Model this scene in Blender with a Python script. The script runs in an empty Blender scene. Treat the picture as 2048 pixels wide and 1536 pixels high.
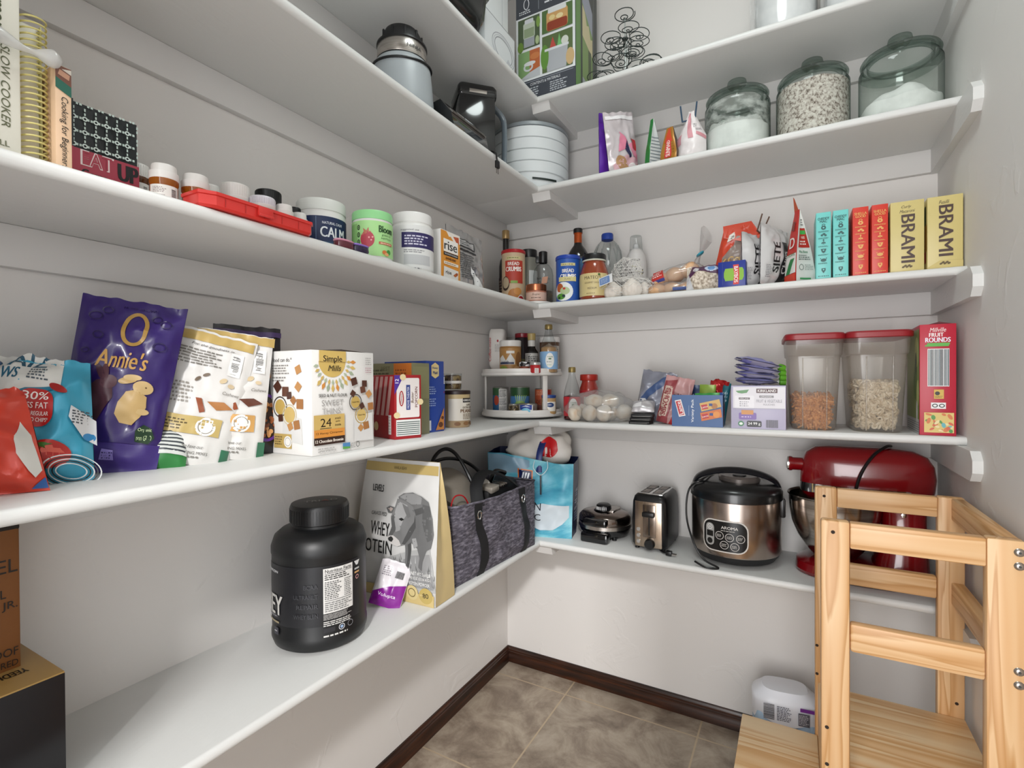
import bpy, bmesh, math, random
from mathutils import Vector, Matrix, noise, Euler
R = math.radians; PI = math.pi
sc = bpy.context.scene
COL = sc.collection
random.seed(4)

# ---------------------------------------------------------------- camera, light, exposure
CAM = Vector((1.137, -1.9743, 1.2646))
cd = bpy.data.cameras.new('camera'); cam = bpy.data.objects.new('camera', cd); COL.objects.link(cam)
cd.sensor_width = 36.0; cd.lens = 1010.88 / 2048 * 36.0; cd.clip_start = 0.02
_a, _p, _r = R(29.2816), R(-0.4749), R(-0.337)
_f = Vector((-math.sin(_a), math.cos(_a), 0)); _rt = Vector((math.cos(_a), math.sin(_a), 0)); _u = Vector((0, 0, 1))
_f, _u = _f*math.cos(_p) + _u*math.sin(_p), _u*math.cos(_p) - _f*math.sin(_p)
_rt, _u = _rt*math.cos(_r) + _u*math.sin(_r), _u*math.cos(_r) - _rt*math.sin(_r)
cam.matrix_world = Matrix(((_rt.x, _u.x, -_f.x, CAM.x), (_rt.y, _u.y, -_f.y, CAM.y), (_rt.z, _u.z, -_f.z, CAM.z), (0, 0, 0, 1)))
sc.camera = cam
sc.view_settings.view_transform = 'Standard'; sc.view_settings.look = 'None'
sc.view_settings.gamma = 1.0; sc.view_settings.use_curve_mapping = False
sc.view_settings.exposure = 0.12
try:
    sc.cycles.use_denoising = True; sc.cycles.max_bounces = 10; sc.cycles.transparent_max_bounces = 24
    sc.cycles.diffuse_bounces = 6; sc.cycles.caustics_reflective = False; sc.cycles.caustics_refractive = False
except Exception: pass
wd = bpy.data.worlds.new('world'); sc.world = wd; wd.use_nodes = True
wd.node_tree.nodes['Background'].inputs[0].default_value = (0.93, 0.96, 1.0, 1)
wd.node_tree.nodes['Background'].inputs[1].default_value = 1.6
def area(name, loc, target, sx, sy, power, color=(1, 1, 1), shape='RECTANGLE'):
    l = bpy.data.lights.new(name, 'AREA'); l.shape = shape; l.size = sx
    if shape in ('RECTANGLE', 'ELLIPSE'): l.size_y = sy
    l.energy = power; l.color = color
    o = bpy.data.objects.new(name, l); COL.objects.link(o); o.location = loc
    o.rotation_euler = (Vector(target) - Vector(loc)).to_track_quat('-Z', 'Y').to_euler()
    return o
# the pantry's own ceiling lamp, the hall lamp outside, and an added fill beyond the doorway
area('ceiling_lamp_light', (0.95, -1.05, 2.93), (0.95, -1.05, 0), 0.5, 0.5, 7.6, (0.90, 0.99, 0.97), 'DISK')
area('hall_light', (2.6, -5.2, 3.7), (0.4, -0.3, 0.6), 0.35, 0.35, 190, (1.0, 0.985, 0.97))
area('doorway_fill', (0.8, -3.3, 1.2), (0.95, 0, 1.2), 1.5, 2.0, 64, (1.0, 0.985, 0.975))  # broad frontal fill panel, added to flatten the shading on the shelves

# ---------------------------------------------------------------- materials
def lin(h):
    h = h.lstrip('#'); o = []
    for i in (0, 2, 4):
        c = int(h[i:i+2], 16)/255
        o.append(c/12.92 if c <= 0.04045 else ((c+0.055)/1.055)**2.4)
    return (o[0], o[1], o[2], 1)
_M = {}
def C(h, rough=0.5, metal=0.0, coat=0.0, spec=None, name=None, trans=0.0, alpha=1.0):
    k = (h, rough, metal, coat, spec, trans, alpha)
    if k in _M: return _M[k]
    m = bpy.data.materials.new(name or 'mat_' + h.lstrip('#')); m.use_nodes = True
    b = m.node_tree.nodes['Principled BSDF']
    b.inputs['Base Color'].default_value = lin(h); b.inputs['Roughness'].default_value = rough
    b.inputs['Metallic'].default_value = metal; b.inputs['Coat Weight'].default_value = coat
    if spec is not None: b.inputs['Specular IOR Level'].default_value = spec
    b.inputs['Transmission Weight'].default_value = trans; b.inputs['Alpha'].default_value = alpha
    _M[k] = m
    return m
def nodes(name):
    m = bpy.data.materials.new(name); m.use_nodes = True
    nt = m.node_tree
    return m, nt, nt.nodes['Principled BSDF']
def N(nt, t, **k):
    n = nt.nodes.new(t)
    for a, v in k.items():
        if a.startswith('i_'): n.inputs[a[2:].replace('_', ' ')].default_value = v
        else: setattr(n, a, v)
    return n
def ramp(nt, fac, stops):
    r = nt.nodes.new('ShaderNodeValToRGB'); e = r.color_ramp.elements
    while len(e) < len(stops): e.new(0.5)
    for el, (p, h) in zip(e, stops): el.position = p; el.color = lin(h)
    nt.links.new(fac, r.inputs[0]); return r.outputs[0]
def coords(nt, scale=(1, 1, 1), loc=(0, 0, 0), out='Object'):
    tc = nt.nodes.new('ShaderNodeTexCoord'); mp = nt.nodes.new('ShaderNodeMapping')
    mp.inputs['Scale'].default_value = scale; mp.inputs['Location'].default_value = loc
    nt.links.new(tc.outputs[out], mp.inputs[0]); return mp.outputs[0]
def noise_mat(name, stops, scale, rough=0.6, detail=6, stretch=(1, 1, 1), bump=0.0, bscale=None, dist=0.0, metal=0.0, nrough=0.55):
    m, nt, b = nodes(name)
    n = N(nt, 'ShaderNodeTexNoise', i_Scale=scale, i_Detail=detail, i_Distortion=dist, i_Roughness=nrough)
    v = coords(nt, stretch); nt.links.new(v, n.inputs['Vector'])
    nt.links.new(ramp(nt, n.outputs[0], stops), b.inputs['Base Color'])
    b.inputs['Roughness'].default_value = rough; b.inputs['Metallic'].default_value = metal
    if bump:
        n2 = N(nt, 'ShaderNodeTexNoise', i_Scale=bscale or scale, i_Detail=3)
        nt.links.new(v, n2.inputs['Vector'])
        bp = N(nt, 'ShaderNodeBump', i_Strength=bump, i_Distance=0.002)
        nt.links.new(n2.outputs[0], bp.inputs['Height']); nt.links.new(bp.outputs[0], b.inputs['Normal'])
    return m
def wall_mat(name, h):
    # painted plaster with a flat, trowelled skip-trowel relief
    m, nt, b = nodes(name)
    b.inputs['Base Color'].default_value = lin(h); b.inputs['Roughness'].default_value = 0.62
    v = coords(nt)
    n1 = N(nt, 'ShaderNodeTexNoise', i_Scale=9.0, i_Detail=4, i_Distortion=1.2)
    n2 = N(nt, 'ShaderNodeTexNoise', i_Scale=30.0, i_Detail=3, i_Distortion=0.6)
    for n in (n1, n2): nt.links.new(v, n.inputs['Vector'])
    r1 = N(nt, 'ShaderNodeMapRange'); r1.inputs[1].default_value = 0.60; r1.inputs[2].default_value = 0.68
    nt.links.new(n1.outputs[0], r1.inputs[0])
    mu = N(nt, 'ShaderNodeMath', operation='MULTIPLY'); nt.links.new(r1.outputs[0], mu.inputs[0]); nt.links.new(n2.outputs[0], mu.inputs[1])
    bp = N(nt, 'ShaderNodeBump', i_Strength=0.3, i_Distance=0.004)
    nt.links.new(mu.outputs[0], bp.inputs['Height']); nt.links.new(bp.outputs[0], b.inputs['Normal'])
    return m
def shelf_mat():
    m, nt, b = nodes('white_shelf_paint')
    b.inputs['Base Color'].default_value = lin('#d3d3d1'); b.inputs['Roughness'].default_value = 0.42
    n = N(nt, 'ShaderNodeTexNoise', i_Scale=60.0, i_Detail=5, i_Distortion=0.8); v = coords(nt, (1, 0.25, 1)); nt.links.new(v, n.inputs['Vector'])
    bp = N(nt, 'ShaderNodeBump', i_Strength=0.22, i_Distance=0.003)
    nt.links.new(n.outputs[0], bp.inputs['Height']); nt.links.new(bp.outputs[0], b.inputs['Normal'])
    return m
def wood_mat(name, c0, c1, c2, sc_=1.0, rough=0.42):
    # long grain runs along the local x axis of each board
    m, nt, b = nodes(name)
    oi = N(nt, 'ShaderNodeObjectInfo')
    tc = N(nt, 'ShaderNodeTexCoord'); mp = N(nt, 'ShaderNodeMapping'); mp.inputs['Scale'].default_value = (0.7*sc_, 15*sc_, 15*sc_)
    ad = N(nt, 'ShaderNodeVectorMath', operation='ADD')
    cm = N(nt, 'ShaderNodeCombineXYZ'); mm = N(nt, 'ShaderNodeMath', operation='MULTIPLY'); mm.inputs[1].default_value = 7.0
    nt.links.new(oi.outputs['Random'], mm.inputs[0])
    for i in range(3): nt.links.new(mm.outputs[0], cm.inputs[i])
    nt.links.new(tc.outputs['Object'], ad.inputs[0]); nt.links.new(cm.outputs[0], ad.inputs[1]); nt.links.new(ad.outputs[0], mp.inputs[0])
    n = N(nt, 'ShaderNodeTexNoise', i_Scale=1.6, i_Detail=2.5, i_Distortion=0.35); nt.links.new(mp.outputs[0], n.inputs['Vector'])
    w = N(nt, 'ShaderNodeMath', operation='MULTIPLY'); w.inputs[1].default_value = 6.0; nt.links.new(n.outputs[0], w.inputs[0])
    fr = N(nt, 'ShaderNodeMath', operation='FRACT'); nt.links.new(w.outputs[0], fr.inputs[0])
    nt.links.new(ramp(nt, fr.outputs[0], [(0, c0), (0.55, c1), (0.86, c2), (1, c0)]), b.inputs['Base Color'])
    b.inputs['Roughness'].default_value = rough
    return m
def thin_mat(name, tint, base=0.06, gloss=0.08, edge=None, milky=None, mf=0.0):
    # thin clear wall: straight-through with a fresnel gloss, tinted more where the wall is seen edge-on
    m = bpy.data.materials.new(name); m.use_nodes = True; nt = m.node_tree
    nt.nodes.clear(); out = nt.nodes.new('ShaderNodeOutputMaterial')
    tr = N(nt, 'ShaderNodeBsdfTransparent'); gl = N(nt, 'ShaderNodeBsdfGlossy', i_Roughness=gloss)
    lw = N(nt, 'ShaderNodeLayerWeight', i_Blend=0.5)
    mx = N(nt, 'ShaderNodeMix', data_type='RGBA'); mx.inputs[6].default_value = lin(tint); mx.inputs[7].default_value = lin(edge or tint)
    pw = N(nt, 'ShaderNodeMath', operation='POWER'); pw.inputs[1].default_value = 3.5
    nt.links.new(lw.outputs['Facing'], pw.inputs[0]); nt.links.new(pw.outputs[0], mx.inputs[0]); nt.links.new(mx.outputs[2], tr.inputs[0])
    p2 = N(nt, 'ShaderNodeMath', operation='POWER'); p2.inputs[1].default_value = 4.0; nt.links.new(lw.outputs['Facing'], p2.inputs[0])
    ad = N(nt, 'ShaderNodeMath', operation='MULTIPLY_ADD', use_clamp=True); ad.inputs[1].default_value = 0.5; ad.inputs[2].default_value = base
    nt.links.new(p2.outputs[0], ad.inputs[0])
    ms = nt.nodes.new('ShaderNodeMixShader'); nt.links.new(ad.outputs[0], ms.inputs[0]); nt.links.new(gl.outputs[0], ms.inputs[2])
    if milky:
        df = N(nt, 'ShaderNodeBsdfDiffuse'); df.inputs[0].default_value = lin(milky)
        tl = N(nt, 'ShaderNodeBsdfTranslucent'); tl.inputs[0].default_value = lin(milky)
        dt = nt.nodes.new('ShaderNodeMixShader'); dt.inputs[0].default_value = 0.4; nt.links.new(df.outputs[0], dt.inputs[1]); nt.links.new(tl.outputs[0], dt.inputs[2])
        m2 = nt.nodes.new('ShaderNodeMixShader'); m2.inputs[0].default_value = mf
        nt.links.new(tr.outputs[0], m2.inputs[1]); nt.links.new(dt.outputs[0], m2.inputs[2]); nt.links.new(m2.outputs[0], ms.inputs[1])
    else: nt.links.new(tr.outputs[0], ms.inputs[1])
    nt.links.new(ms.outputs[0], out.inputs[0])
    return m

WALL = wall_mat('wall_plaster', '#dcd9d6'); WALLR = wall_mat('wall_plaster_textured', '#dcdad7')
SHELF = shelf_mat(); TRIMW = C('#d3d1cf', 0.45, name='cleat_paint')
GLASS = thin_mat('jar_glass', '#f6faf8', 0.03, 0.03, '#5f7f76')
CLEAR = thin_mat('clear_plastic', '#f4f6f6', 0.05, 0.08, '#b9c0c0')
FILM = thin_mat('plastic_film', '#f7f7f7', 0.07, 0.14, '#e2e2e2', '#f4f4f4', 0.2)
CLOUDY = thin_mat('cloudy_plastic', '#f6f4f0', 0.04, 0.2, '#d8d3cc', '#e9e5e0', 0.17)
WRAPF = thin_mat('white_wrap', '#f4f4f4', 0.06, 0.2, '#e2e2e2', '#f0f0f0', 0.55)
GLASSRIM = thin_mat('jar_glass_rim', '#dbe3df', 0.10, 0.03, '#6f867e')
STEEL = noise_mat('brushed_steel', [(0.3, '#a9a29c'), (0.7, '#cbc5bf')], 6, 0.26, 4, (1, 1, 60), metal=1.0)
CHROME = C('#d9d9d9', 0.08, 1.0, name='chrome')
BLK = C('#0d0d0f', 0.35, name='black_plastic'); BLKG = C('#08080a', 0.12, coat=0.5, name='gloss_black'); BLKM = C('#151517', 0.6, name='matt_black')
PINE = wood_mat('pine', '#dcb78a', '#d4a878', '#bf8e58'); PINE2 = wood_mat('pine_board', '#ead0a8', '#e2bd8e', '#d2a26c', 0.55)

# ---------------------------------------------------------------- geometry helpers
class MB:
    """collects geometry; build() links it as ONE mesh object"""
    def __init__(s): s.v = []; s.f = []; s.m = []; s.mats = []
    def mi(s, m):
        if m not in s.mats: s.mats.append(m)
        return s.mats.index(m)
    def add(s, vs, fs, m, M=None):
        o = len(s.v)
        s.v += [tuple(M @ Vector(v)) for v in vs] if M is not None else [tuple(v) for v in vs]
        i = s.mi(m)
        for f in fs: s.f.append([o+k for k in f]); s.m.append(i)
        return s
    def bm(s, bm, m, M=None):
        bm.verts.index_update()
        s.add([v.co.copy() for v in bm.verts], [[v.index for v in f.verts] for f in bm.faces], m, M); bm.free(); return s
    def box(s, x0, x1, y0, y1, z0, z1, m, bev=0.0, seg=2, M=None):
        bm = bmesh.new(); bmesh.ops.create_cube(bm, size=1)
        for v in bm.verts: v.co = Vector(((x0+x1)/2+v.co.x*(x1-x0), (y0+y1)/2+v.co.y*(y1-y0), (z0+z1)/2+v.co.z*(z1-z0)))
        if bev: bmesh.ops.bevel(bm, geom=bm.edges[:], offset=bev, segments=seg, affect='EDGES', profile=0.5)
        return s.bm(bm, m, M)
    def lathe(s, prof, m, n=36, c=(0, 0), M=None, sx=1.0, sy=1.0):
        vs = []; fs = []; ring = []
        for r, z in prof:
            if r < 1e-6: ring.append([len(vs)]); vs.append((c[0], c[1], z))
            else:
                ring.append(list(range(len(vs), len(vs)+n)))
                vs += [(c[0]+sx*r*math.cos(2*PI*k/n), c[1]+sy*r*math.sin(2*PI*k/n), z) for k in range(n)]
        for a, b in zip(ring, ring[1:]):
            for k in range(n):
                k2 = (k+1) % n
                if len(a) == 1 and len(b) == 1: continue
                if len(a) == 1: fs.append([a[0], b[k2], b[k]])
                elif len(b) == 1: fs.append([a[k], a[k2], b[0]])
                else: fs.append([a[k], a[k2], b[k2], b[k]])
        return s.add(vs, fs, m, M)
    def tube(s, pts, r, m, n=8, closed=False, M=None, flat=None):
        P = [Vector(p) for p in pts]; L = len(P); vs = []; fs = []
        up = None
        for i in range(L):
            a = P[i-1] if (i or closed) else P[0]; b = P[(i+1) % L] if (i < L-1 or closed) else P[-1]
            t = (b-a).normalized() if (b-a).length > 1e-9 else Vector((0, 0, 1))
            if up is None: up = Vector((0, 0, 1)) if abs(t.z) < 0.9 else Vector((1, 0, 0))
            up = (up - t*up.dot(t)); up = up.normalized() if up.length > 1e-6 else t.orthogonal().normalized()
            w = t.cross(up); rr = r[i] if isinstance(r, (list, tuple)) else r
            ra, rb = (rr, rr) if flat is None else (rr, rr*flat)
            vs += [P[i] + up*ra*math.cos(2*PI*k/n) + w*rb*math.sin(2*PI*k/n) for k in range(n)]
        for i in range(L if closed else L-1):
            a = i*n; b = ((i+1) % L)*n
            for k in range(n): fs.append([a+k, a+(k+1) % n, b+(k+1) % n, b+k])
        if not closed: fs += [list(range(n))[::-1], [(L-1)*n+k for k in range(n)]]
        return s.add(vs, fs, m, M)
    def loft(s, secs, m, caps=True, M=None):
        n = len(secs[0]); vs = [p for q in secs for p in q]; fs = []
        for i in range(len(secs)-1):
            for k in range(n): fs.append([i*n+k, i*n+(k+1) % n, (i+1)*n+(k+1) % n, (i+1)*n+k])
        if caps: fs += [list(range(n))[::-1], [(len(secs)-1)*n+k for k in range(n)]]
        return s.add(vs, fs, m, M)
    def prism(s, poly, t0, t1, m, axis='y', M=None):
        def P(a, b, t): return {'y': (a, t, b), 'x': (t, a, b), 'z': (a, b, t)}[axis]
        n = len(poly); vs = [P(a, b, t0) for a, b in poly] + [P(a, b, t1) for a, b in poly]
        fs = [list(range(n)), [n+k for k in range(n)][::-1]] + [[k, n+k, n+(k+1) % n, (k+1) % n] for k in range(n)]
        return s.add(vs, fs, m, M)
    def grid(s, fn, nu, nv, m, M=None):
        vs = [fn(i/nu, j/nv) for j in range(nv+1) for i in range(nu+1)]
        fs = [[j*(nu+1)+i, j*(nu+1)+i+1, (j+1)*(nu+1)+i+1, (j+1)*(nu+1)+i] for j in range(nv) for i in range(nu)]
        return s.add(vs, fs, m, M)
    def blob(s, c, r, m, nz=0.0, k=12.0, seed=0, sub=3, M=None, fn=None):
        bm = bmesh.new(); bmesh.ops.create_icosphere(bm, subdivisions=sub, radius=1)
        for v in bm.verts:
            d = 1 + nz*noise.noise(v.co*k*0.2 + Vector((seed, seed*1.7, 0)))
            p = Vector((v.co.x*r[0]*d, v.co.y*r[1]*d, v.co.z*r[2]*d)) + Vector(c)
            v.co = fn(p) if fn else p
        return s.bm(bm, m, M)
    def build(s, name, parent=None, loc=(0, 0, 0), rz=0.0, rot=None, sharp=38):
        me = bpy.data.meshes.new(name); me.from_pydata(s.v, [], s.f)
        for m in s.mats: me.materials.append(m)
        me.polygons.foreach_set('material_index', s.m)
        bm = bmesh.new(); bm.from_mesh(me); bmesh.ops.recalc_face_normals(bm, faces=bm.faces[:]); bm.to_mesh(me); bm.free()
        me.polygons.foreach_set('use_smooth', [True]*len(me.polygons)); me.set_sharp_from_angle(angle=R(sharp))
        me.update()
        o = bpy.data.objects.new(name, me); COL.objects.link(o)
        o.location = loc; o.rotation_euler = rot if rot else (0, 0, rz)
        if parent: o.parent = parent
        return o
def tag(o, label, cat, group=None, kind=None):
    if label: o['label'] = label
    if cat: o['category'] = cat
    if group: o['group'] = group
    if kind: o['kind'] = kind
    return o
def empty(name, loc=(0, 0, 0), rz=0.0, rot=None):
    o = bpy.data.objects.new(name, None); COL.objects.link(o); o.empty_display_size = 0.05
    o.location = loc; o.rotation_euler = rot if rot else (0, 0, rz); return o
def struct(mb, name, **k): return tag(mb.build(name, **k), None, None, kind='structure')
def dup(o, loc, rz, label, parent=None):
    c = o.copy(); COL.objects.link(c)
    if parent: c.parent = parent
    else: c.location = loc; c.rotation_euler = (0, 0, rz); c['label'] = label
    for ch in list(o.children): dup(ch, None, None, None, c)
    return c
def facing(x, y): return math.atan2(CAM.x-x, -(CAM.y-y))      # turn a local -y front towards the aisle doorway
LEFT = PI/2                                                    # local -y front faces +x: things on the left wall

# ---------------------------------------------------------------- printed art: flat shapes and lettering laid on a surface
_T = {}
def text2d(txt, bold=0.0, shear=0.0):
    k = (txt, bold, shear)
    if k not in _T:
        cu = bpy.data.curves.new('lettering', 'FONT'); cu.body = txt; cu.size = 1.0; cu.resolution_u = 3
        cu.offset = min(bold*0.45, 0.015); cu.shear = shear
        ob = bpy.data.objects.new('lettering', cu)
        me = ob.to_mesh()
        v = [(p.co.x, p.co.y) for p in me.vertices]; f = [list(p.vertices) for p in me.polygons]
        ob.to_mesh_clear(); bpy.data.objects.remove(ob); bpy.data.curves.remove(cu)
        x0 = min(p[0] for p in v); x1 = max(p[0] for p in v); y0 = min(p[1] for p in v); y1 = max(p[1] for p in v)
        h = y1-y0 or 1
        _T[k] = ([((x-(x0+x1)/2)/h, (y-(y0+y1)/2)/h) for x, y in v], f, (x1-x0)/h)
    return _T[k]
def slab(vs, fs, cut):
    """cut flat faces along a grid so that they can follow a curved surface"""
    bm = bmesh.new(); bv = [bm.verts.new((x, y, 0)) for x, y in vs]
    for f in fs:
        try: bm.faces.new([bv[k] for k in f])
        except ValueError: pass
    for ax, st in ((0, cut[0]), (1, cut[1])):
        if not st: continue
        lo = min(p[ax] for p in vs); hi = max(p[ax] for p in vs); k = math.ceil(lo/st+1e-6)
        while k*st < hi-1e-6:
            co = [0, 0, 0]; co[ax] = k*st; no = [0, 0, 0]; no[ax] = 1
            bmesh.ops.bisect_plane(bm, geom=bm.verts[:]+bm.edges[:]+bm.faces[:], dist=1e-7, plane_co=co, plane_no=no); k += 1
    bm.verts.index_update()
    r = [(v.co.x, v.co.y) for v in bm.verts], [[v.index for v in f.verts] for f in bm.faces]
    bm.free(); return r
def ell(cx, cy, rx, ry, n=24, rot=0.0):
    c, s_ = math.cos(rot), math.sin(rot); o = []
    for k in range(n):
        a = 2*PI*k/n; x = rx*math.cos(a); y = ry*math.sin(a); o.append((cx+x*c-y*s_, cy+x*s_+y*c))
    return o
def art(mb, items, mp, cut=(0, 0), rough=0.45, lift=0.0004, step=0.00006, metal=0.0):
    """items, lowest layer first: ('r',x0,y0,x1,y1,col) ('e',cx,cy,rx,ry,col[,rot]) ('p',points,col) ('t',text,x,y,height,col,{w,rot,b,sh,al})
    ('l',x0,y0,x1,y1,rows,col) small print ('bc',x0,y0,x1,y1,col[,1=lying]) bar code ('o',cx,cy,rx,ry,width,col) ring"""
    rnd = random.Random(len(items)*7+3)
    for it in items:
        k = it[0]; polys = []
        lift += step
        if k == 'r': _, x0, y0, x1, y1, col = it; polys = [[(x0, y0), (x1, y0), (x1, y1), (x0, y1)]]
        elif k == 'e': col = it[5]; polys = [ell(*it[1:5], rot=it[6] if len(it) > 6 else 0)]
        elif k == 'p': col = it[2]; polys = [it[1]]
        elif k == 'o':
            _, cx, cy, rx, ry, w, col = it; a = ell(cx, cy, rx, ry, 32); b = ell(cx, cy, rx-w, ry-w, 32)
            polys = [[a[i], a[(i+1) % 32], b[(i+1) % 32], b[i]] for i in range(32)]
        elif k == 'l':
            _, x0, y0, x1, y1, n, col = it; h = (y1-y0)/n
            for i in range(n):
                x = x0; y = y1-(i+0.78)*h; e = x0+(x1-x0)*rnd.uniform(0.72, 1)
                while x < e:
                    w = min((x1-x0)*rnd.uniform(0.06, 0.2), e-x); polys.append([(x, y), (x+w, y), (x+w, y+h*0.5), (x, y+h*0.5)]); x += w+h*0.35
        elif k == 'bc':
            col = it[5]; x0, y0, x1, y1 = it[1:5]; lie = len(it) > 6
            a, b = (y0, y1) if lie else (x0, x1); p = a
            while p < b:
                w = (b-a)*rnd.choice((0.012, 0.02, 0.035)); q = min(p+w, b)
                polys.append([(x0, p), (x1, p), (x1, q), (x0, q)] if lie else [(p, y0), (q, y0), (q, y1), (p, y1)]); p = q+(b-a)*rnd.choice((0.015, 0.025))
        if k == 't':
            _, txt, cx, cy, h, col = it[:6]; o = it[6] if len(it) > 6 else {}
            v, f, asp = text2d(txt, 0.0, o.get('sh', 0.0)); bo = o.get('b', 0.0); w = o.get('w', h*asp); al = o.get('al', 'c'); rt = R(o.get('rot', 0))
            sx = w/asp; dx = {'c': 0, 'l': w/2, 'r': -w/2}[al]; c, s_ = math.cos(rt), math.sin(rt)
            colm = col if not isinstance(col, str) else C(col, rough, metal)
            for q in ((0,) if bo <= 0 else (-1, 0, 1)):       # heavier strokes: the letters repeated a hair apart
                e = q*bo*0.55*h; lf = lift+0.00012*(q+1)
                vs = [(cx+(x*sx*0.97+dx+e)*c-y*h*s_, cy+(x*sx*0.97+dx+e)*s_+y*h*c) for x, y in v]; fs = f
                if cut[0] or cut[1]: vs, fs = slab(vs, fs, cut)
                mb.add([mp(x, y, lf) for x, y in vs], fs, colm)
            if bo > 0: lift += 0.0003
            continue
        else:
            vs = []; fs = []
            for p in polys: fs.append(list(range(len(vs), len(vs)+len(p)))); vs += p
        if not fs: continue
        if cut[0] or cut[1]: vs, fs = slab(vs, fs, cut)
        mb.add([mp(x, y, lift) for x, y in vs], fs, col if not isinstance(col, str) else C(col, rough, metal))
    return mb
def on_front(y, x0=0.0, z0=0.0): return lambda u, v, l: (x0+u, y-l, z0+v)          # a face looking along local -y
def on_left(x, z0=0.0): return lambda u, v, l: (x-l, -u, z0+v)                      # a face looking along local -x, u runs towards -y
def on_right(x, z0=0.0): return lambda u, v, l: (x+l, u, z0+v)
def on_top(z): return lambda u, v, l: (u, v, z+l)
def on_cyl(r, z0=0.0, c=(0, 0), taper=None):
    def f(u, v, l):
        rr = (taper(v) if taper else r)+l; a = u/r
        return (c[0]+rr*math.sin(a), c[1]-rr*math.cos(a), z0+v)
    return f
def bag(mb, w, h, d, front, back, kind='pouch', seed=1, wr=0.004, n=30, wf=None, warp=None, kf=28.0, edge=None):
    """a filled bag: returns the mapping of its front face. kind: pouch (flat sealed top, deep base) or pillow (both ends sealed)"""
    sd = Vector((seed*3.1, seed*1.3, seed*7.7)); wf = wf or (lambda t: 1.0)
    def prof(t):
        if kind == 'pouch': return max(0.0, (1-t**1.7))*min(1.0, 0.75+t*3)
        return max(0.0, math.sin(PI*min(max((t-0.05)/0.9, 0), 1)))**0.6
    def S(u, v, l=0.0, side=-1):
        t = min(max(v/h, 0), 1); s_ = max(-1.0, min(1.0, 2*u/w)); x = u*wf(t)
        b = (1-abs(s_)**2.6)
        y = d/2*prof(t)*b
        q = Vector((u*kf, t*h*kf, side*3.0))+sd
        rg = 1-2*abs(noise.noise(q)); rg2 = noise.noise(q*2.3)
        fall = min(1.0, (1-abs(s_))*5+0.15)*min(1.0, t*8+0.2)
        y += wr*(rg+0.5*rg2)*fall
        z = t*h + wr*0.4*noise.noise(q*0.7+Vector((9, 0, 0)))*(1 if t > 0.02 else 0)
        if t > 0.97 or t < 0.001: z += wr*0.7*noise.noise(Vector((u*60, seed, 0)))*(1 if t > 0.5 else 0)
        p = Vector((x, side*(y+0.0006+l), z))
        return warp(p) if warp else p
    for side, m in ((-1, front), (1, back)):
        mb.grid(lambda a, b_, side=side: S((a-0.5)*w, b_*h, 0.0, side), n, n, m)
    k = 16                                                     # close the base and the edges
    base = [S((i/k-0.5)*w, 0, 0, -1) for i in range(k+1)]; bb = [S((i/k-0.5)*w, 0, 0, 1) for i in range(k+1)]
    mb.add(base+bb, [[i, i+1, k+1+i+1, k+1+i] for i in range(k)], edge or front)
    return lambda u, v, l: S(u, v, l+0.0013, -1)

def gbag(mb, w, h, d, front, side, back, prof=None, wf=None, seed=1, wr=0.003, bulge=0.0, crease=0.0, kf=14.0, n=24, warp=None, bottom=True, top=None):
    """a bag with gusseted sides; top(u) lowers the rim of an open bag; returns the mapping of its front and right side"""
    prof = prof or (lambda t: 1.0); wf = wf or (lambda t: 1.0); sd = Vector((seed*2.3, seed*5.1, seed*0.7))
    def rg(p): q = p*kf+sd; return (1-2*abs(noise.noise(q))+0.4*noise.noise(q*2.6))
    def fin(p): return warp(p) if warp else p
    def F(u, v, l=0.0, sg=-1):
        t = v/h; s_ = 2*u/w; e = (1-abs(s_)**3)
        y = d/2*prof(t)+bulge*e*math.sin(PI*min(1, t))+wr*rg(Vector((u, sg*0.5, v)))*min(1.0, (1-abs(s_))*6)*min(1, t*10)
        z = v-(top(u)*t if top else 0)
        return fin(Vector((u*wf(t), sg*(y+l+0.0004), z)))
    def Sd(u, v, l=0.0, sg=1):
        t = v/h; k = 2*u/d
        x = w/2*wf(t)-crease*(1-abs(k))*(0.3+0.7*t)+0.6*wr*rg(Vector((sg*0.7, u, v)))*(1-abs(k))
        z = v-(top(sg*w/2)*t if top else 0)
        return fin(Vector((sg*(x+l), u*prof(t), z)))
    mb.grid(lambda a, b: F((a-0.5)*w, b*h), n, n, front); mb.grid(lambda a, b: F((a-0.5)*w, b*h, 0, 1), n, n, back)
    for sg in (-1, 1): mb.grid(lambda a, b, sg=sg: Sd((a-0.5)*d, b*h, 0, sg), 10, n, side)
    if bottom:
        p = [F((i/12-0.5)*w, 0) for i in range(13)]; q = [F((i/12-0.5)*w, 0, 0, 1) for i in range(13)]
        mb.add(p+q, [[i, i+1, 13+i+1, 13+i] for i in range(12)], side)
    return F, Sd
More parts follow.
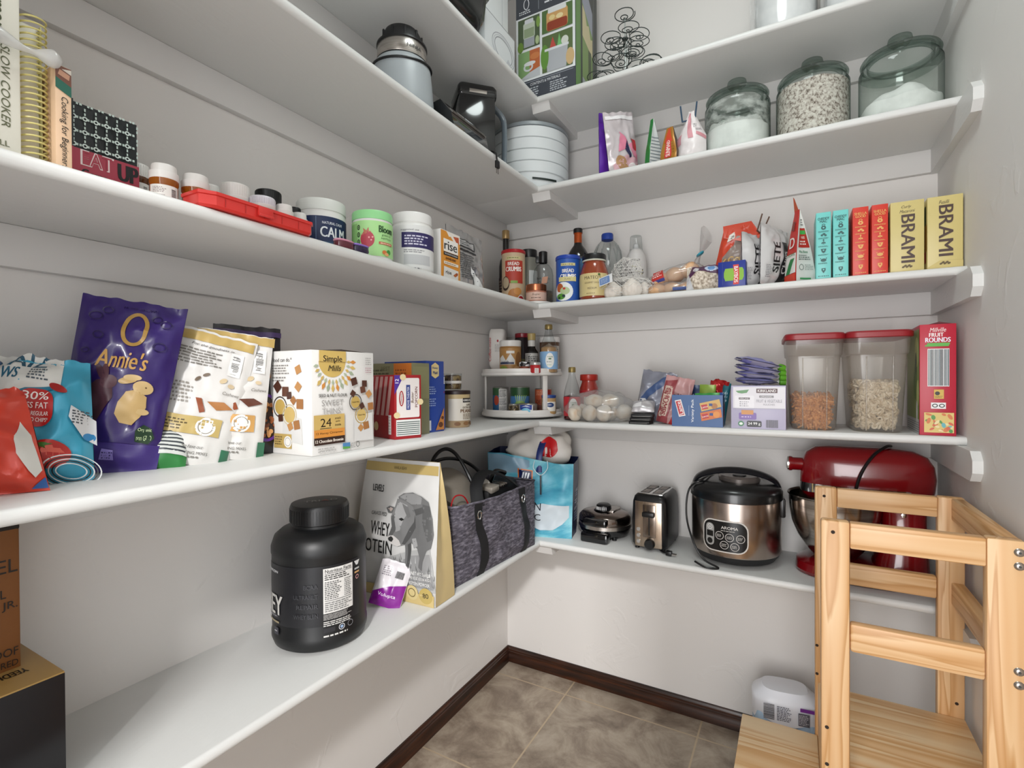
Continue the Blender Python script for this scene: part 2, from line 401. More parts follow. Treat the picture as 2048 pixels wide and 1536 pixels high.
# ================================================================ the pantry shell
W = 1.514; YF = -2.35; ZC = 2.95
struct(MB().box(-0.1, 0, YF-0.1, 0.1, -0.02, ZC, WALL), 'wall_left')
struct(MB().box(0, W, 0, 0.1, -0.02, ZC, WALL), 'wall_back')
struct(MB().box(W, W+0.1, YF-0.1, 0.1, -0.02, ZC, WALLR), 'wall_right')
struct(MB().box(0, 0.70, YF-0.1, YF, -0.02, ZC, WALL).box(0.70, W, YF-0.1, YF, 2.1, ZC, WALL), 'wall_front')
struct(MB().box(0, W, YF-0.1, 0, ZC, ZC+0.05, C('#e8e8e6', 0.7)), 'ceiling')
def floor_mat():
    m, nt, b = nodes('stone_tile')
    v = coords(nt, (1/0.504, 1/0.504, 1), (-0.33/0.504, 0.113/0.504, 0))
    br = N(nt, 'ShaderNodeTexBrick', offset=0.0, squash=1.0); nt.links.new(v, br.inputs['Vector'])
    for k, x in (('Scale', 1.0), ('Mortar Size', 0.0065), ('Mortar Smooth', 0.1), ('Brick Width', 1.0), ('Row Height', 1.0), ('Bias', 0.0)): br.inputs[k].default_value = x
    br.inputs['Color1'].default_value = (0.93, 0.93, 0.93, 1); br.inputs['Color2'].default_value = (1.07, 1.05, 1.03, 1); br.inputs['Mortar'].default_value = (1, 1, 1, 1)
    n = N(nt, 'ShaderNodeTexNoise', i_Scale=6.5, i_Detail=9, i_Roughness=0.68, i_Distortion=0.5); o = coords(nt); nt.links.new(o, n.inputs['Vector'])
    c = ramp(nt, n.outputs[0], [(0.30, '#66594d'), (0.45, '#897b6d'), (0.56, '#a29585'), (0.72, '#b9ad9f')])
    mu = N(nt, 'ShaderNodeMix', data_type='RGBA', blend_type='MULTIPLY'); mu.inputs[0].default_value = 1.0
    nt.links.new(c, mu.inputs[6]); nt.links.new(br.outputs['Color'], mu.inputs[7])
    mx = N(nt, 'ShaderNodeMix', data_type='RGBA'); nt.links.new(br.outputs['Fac'], mx.inputs[0]); nt.links.new(mu.outputs[2], mx.inputs[6]); mx.inputs[7].default_value = lin('#b3a087')
    nt.links.new(mx.outputs[2], b.inputs['Base Color']); b.inputs['Roughness'].default_value = 0.42
    ad = N(nt, 'ShaderNodeMath', operation='MULTIPLY_ADD'); ad.inputs[1].default_value = -1.0; nt.links.new(br.outputs['Fac'], ad.inputs[0])
    sm = N(nt, 'ShaderNodeMath', operation='MULTIPLY'); sm.inputs[1].default_value = 0.3; nt.links.new(n.outputs[0], sm.inputs[0]); nt.links.new(sm.outputs[0], ad.inputs[2])
    bp = N(nt, 'ShaderNodeBump', i_Strength=0.5, i_Distance=0.003); nt.links.new(ad.outputs[0], bp.inputs['Height']); nt.links.new(bp.outputs[0], b.inputs['Normal'])
    return m
struct(MB().box(0, W, YF-0.1, 0, -0.02, 0, floor_mat()), 'floor')
DARKWOOD = noise_mat('dark_stained_wood', [(0.35, '#1a0d07'), (0.55, '#33190c'), (0.75, '#4e2812')], 5, 0.28, 5, (1, 1, 14), dist=0.4)
BP = [(0, 0), (0.014, 0), (0.014, 0.030), (0.0125, 0.033), (0.0125, 0.046), (0.010, 0.049), (0.010, 0.054), (0.006, 0.059), (0.005, 0.065), (0, 0.0655)]
struct(MB().prism([(-d, z) for d, z in BP], 0, W, DARKWOOD, 'x'), 'baseboard_back')
struct(MB().prism(BP, YF, -0.001, DARKWOOD, 'y'), 'baseboard_left')
struct(MB().prism([(W-d, z) for d, z in BP], YF, -0.001, DARKWOOD, 'y'), 'baseboard_right')
struct(MB().prism([(0, z) for d, z in [(0, 0)]] + [(-0.012, 0), (-0.012, 0.004), (0, 0.004)], 0.0, W, C('#c2b099', 0.7), 'x'), 'trim_1')

# ---------------------------------------------------------------- five levels of corner shelving
ZS = {'A': 0.670, 'B': 1.113, 'C': 1.546, 'D': 1.976, 'E': 2.304}
DL, DB, TH = 0.316, 0.305, 0.022
def nose(d, t, b, n=7):           # board section with a rounded front edge
    r = (t-b)/2; o = [(0, b), (0, t)]
    for k in range(n+1):
        a = PI/2 - PI*k/n; o.append((d-r*0.75+r*0.75*math.cos(a), (t+b)/2+r*math.sin(a)))
    return o
WHERE = {'A': 'lowest white corner shelf, holding the toaster and red mixer', 'B': 'white corner shelf holding the cereal boxes and two tier turntable',
         'C': 'white corner shelf holding cookbooks, pill bottles and pasta boxes', 'D': 'white corner shelf holding the three glass storage jars', 'E': 'topmost white corner shelf, holding the drinks dispenser box'}
for k, z in ZS.items():
    r_ = tag(empty('corner_shelf', (0, 0, z)), WHERE[k], 'shelf', 'white corner shelves')
    MB().prism([(-d, h) for d, h in nose(DB, 0, -TH)], 0.0, W, SHELF, 'x').build('back_board', r_, sharp=50)
    MB().prism([(d, h) for d, h in nose(DL, -0.0003, -TH+0.0003)], YF, -DB+0.016, SHELF, 'y').build('side_board', r_, sharp=50)
    zb = -TH
    MB().box(0, 0.018, YF, 0, zb-0.07, zb, TRIMW, 0.0015).build('wall_cleat', r_)
    MB().box(0.018, W-0.019, -0.018, 0, zb-0.07, zb, TRIMW, 0.0015).build('wall_cleat', r_)
    ybk = -0.432
    MB().prism([(0, zb), (-0.412, zb), (ybk, zb-0.021), (ybk, zb-0.050), (-0.414, zb-0.071), (0, zb-0.071)], W-0.0195, W, SHELF, 'x').build('end_bracket', r_)
    MB().prism([(-0.018, zb), (-0.295, zb), (-0.283, zb-0.029), (-0.018, zb-0.029)], 0.285, 0.356, TRIMW, 'x').build('corner_brace', r_)
zA, zB, zC, zD, zE = (ZS[k] for k in 'ABCDE')

# ---------------------------------------------------------------- wooden step stool tower
tw = tag(empty('learning_tower', (1.345, -0.53, 0)), 'light pine toddler step tower with a railed platform standing against the right wall', 'step stool')
def board(name, x0, x1, y0, y1, z0, z1, ax, m=PINE, bev=0.003, holes=()):
    # the mesh is built lying along local x so that its grain runs lengthwise
    c = Vector(((x0+x1)/2-1.345, (y0+y1)/2+0.53, (z0+z1)/2)); sx, sy, sz = x1-x0, y1-y0, z1-z0
    rot = {'x': (0, 0, 0), 'z': (0, -PI/2, 0), 'y': (0, 0, PI/2)}[ax]
    L = {'x': (sx, sy, sz), 'z': (sz, sy, sx), 'y': (sy, sx, sz)}[ax]
    o = MB().box(-L[0]/2, L[0]/2, -L[1]/2, L[1]/2, -L[2]/2, L[2]/2, m, bev, 2).build(name, tw, c, rot=rot)
    return o
for yf in (-0.73, -0.36):
    yb = yf+0.026
    board('post', 1.183, 1.235, yf, yb, 0, 0.967, 'z', bev=0.006); board('post', 1.446, 1.499, yf, yb, 0, 0.967, 'z', bev=0.004)
    dz = 0.0 if yf < -0.5 else 0.006
    board('rail', 1.235, 1.446, yf+0.001, yb-0.001, 0.912+dz*0.5, 0.965, 'x'); board('rail', 1.235, 1.446, yf+0.001, yb-0.001, 0.698+dz*2, 0.757+dz*1.5, 'x', bev=0.006)
    board('foot_rail', 1.0, 1.446, yf+0.001, yb-0.001, 0.0, 0.05, 'x')
    board('step_post', 1.0, 1.04, yf, yb, 0.05, 0.265, 'z')
    pts = [(1.205, 0.943), (1.188 if yf > -0.5 else 1.194, 0.53), (1.188 if yf > -0.5 else 1.194, 0.452)]
    if yf > -0.5: pts += [(1.483, 0.46)]
    for hx, hz in pts: MB().lathe([(0.0001, 0), (0.0038, 0), (0.0038, 0.0006), (0, 0.0006)], C('#2a1c12', 0.8), 12, M=Matrix.Translation((hx-1.345, yf+0.53, hz)) @ Matrix.Rotation(PI/2, 4, 'X')).build('screw_hole', tw)
board('side_rail', 1.472, 1.498, -0.704, -0.36, 0.913, 0.966, 'y'); board('side_rail', 1.472, 1.498, -0.704, -0.36, 0.705, 0.758, 'y')
board('platform', 1.236, 1.499, -0.7035, -0.3605, 0.408, 0.426, 'x', PINE2)
board('riser', 1.190, 1.206, -0.704, -0.36, 0.284, 0.43, 'y', PINE2)
board('step_tread', 1.0, 1.189, -0.704, -0.36, 0.265, 0.283, 'x', PINE2)
for hz in (0.946, 0.921, 0.729, 0.704):
    MB().lathe([(0, 0.0034), (0.003, 0.0036), (0.0062, 0.0022), (0.0078, 0)], STEEL, 20).lathe([(0, 0.0042), (0.0022, 0.0042), (0.0024, 0.003)], C('#3a3a3a', 0.5), 6).build('bolt', tw, (1.4905-1.345, -0.7302+0.53, hz), rot=(PI/2, 0, 0))
# small pack of water bottles on the floor behind the step
wp = tag(empty('bottle_pack', (1.105, -0.165, 0), R(8)), 'shrink wrapped pack of pale blue bottles on the floor beneath the lowest shelf', 'bottle pack')
BLUEB = C('#a9c4de', 0.25, coat=0.3)
for i in range(3):
    for j in range(2):
        MB().lathe([(0, 0), (0.024, 0), (0.028, 0.006), (0.029, 0.02), (0.029, 0.20), (0.026, 0.222), (0.014, 0.245), (0.013, 0.262), (0, 0.263)], BLUEB, 20).build('bottle', wp, ((i-1)*0.060, (j-0.5)*0.060, 0))
def sleeve(u, v):
    a = 2*PI*u; q = 3.2
    cx = abs(math.cos(a))**(2/q)*(1 if math.cos(a) > 0 else -1)*0.0935; cy = abs(math.sin(a))**(2/q)*(1 if math.sin(a) > 0 else -1)*0.0635
    k = 1-0.32*max(0, v-0.72)/0.28
    sc_ = 1+0.02*math.sin(a*6)*(1-v)
    return (cx*k*sc_, cy*k*sc_, 0.205+v*0.085+0.006*math.cos(a*6)*(1-v) if v < 1 else 0.292)
sl = MB().grid(sleeve, 48, 8, C('#dfe2ea', 0.35)); sl.add([sleeve(i/24, 1) for i in range(24)], [list(range(24))], C('#dfe2ea', 0.35))
art(sl, [('bc', -0.065, 0.215, -0.035, 0.262, '#3c3c44', 1), ('l', -0.028, 0.215, 0.012, 0.26, 9, '#60606a'), ('r', 0.03, 0.212, 0.06, 0.25, '#55555f'), ('r', 0.035, 0.255, 0.075, 0.266, '#6d2a86'), ('l', 0.032, 0.215, 0.058, 0.247, 7, '#c8c8d0')], lambda u, v, l: (u, -0.0655-l, v))
sl.build('wrap_sleeve', wp)
# ================================================================ lowest shelf, back wall
def thing(mb, name, label, cat, loc, rz=0.0, group=None, rot=None, sharp=38):
    return tag(mb.build(name, None, loc, rz, rot, sharp), label, cat, group)
def rz_m(a): return Matrix.Rotation(a, 4, 'Z')
def mov(x, y, z, rx=0, ry=0, rz=0): return Matrix.Translation((x, y, z)) @ Euler((rx, ry, rz)).to_matrix().to_4x4()
def curve(pts, n=8):                   # smooth path through points
    P = [Vector(p) for p in pts]; o = []
    for i in range(len(P)-1):
        a = P[max(i-1, 0)]; b = P[i]; c = P[i+1]; d = P[min(i+2, len(P)-1)]
        for k in range(n):
            t = k/n; o.append(0.5*((2*b)+(c-a)*t+(2*a-5*b+4*c-d)*t*t+(3*b-a-3*c+d)*t**3))
    return o+[P[-1]]
# waffle maker
wm = tag(empty('waffle_maker', (0.502, -0.122, zA), R(-2)), 'round black and steel waffle maker beside the toaster', 'waffle maker')
MB().lathe([(0, 0.008), (0.07, 0.008), (0.09, 0.018), (0.096, 0.034), (0.096, 0.04), (0, 0.04)], BLKG).build('base', wm)
MB().lathe([(0.096, 0.040), (0.100, 0.042), (0.100, 0.055), (0.096, 0.057)], STEEL).build('rim_band', wm)
MB().lathe([(0.096, 0.057), (0.099, 0.062), (0.097, 0.078), (0.086, 0.090), (0.05, 0.097), (0, 0.099)], C('#8b7f78', 0.14, 1.0)).build('lid', wm)
MB().box(-0.052, 0.052, -0.118, -0.07, 0.0, 0.036, BLKG, 0.008).box(-0.045, 0.045, -0.114, -0.075, 0.058, 0.084, BLKG, 0.008).build('handle', wm)
MB().box(-0.035, 0.045, -0.03, 0.06, 0.093, 0.104, STEEL, 0.006).build('dial_plate', wm)
dk = MB().lathe([(0, 0.123), (0.02, 0.123), (0.027, 0.118), (0.029, 0.104), (0.034, 0.103), (0.034, 0.100)], BLK, 32, (0.0, -0.012))
for k in range(7): dk.box(-0.0012, 0.0012, -0.0325, -0.0285, 0.104, 0.115, C('#c9c9c9', 0.3), M=mov(0.0, -0.012, 0, rz=R(-36+12*k)))
dk.build('dial', wm)
for a in (40, 140, 220, 320): MB().lathe([(0, 0), (0.009, 0), (0.009, 0.012), (0, 0.012)], BLK, 12, (0.07*math.cos(R(a)), 0.07*math.sin(R(a)))).build('foot', wm)
# toaster
to = tag(empty('toaster', (0.696, -0.128, zA), R(-2)), 'black two slot toaster with a steel front plate', 'toaster')
tb = MB(); secs = []
for z, w_, d_, r_ in ((0.010, 0.058, 0.088, 0.02), (0.02, 0.062, 0.094, 0.022), (0.10, 0.063, 0.095, 0.022), (0.165, 0.060, 0.093, 0.022), (0.183, 0.055, 0.088, 0.02), (0.191, 0.047, 0.080, 0.018)):
    q = []
    for cx, cy, a0 in ((w_-r_, d_-r_, 0), (-w_+r_, d_-r_, 90), (-w_+r_, -d_+r_, 180), (w_-r_, -d_+r_, 270)):
        for k in range(6): a = R(a0+18*k); q.append((cx+r_*math.cos(a), cy+r_*math.sin(a), z))
    secs.append(q)
tb.loft(secs, BLK).build('body', to, sharp=50)
tp = MB().box(-0.044, 0.044, -0.074, 0.074, 0.188, 0.1945, CHROME, 0.003)
tp.build('top_plate', to)
for x in (-0.021, 0.021):
    for y0, y1 in ((-0.066, -0.003), (0.006, 0.066)):
        MB().box(x-0.0155, x+0.0155, y0, y1, 0.190, 0.1952, C('#2b2724', 0.5)).box(x-0.012, x+0.012, y0+0.004, y1-0.004, 0.1950, 0.1954, C('#6e6259', 0.3, 0.8)).tube([(x-0.004, y0+0.006, 0.1958), (x-0.004, y1-0.006, 0.1958)], 0.001, STEEL, 6).build('slot', to)
MB().box(-0.047, 0.047, -0.0985, -0.092, 0.012, 0.170, noise_mat('brushed_front', [(0.3, '#a5917f'), (0.7, '#c9b8a6')], 6, 0.25, 4, (60, 1, 1), metal=1.0), 0.003).build('front_plate', to)
MB().box(-0.018, 0.026, -0.1005, -0.0975, 0.048, 0.160, C('#8e8177', 0.2, 1.0), 0.002).box(0.002, 0.006, -0.1015, -0.098, 0.055, 0.14, BLK).build('lever_slot', to)
MB().box(-0.017, 0.025, -0.118, -0.099, 0.120, 0.137, BLK, 0.004).build('lever', to)
MB().lathe([(0, 0.016), (0.014, 0.016), (0.0165, 0.013), (0.018, 0)], BLK, 28, M=mov(0.006, -0.098, 0.026, rx=PI/2)).build('browning_knob', to)
for k in range(3): MB().lathe([(0, 0.003), (0.006, 0.003), (0.007, 0)], C('#b8b5b2', 0.3, 0.6), 20, M=mov(-0.034, -0.098, 0.030+0.021*k, rx=PI/2)).build('button', to)
for x in (-0.045, 0.045):
    for y in (-0.075, 0.07): MB().lathe([(0, 0), (0.008, 0), (0.008, 0.012), (0, 0.012)], BLK, 12, (x, y)).build('foot', to)
MB().tube(curve([(0.02, 0.03, 0.006), (0.03, -0.06, 0.005), (0.05, -0.098, 0.006), (0.068, -0.108, 0.008)]), 0.0035, BLK).box(0.064, 0.084, -0.120, -0.102, 0.002, 0.017, BLK, 0.003).box(0.084, 0.098, -0.117, -0.114, 0.005, 0.009, STEEL).box(0.084, 0.098, -0.108, -0.105, 0.005, 0.009, STEEL).build('power_cord', to)
# rice cooker
rc = tag(empty('rice_cooker', (0.962, -0.146, zA), R(6)), 'large round steel rice cooker with a black lid and button panel', 'rice cooker')
MB().lathe([(0, 0.002), (0.09, 0.002), (0.118, 0.012), (0.130, 0.028), (0.134, 0.036)], BLKM, 56).build('base', rc)
RST = noise_mat('brushed_cooker_steel', [(0.25, '#94857b'), (0.5, '#b9aaa0'), (0.75, '#d8cdc6')], 7, 0.24, 3, (1, 1, 0.02), metal=1.0)
MB().lathe([(0.134, 0.036), (0.1365, 0.04), (0.1365, 0.205), (0.135, 0.209)], RST, 56).build('steel_body', rc)
MB().lathe([(0.136, 0.205), (0.1405, 0.208), (0.1405, 0.232), (0.134, 0.244), (0.110, 0.256), (0.07, 0.262), (0, 0.264)], C('#101113', 0.28, coat=0.2), 56).build('lid', rc)
MB().lathe([(0.062, 0.260), (0.064, 0.272), (0.058, 0.278), (0, 0.278)], C('#77706c', 0.3, 0.6), 32, (0.012, -0.015)).lathe([(0, 0.282), (0.02, 0.281), (0.022, 0.277)], BLK, 20, (0.012, -0.03)).build('steam_vent', rc)
hp = [(-0.132, 0.0, 0.225), (-0.118, -0.012, 0.262), (-0.07, -0.03, 0.287), (0, -0.036, 0.296), (0.07, -0.03, 0.287), (0.118, -0.012, 0.262), (0.134, 0.0, 0.225)]
MB().tube(curve(hp, 5), 0.007, C('#14151a', 0.25, coat=0.3), 10, flat=2.4).build('carry_handle', rc)
MB().box(0.130, 0.146, -0.03, 0.02, 0.150, 0.212, C('#1a1a1c', 0.3), 0.006).box(0.145, 0.1475, -0.02, 0.01, 0.165, 0.195, C('#77736f', 0.3, 0.8)).build('latch', rc)
pn = MB(); P = on_cyl(0.1365)
def rr(x0, y0, x1, y1, r, n=5):
    o = []
    for cx, cy, a0 in ((x1-r, y1-r, 0), (x0+r, y1-r, 90), (x0+r, y0+r, 180), (x1-r, y0+r, 270)):
        for k in range(n+1): a = R(a0+90*k/n); o.append((cx+r*math.cos(a), cy+r*math.sin(a)))
    return o
art(pn, [('p', rr(-0.104, 0.052, 0.036, 0.152, 0.03), '#cfcac4'), ('p', rr(-0.1, 0.056, 0.032, 0.148, 0.027), '#0b0b0c')], P, (0.008, 0), 0.25, lift=0.0006, step=0.0008)
pi = [('p', rr(-0.092, 0.068, -0.064, 0.138, 0.013), '#9b9a98'), ('r', -0.089, 0.096, -0.067, 0.114, '#0a0a0a'), ('e', -0.078, 0.126, 0.009, 0.009, '#c9c8c6'), ('o', -0.078, 0.126, 0.005, 0.005, 0.0012, '#222222'), ('e', -0.078, 0.082, 0.009, 0.009, '#0c0c0c'),
      ('t', 'AROMA', -0.018, 0.130, 0.009, '#d8d4d0', {'b': 0.02, 'w': 0.05}), ('l', -0.043, 0.1185, 0.003, 0.1225, 1, '#b9b5b0')]
for x, y in ((-0.047, 0.104), (-0.018, 0.101), (0.013, 0.100), (-0.033, 0.076), (-0.003, 0.074)):
    pi += [('o', x, y, 0.0125, 0.0125, 0.0014, '#cfcac6'), ('l', x-0.008, y-0.005, x+0.008, y+0.005, 3, '#bdb9b5')]
art(pn, pi, P, (0.008, 0), 0.3, lift=0.0022)
pn.build('control_panel', rc)
MB().tube(curve([(-0.07, 0.07, 0.262), (-0.10, -0.05, 0.262), (-0.142, -0.05, 0.225), (-0.150, -0.06, 0.14), (-0.128, -0.098, 0.07), (-0.095, -0.120, 0.02), (-0.05, -0.140, 0.004), (-0.085, -0.150, 0.004), (-0.12, -0.13, 0.012)]), 0.0032, BLK).build('power_cord', rc)
# stand mixer
RED = C('#7a0710', 0.2, coat=0.7, name='mixer_red')
mx = tag(empty('stand_mixer', (1.305, -0.145, zA)), 'deep red stand mixer with a steel bowl', 'stand mixer')
def capsule(cx, cy, a, b, z, n=40, p=2.6):
    o = []
    for k in range(n):
        t = 2*PI*k/n; c, s_ = math.cos(t), math.sin(t)
        o.append((cx+a*math.copysign(abs(c)**(2/p), c), cy+b*math.copysign(abs(s_)**(2/p), s_), z))
    return o
MB().loft([capsule(0, 0, 0.165, 0.098, 0.002), capsule(0, 0, 0.170, 0.104, 0.012), capsule(0, 0, 0.166, 0.100, 0.034), capsule(0.004, 0, 0.15, 0.088, 0.046), capsule(0.02, 0, 0.12, 0.07, 0.052)], RED).build('base', mx)
MB().loft([capsule(0.095, 0, 0.068, 0.075, 0.045), capsule(0.100, 0, 0.060, 0.062, 0.09), capsule(0.104, 0, 0.053, 0.050, 0.15), capsule(0.104, 0, 0.053, 0.047, 0.20), capsule(0.098, 0, 0.062, 0.050, 0.245)], RED).build('pedestal', mx)
MB().loft([capsule(0.01, 0, 0.145, 0.050, 0.222, p=2.3), capsule(0.008, 0, 0.158, 0.060, 0.238, p=2.3), capsule(0.010, 0, 0.166, 0.0645, 0.268, p=2.4), capsule(0.012, 0, 0.168, 0.065, 0.305, p=2.4), capsule(0.012, 0, 0.163, 0.060, 0.34, p=2.5), capsule(0.010, 0, 0.150, 0.049, 0.366, p=2.6), capsule(0.006, 0, 0.122, 0.030, 0.382, p=2.6), capsule(0.0, 0, 0.08, 0.012, 0.387, p=2.4)], RED).build('motor_head', mx, sharp=60)
bn = MB(); o1 = capsule(0.009, 0, 0.1655, 0.0655, 0.247, p=2.35); bn.loft([o1, [(x, y, 0.274) for x, y, z in o1]], CHROME, caps=False)
art(bn, [('l', -0.11, 0.256, -0.06, 0.262, 1, '#33302e'), ('r', 0.02, 0.255, 0.028, 0.266, '#222222')], on_front(-0.0662))
bn.build('chrome_band', mx)
MB().lathe([(0, 0.026), (0.012, 0.026), (0.016, 0.02), (0.016, 0)], BLKG, 20, M=mov(0.045, -0.062, 0.25, rx=PI/2)).build('speed_knob', mx)
MB().lathe([(0.020, 0.0), (0.020, 0.045), (0.023, 0.05), (0.023, 0.056)], RED, 24, M=mov(-0.13, 0, 0.325, ry=-PI/2)).build('attachment_hub', mx)
MB().lathe([(0, 0.064), (0.014, 0.064), (0.022, 0.06), (0.022, 0.056)], CHROME, 24, M=mov(-0.13, 0, 0.325, ry=-PI/2)).build('hub_cap', mx)
MB().lathe([(0.0, 0.048), (0.05, 0.048), (0.056, 0.052), (0.075, 0.075), (0.098, 0.11), (0.113, 0.15), (0.120, 0.195), (0.1215, 0.232), (0.1255, 0.235), (0.1245, 0.238), (0.119, 0.233), (0.117, 0.195), (0.109, 0.15), (0.094, 0.112), (0.07, 0.077), (0, 0.055)], noise_mat('bowl_steel', [(0.3, '#8f8880'), (0.7, '#c4beb8')], 4, 0.16, 3, (1, 1, 20), metal=1.0), 48, (-0.066, 0)).build('bowl', mx)
MB().lathe([(0.045, 0.24), (0.045, 0.215), (0.012, 0.205), (0.012, 0.12), (0, 0.12)], STEEL, 24, (-0.066, 0)).build('beater_shaft', mx)
MB().tube(curve([(0.078, 0.02, 0.392), (0.062, -0.015, 0.393), (0.03, -0.05, 0.372), (0.004, -0.072, 0.335), (-0.012, -0.075, 0.29), (-0.018, -0.070, 0.235), (-0.015, -0.085, 0.15)]), 0.0042, BLK).build('power_cord', mx)
MB().lathe([(0, 0.004), (0.006, 0.003), (0.007, 0)], CHROME, 16, M=mov(0.098, -0.049, 0.205, rx=PI/2)).build('hinge_pin', mx)
# blue shopping bag in the corner with a white carrier bag stuffed in it
TEAL = noise_mat('teal_print', [(0.32, '#1d6f92'), (0.5, '#4fa3bb'), (0.62, '#86c6d2'), (0.72, '#a9d2da')], 5, 0.35, 5, (1, 1, 1.6), dist=0.8)
NAVY = C('#131f4c', 0.4)
sb = MB()
F, Sd = gbag(sb, 0.325, 0.315, 0.185, TEAL, NAVY, NAVY, seed=3, wr=0.011, kf=9, top=lambda u: 0.0 if u < -0.1 else (0.035*min(1, (u+0.1)/0.2)), wf=lambda t: 0.97+0.05*t, crease=0.0)
art(sb, [('p', [(0.0, 0.045), (0.04, 0.03), (0.09, 0.035), (0.125, 0.06), (0.15, 0.09), (0.15, 0.14), (0.05, 0.14), (0.0, 0.12)], '#c3cdd4'), ('p', [(-0.16, 0.25), (-0.1, 0.24), (-0.04, 0.25), (0.0, 0.28), (0.0, 0.305), (-0.16, 0.312)], '#7f9fb4'),
         ('t', 'N', 0.030, 0.125, 0.028, '#131722'), ('t', 'C', 0.030, 0.082, 0.028, '#131722'), ('r', -0.045, 0.222, 0.012, 0.268, '#e2792c'), ('r', -0.041, 0.226, 0.008, 0.264, '#10194a')] +
    [('p', [(-0.030+0.010*k, 0.232), (-0.024+0.010*k, 0.232), (-0.019+0.010*k, 0.256), (-0.025+0.010*k, 0.256)], '#e8edf4') for k in range(3)], lambda u, v, l: F(u, v, l+0.0016), (0.008, 0.008), 0.35)
art(sb, [('t', 'COLLECTION', 0.0, 0.19, 0.011, '#e6eaf2', {'b': 0.02, 'w': 0.08}), ('l', -0.04, 0.165, 0.05, 0.182, 2, '#aab4d0'), ('l', -0.05, 0.135, 0.045, 0.155, 2, '#dfe4f0'), ('t', 'GE STARTS NOW', -0.01, 0.117, 0.011, '#e6eaf2', {'b': 0.03, 'w': 0.10}), ('l', -0.06, 0.062, 0.04, 0.105, 4, '#aab4d0')], lambda u, v, l: Sd(u, v, l+0.001), (0.012, 0.012), 0.4)
sbo = thing(sb, 'shopping_bag', 'blue and teal reusable shopping bag in the corner of the lowest shelf', 'bag', (0.232, -0.182, zA), R(16), sharp=60)
MB().tube(curve([(0.035, -0.096, 0.245), (0.038, -0.088, 0.32), (0.06, -0.03, 0.385), (0.10, 0.02, 0.392)], 7), 0.012, C('#1b2a66', 0.4), 8, flat=0.2).build('bag_handle', sbo)
MB().tube(curve([(0.02, -0.103, 0.29), (0.018, -0.112, 0.262), (0.045, -0.114, 0.238), (0.07, -0.112, 0.262), (0.068, -0.1, 0.29)]), 0.0012, C('#dfe6ea', 0.5), 6).box(0.042, 0.048, -0.117, -0.112, 0.165, 0.238, C('#20202a', 0.4), 0.001).build('hang_loop', sbo)
wb = MB(); 
def crush(p): return p+Vector((0, 0, 0.012*noise.noise(p*24)))
wb.blob((0, 0, 0), (0.125, 0.075, 0.085), C('#d9d4cd', 0.4), 0.35, 9, 4, 4, fn=crush)
def wbf(u, v, l):
    d_ = Vector((u/0.125, 0, v/0.085)); q = 1-min(0.96, d_.length_squared); n_ = Vector((d_.x, -math.sqrt(q), d_.z))
    dd = 1+0.35*noise.noise(n_*9*0.2+Vector((4, 6.8, 0))); p = Vector((n_.x*0.125*dd, n_.y*0.075*dd, n_.z*0.085*dd)); return crush(p)+n_*(l+0.002)
art(wb, [('e', 0.055, 0.012, 0.036, 0.036, '#c8141c'), ('p', rr(0.037, -0.02, 0.046, 0.012, 0.004), '#e6e0da'), ('p', rr(0.06, -0.02, 0.069, 0.014, 0.004), '#e6e0da')], wbf, (0.008, 0.008), 0.4)
thing(wb, 'carrier_bag', 'white plastic carrier bag with a red disc inside the blue shopping bag', 'bag', (0.238, -0.165, zA+0.318), R(16), sharp=70)

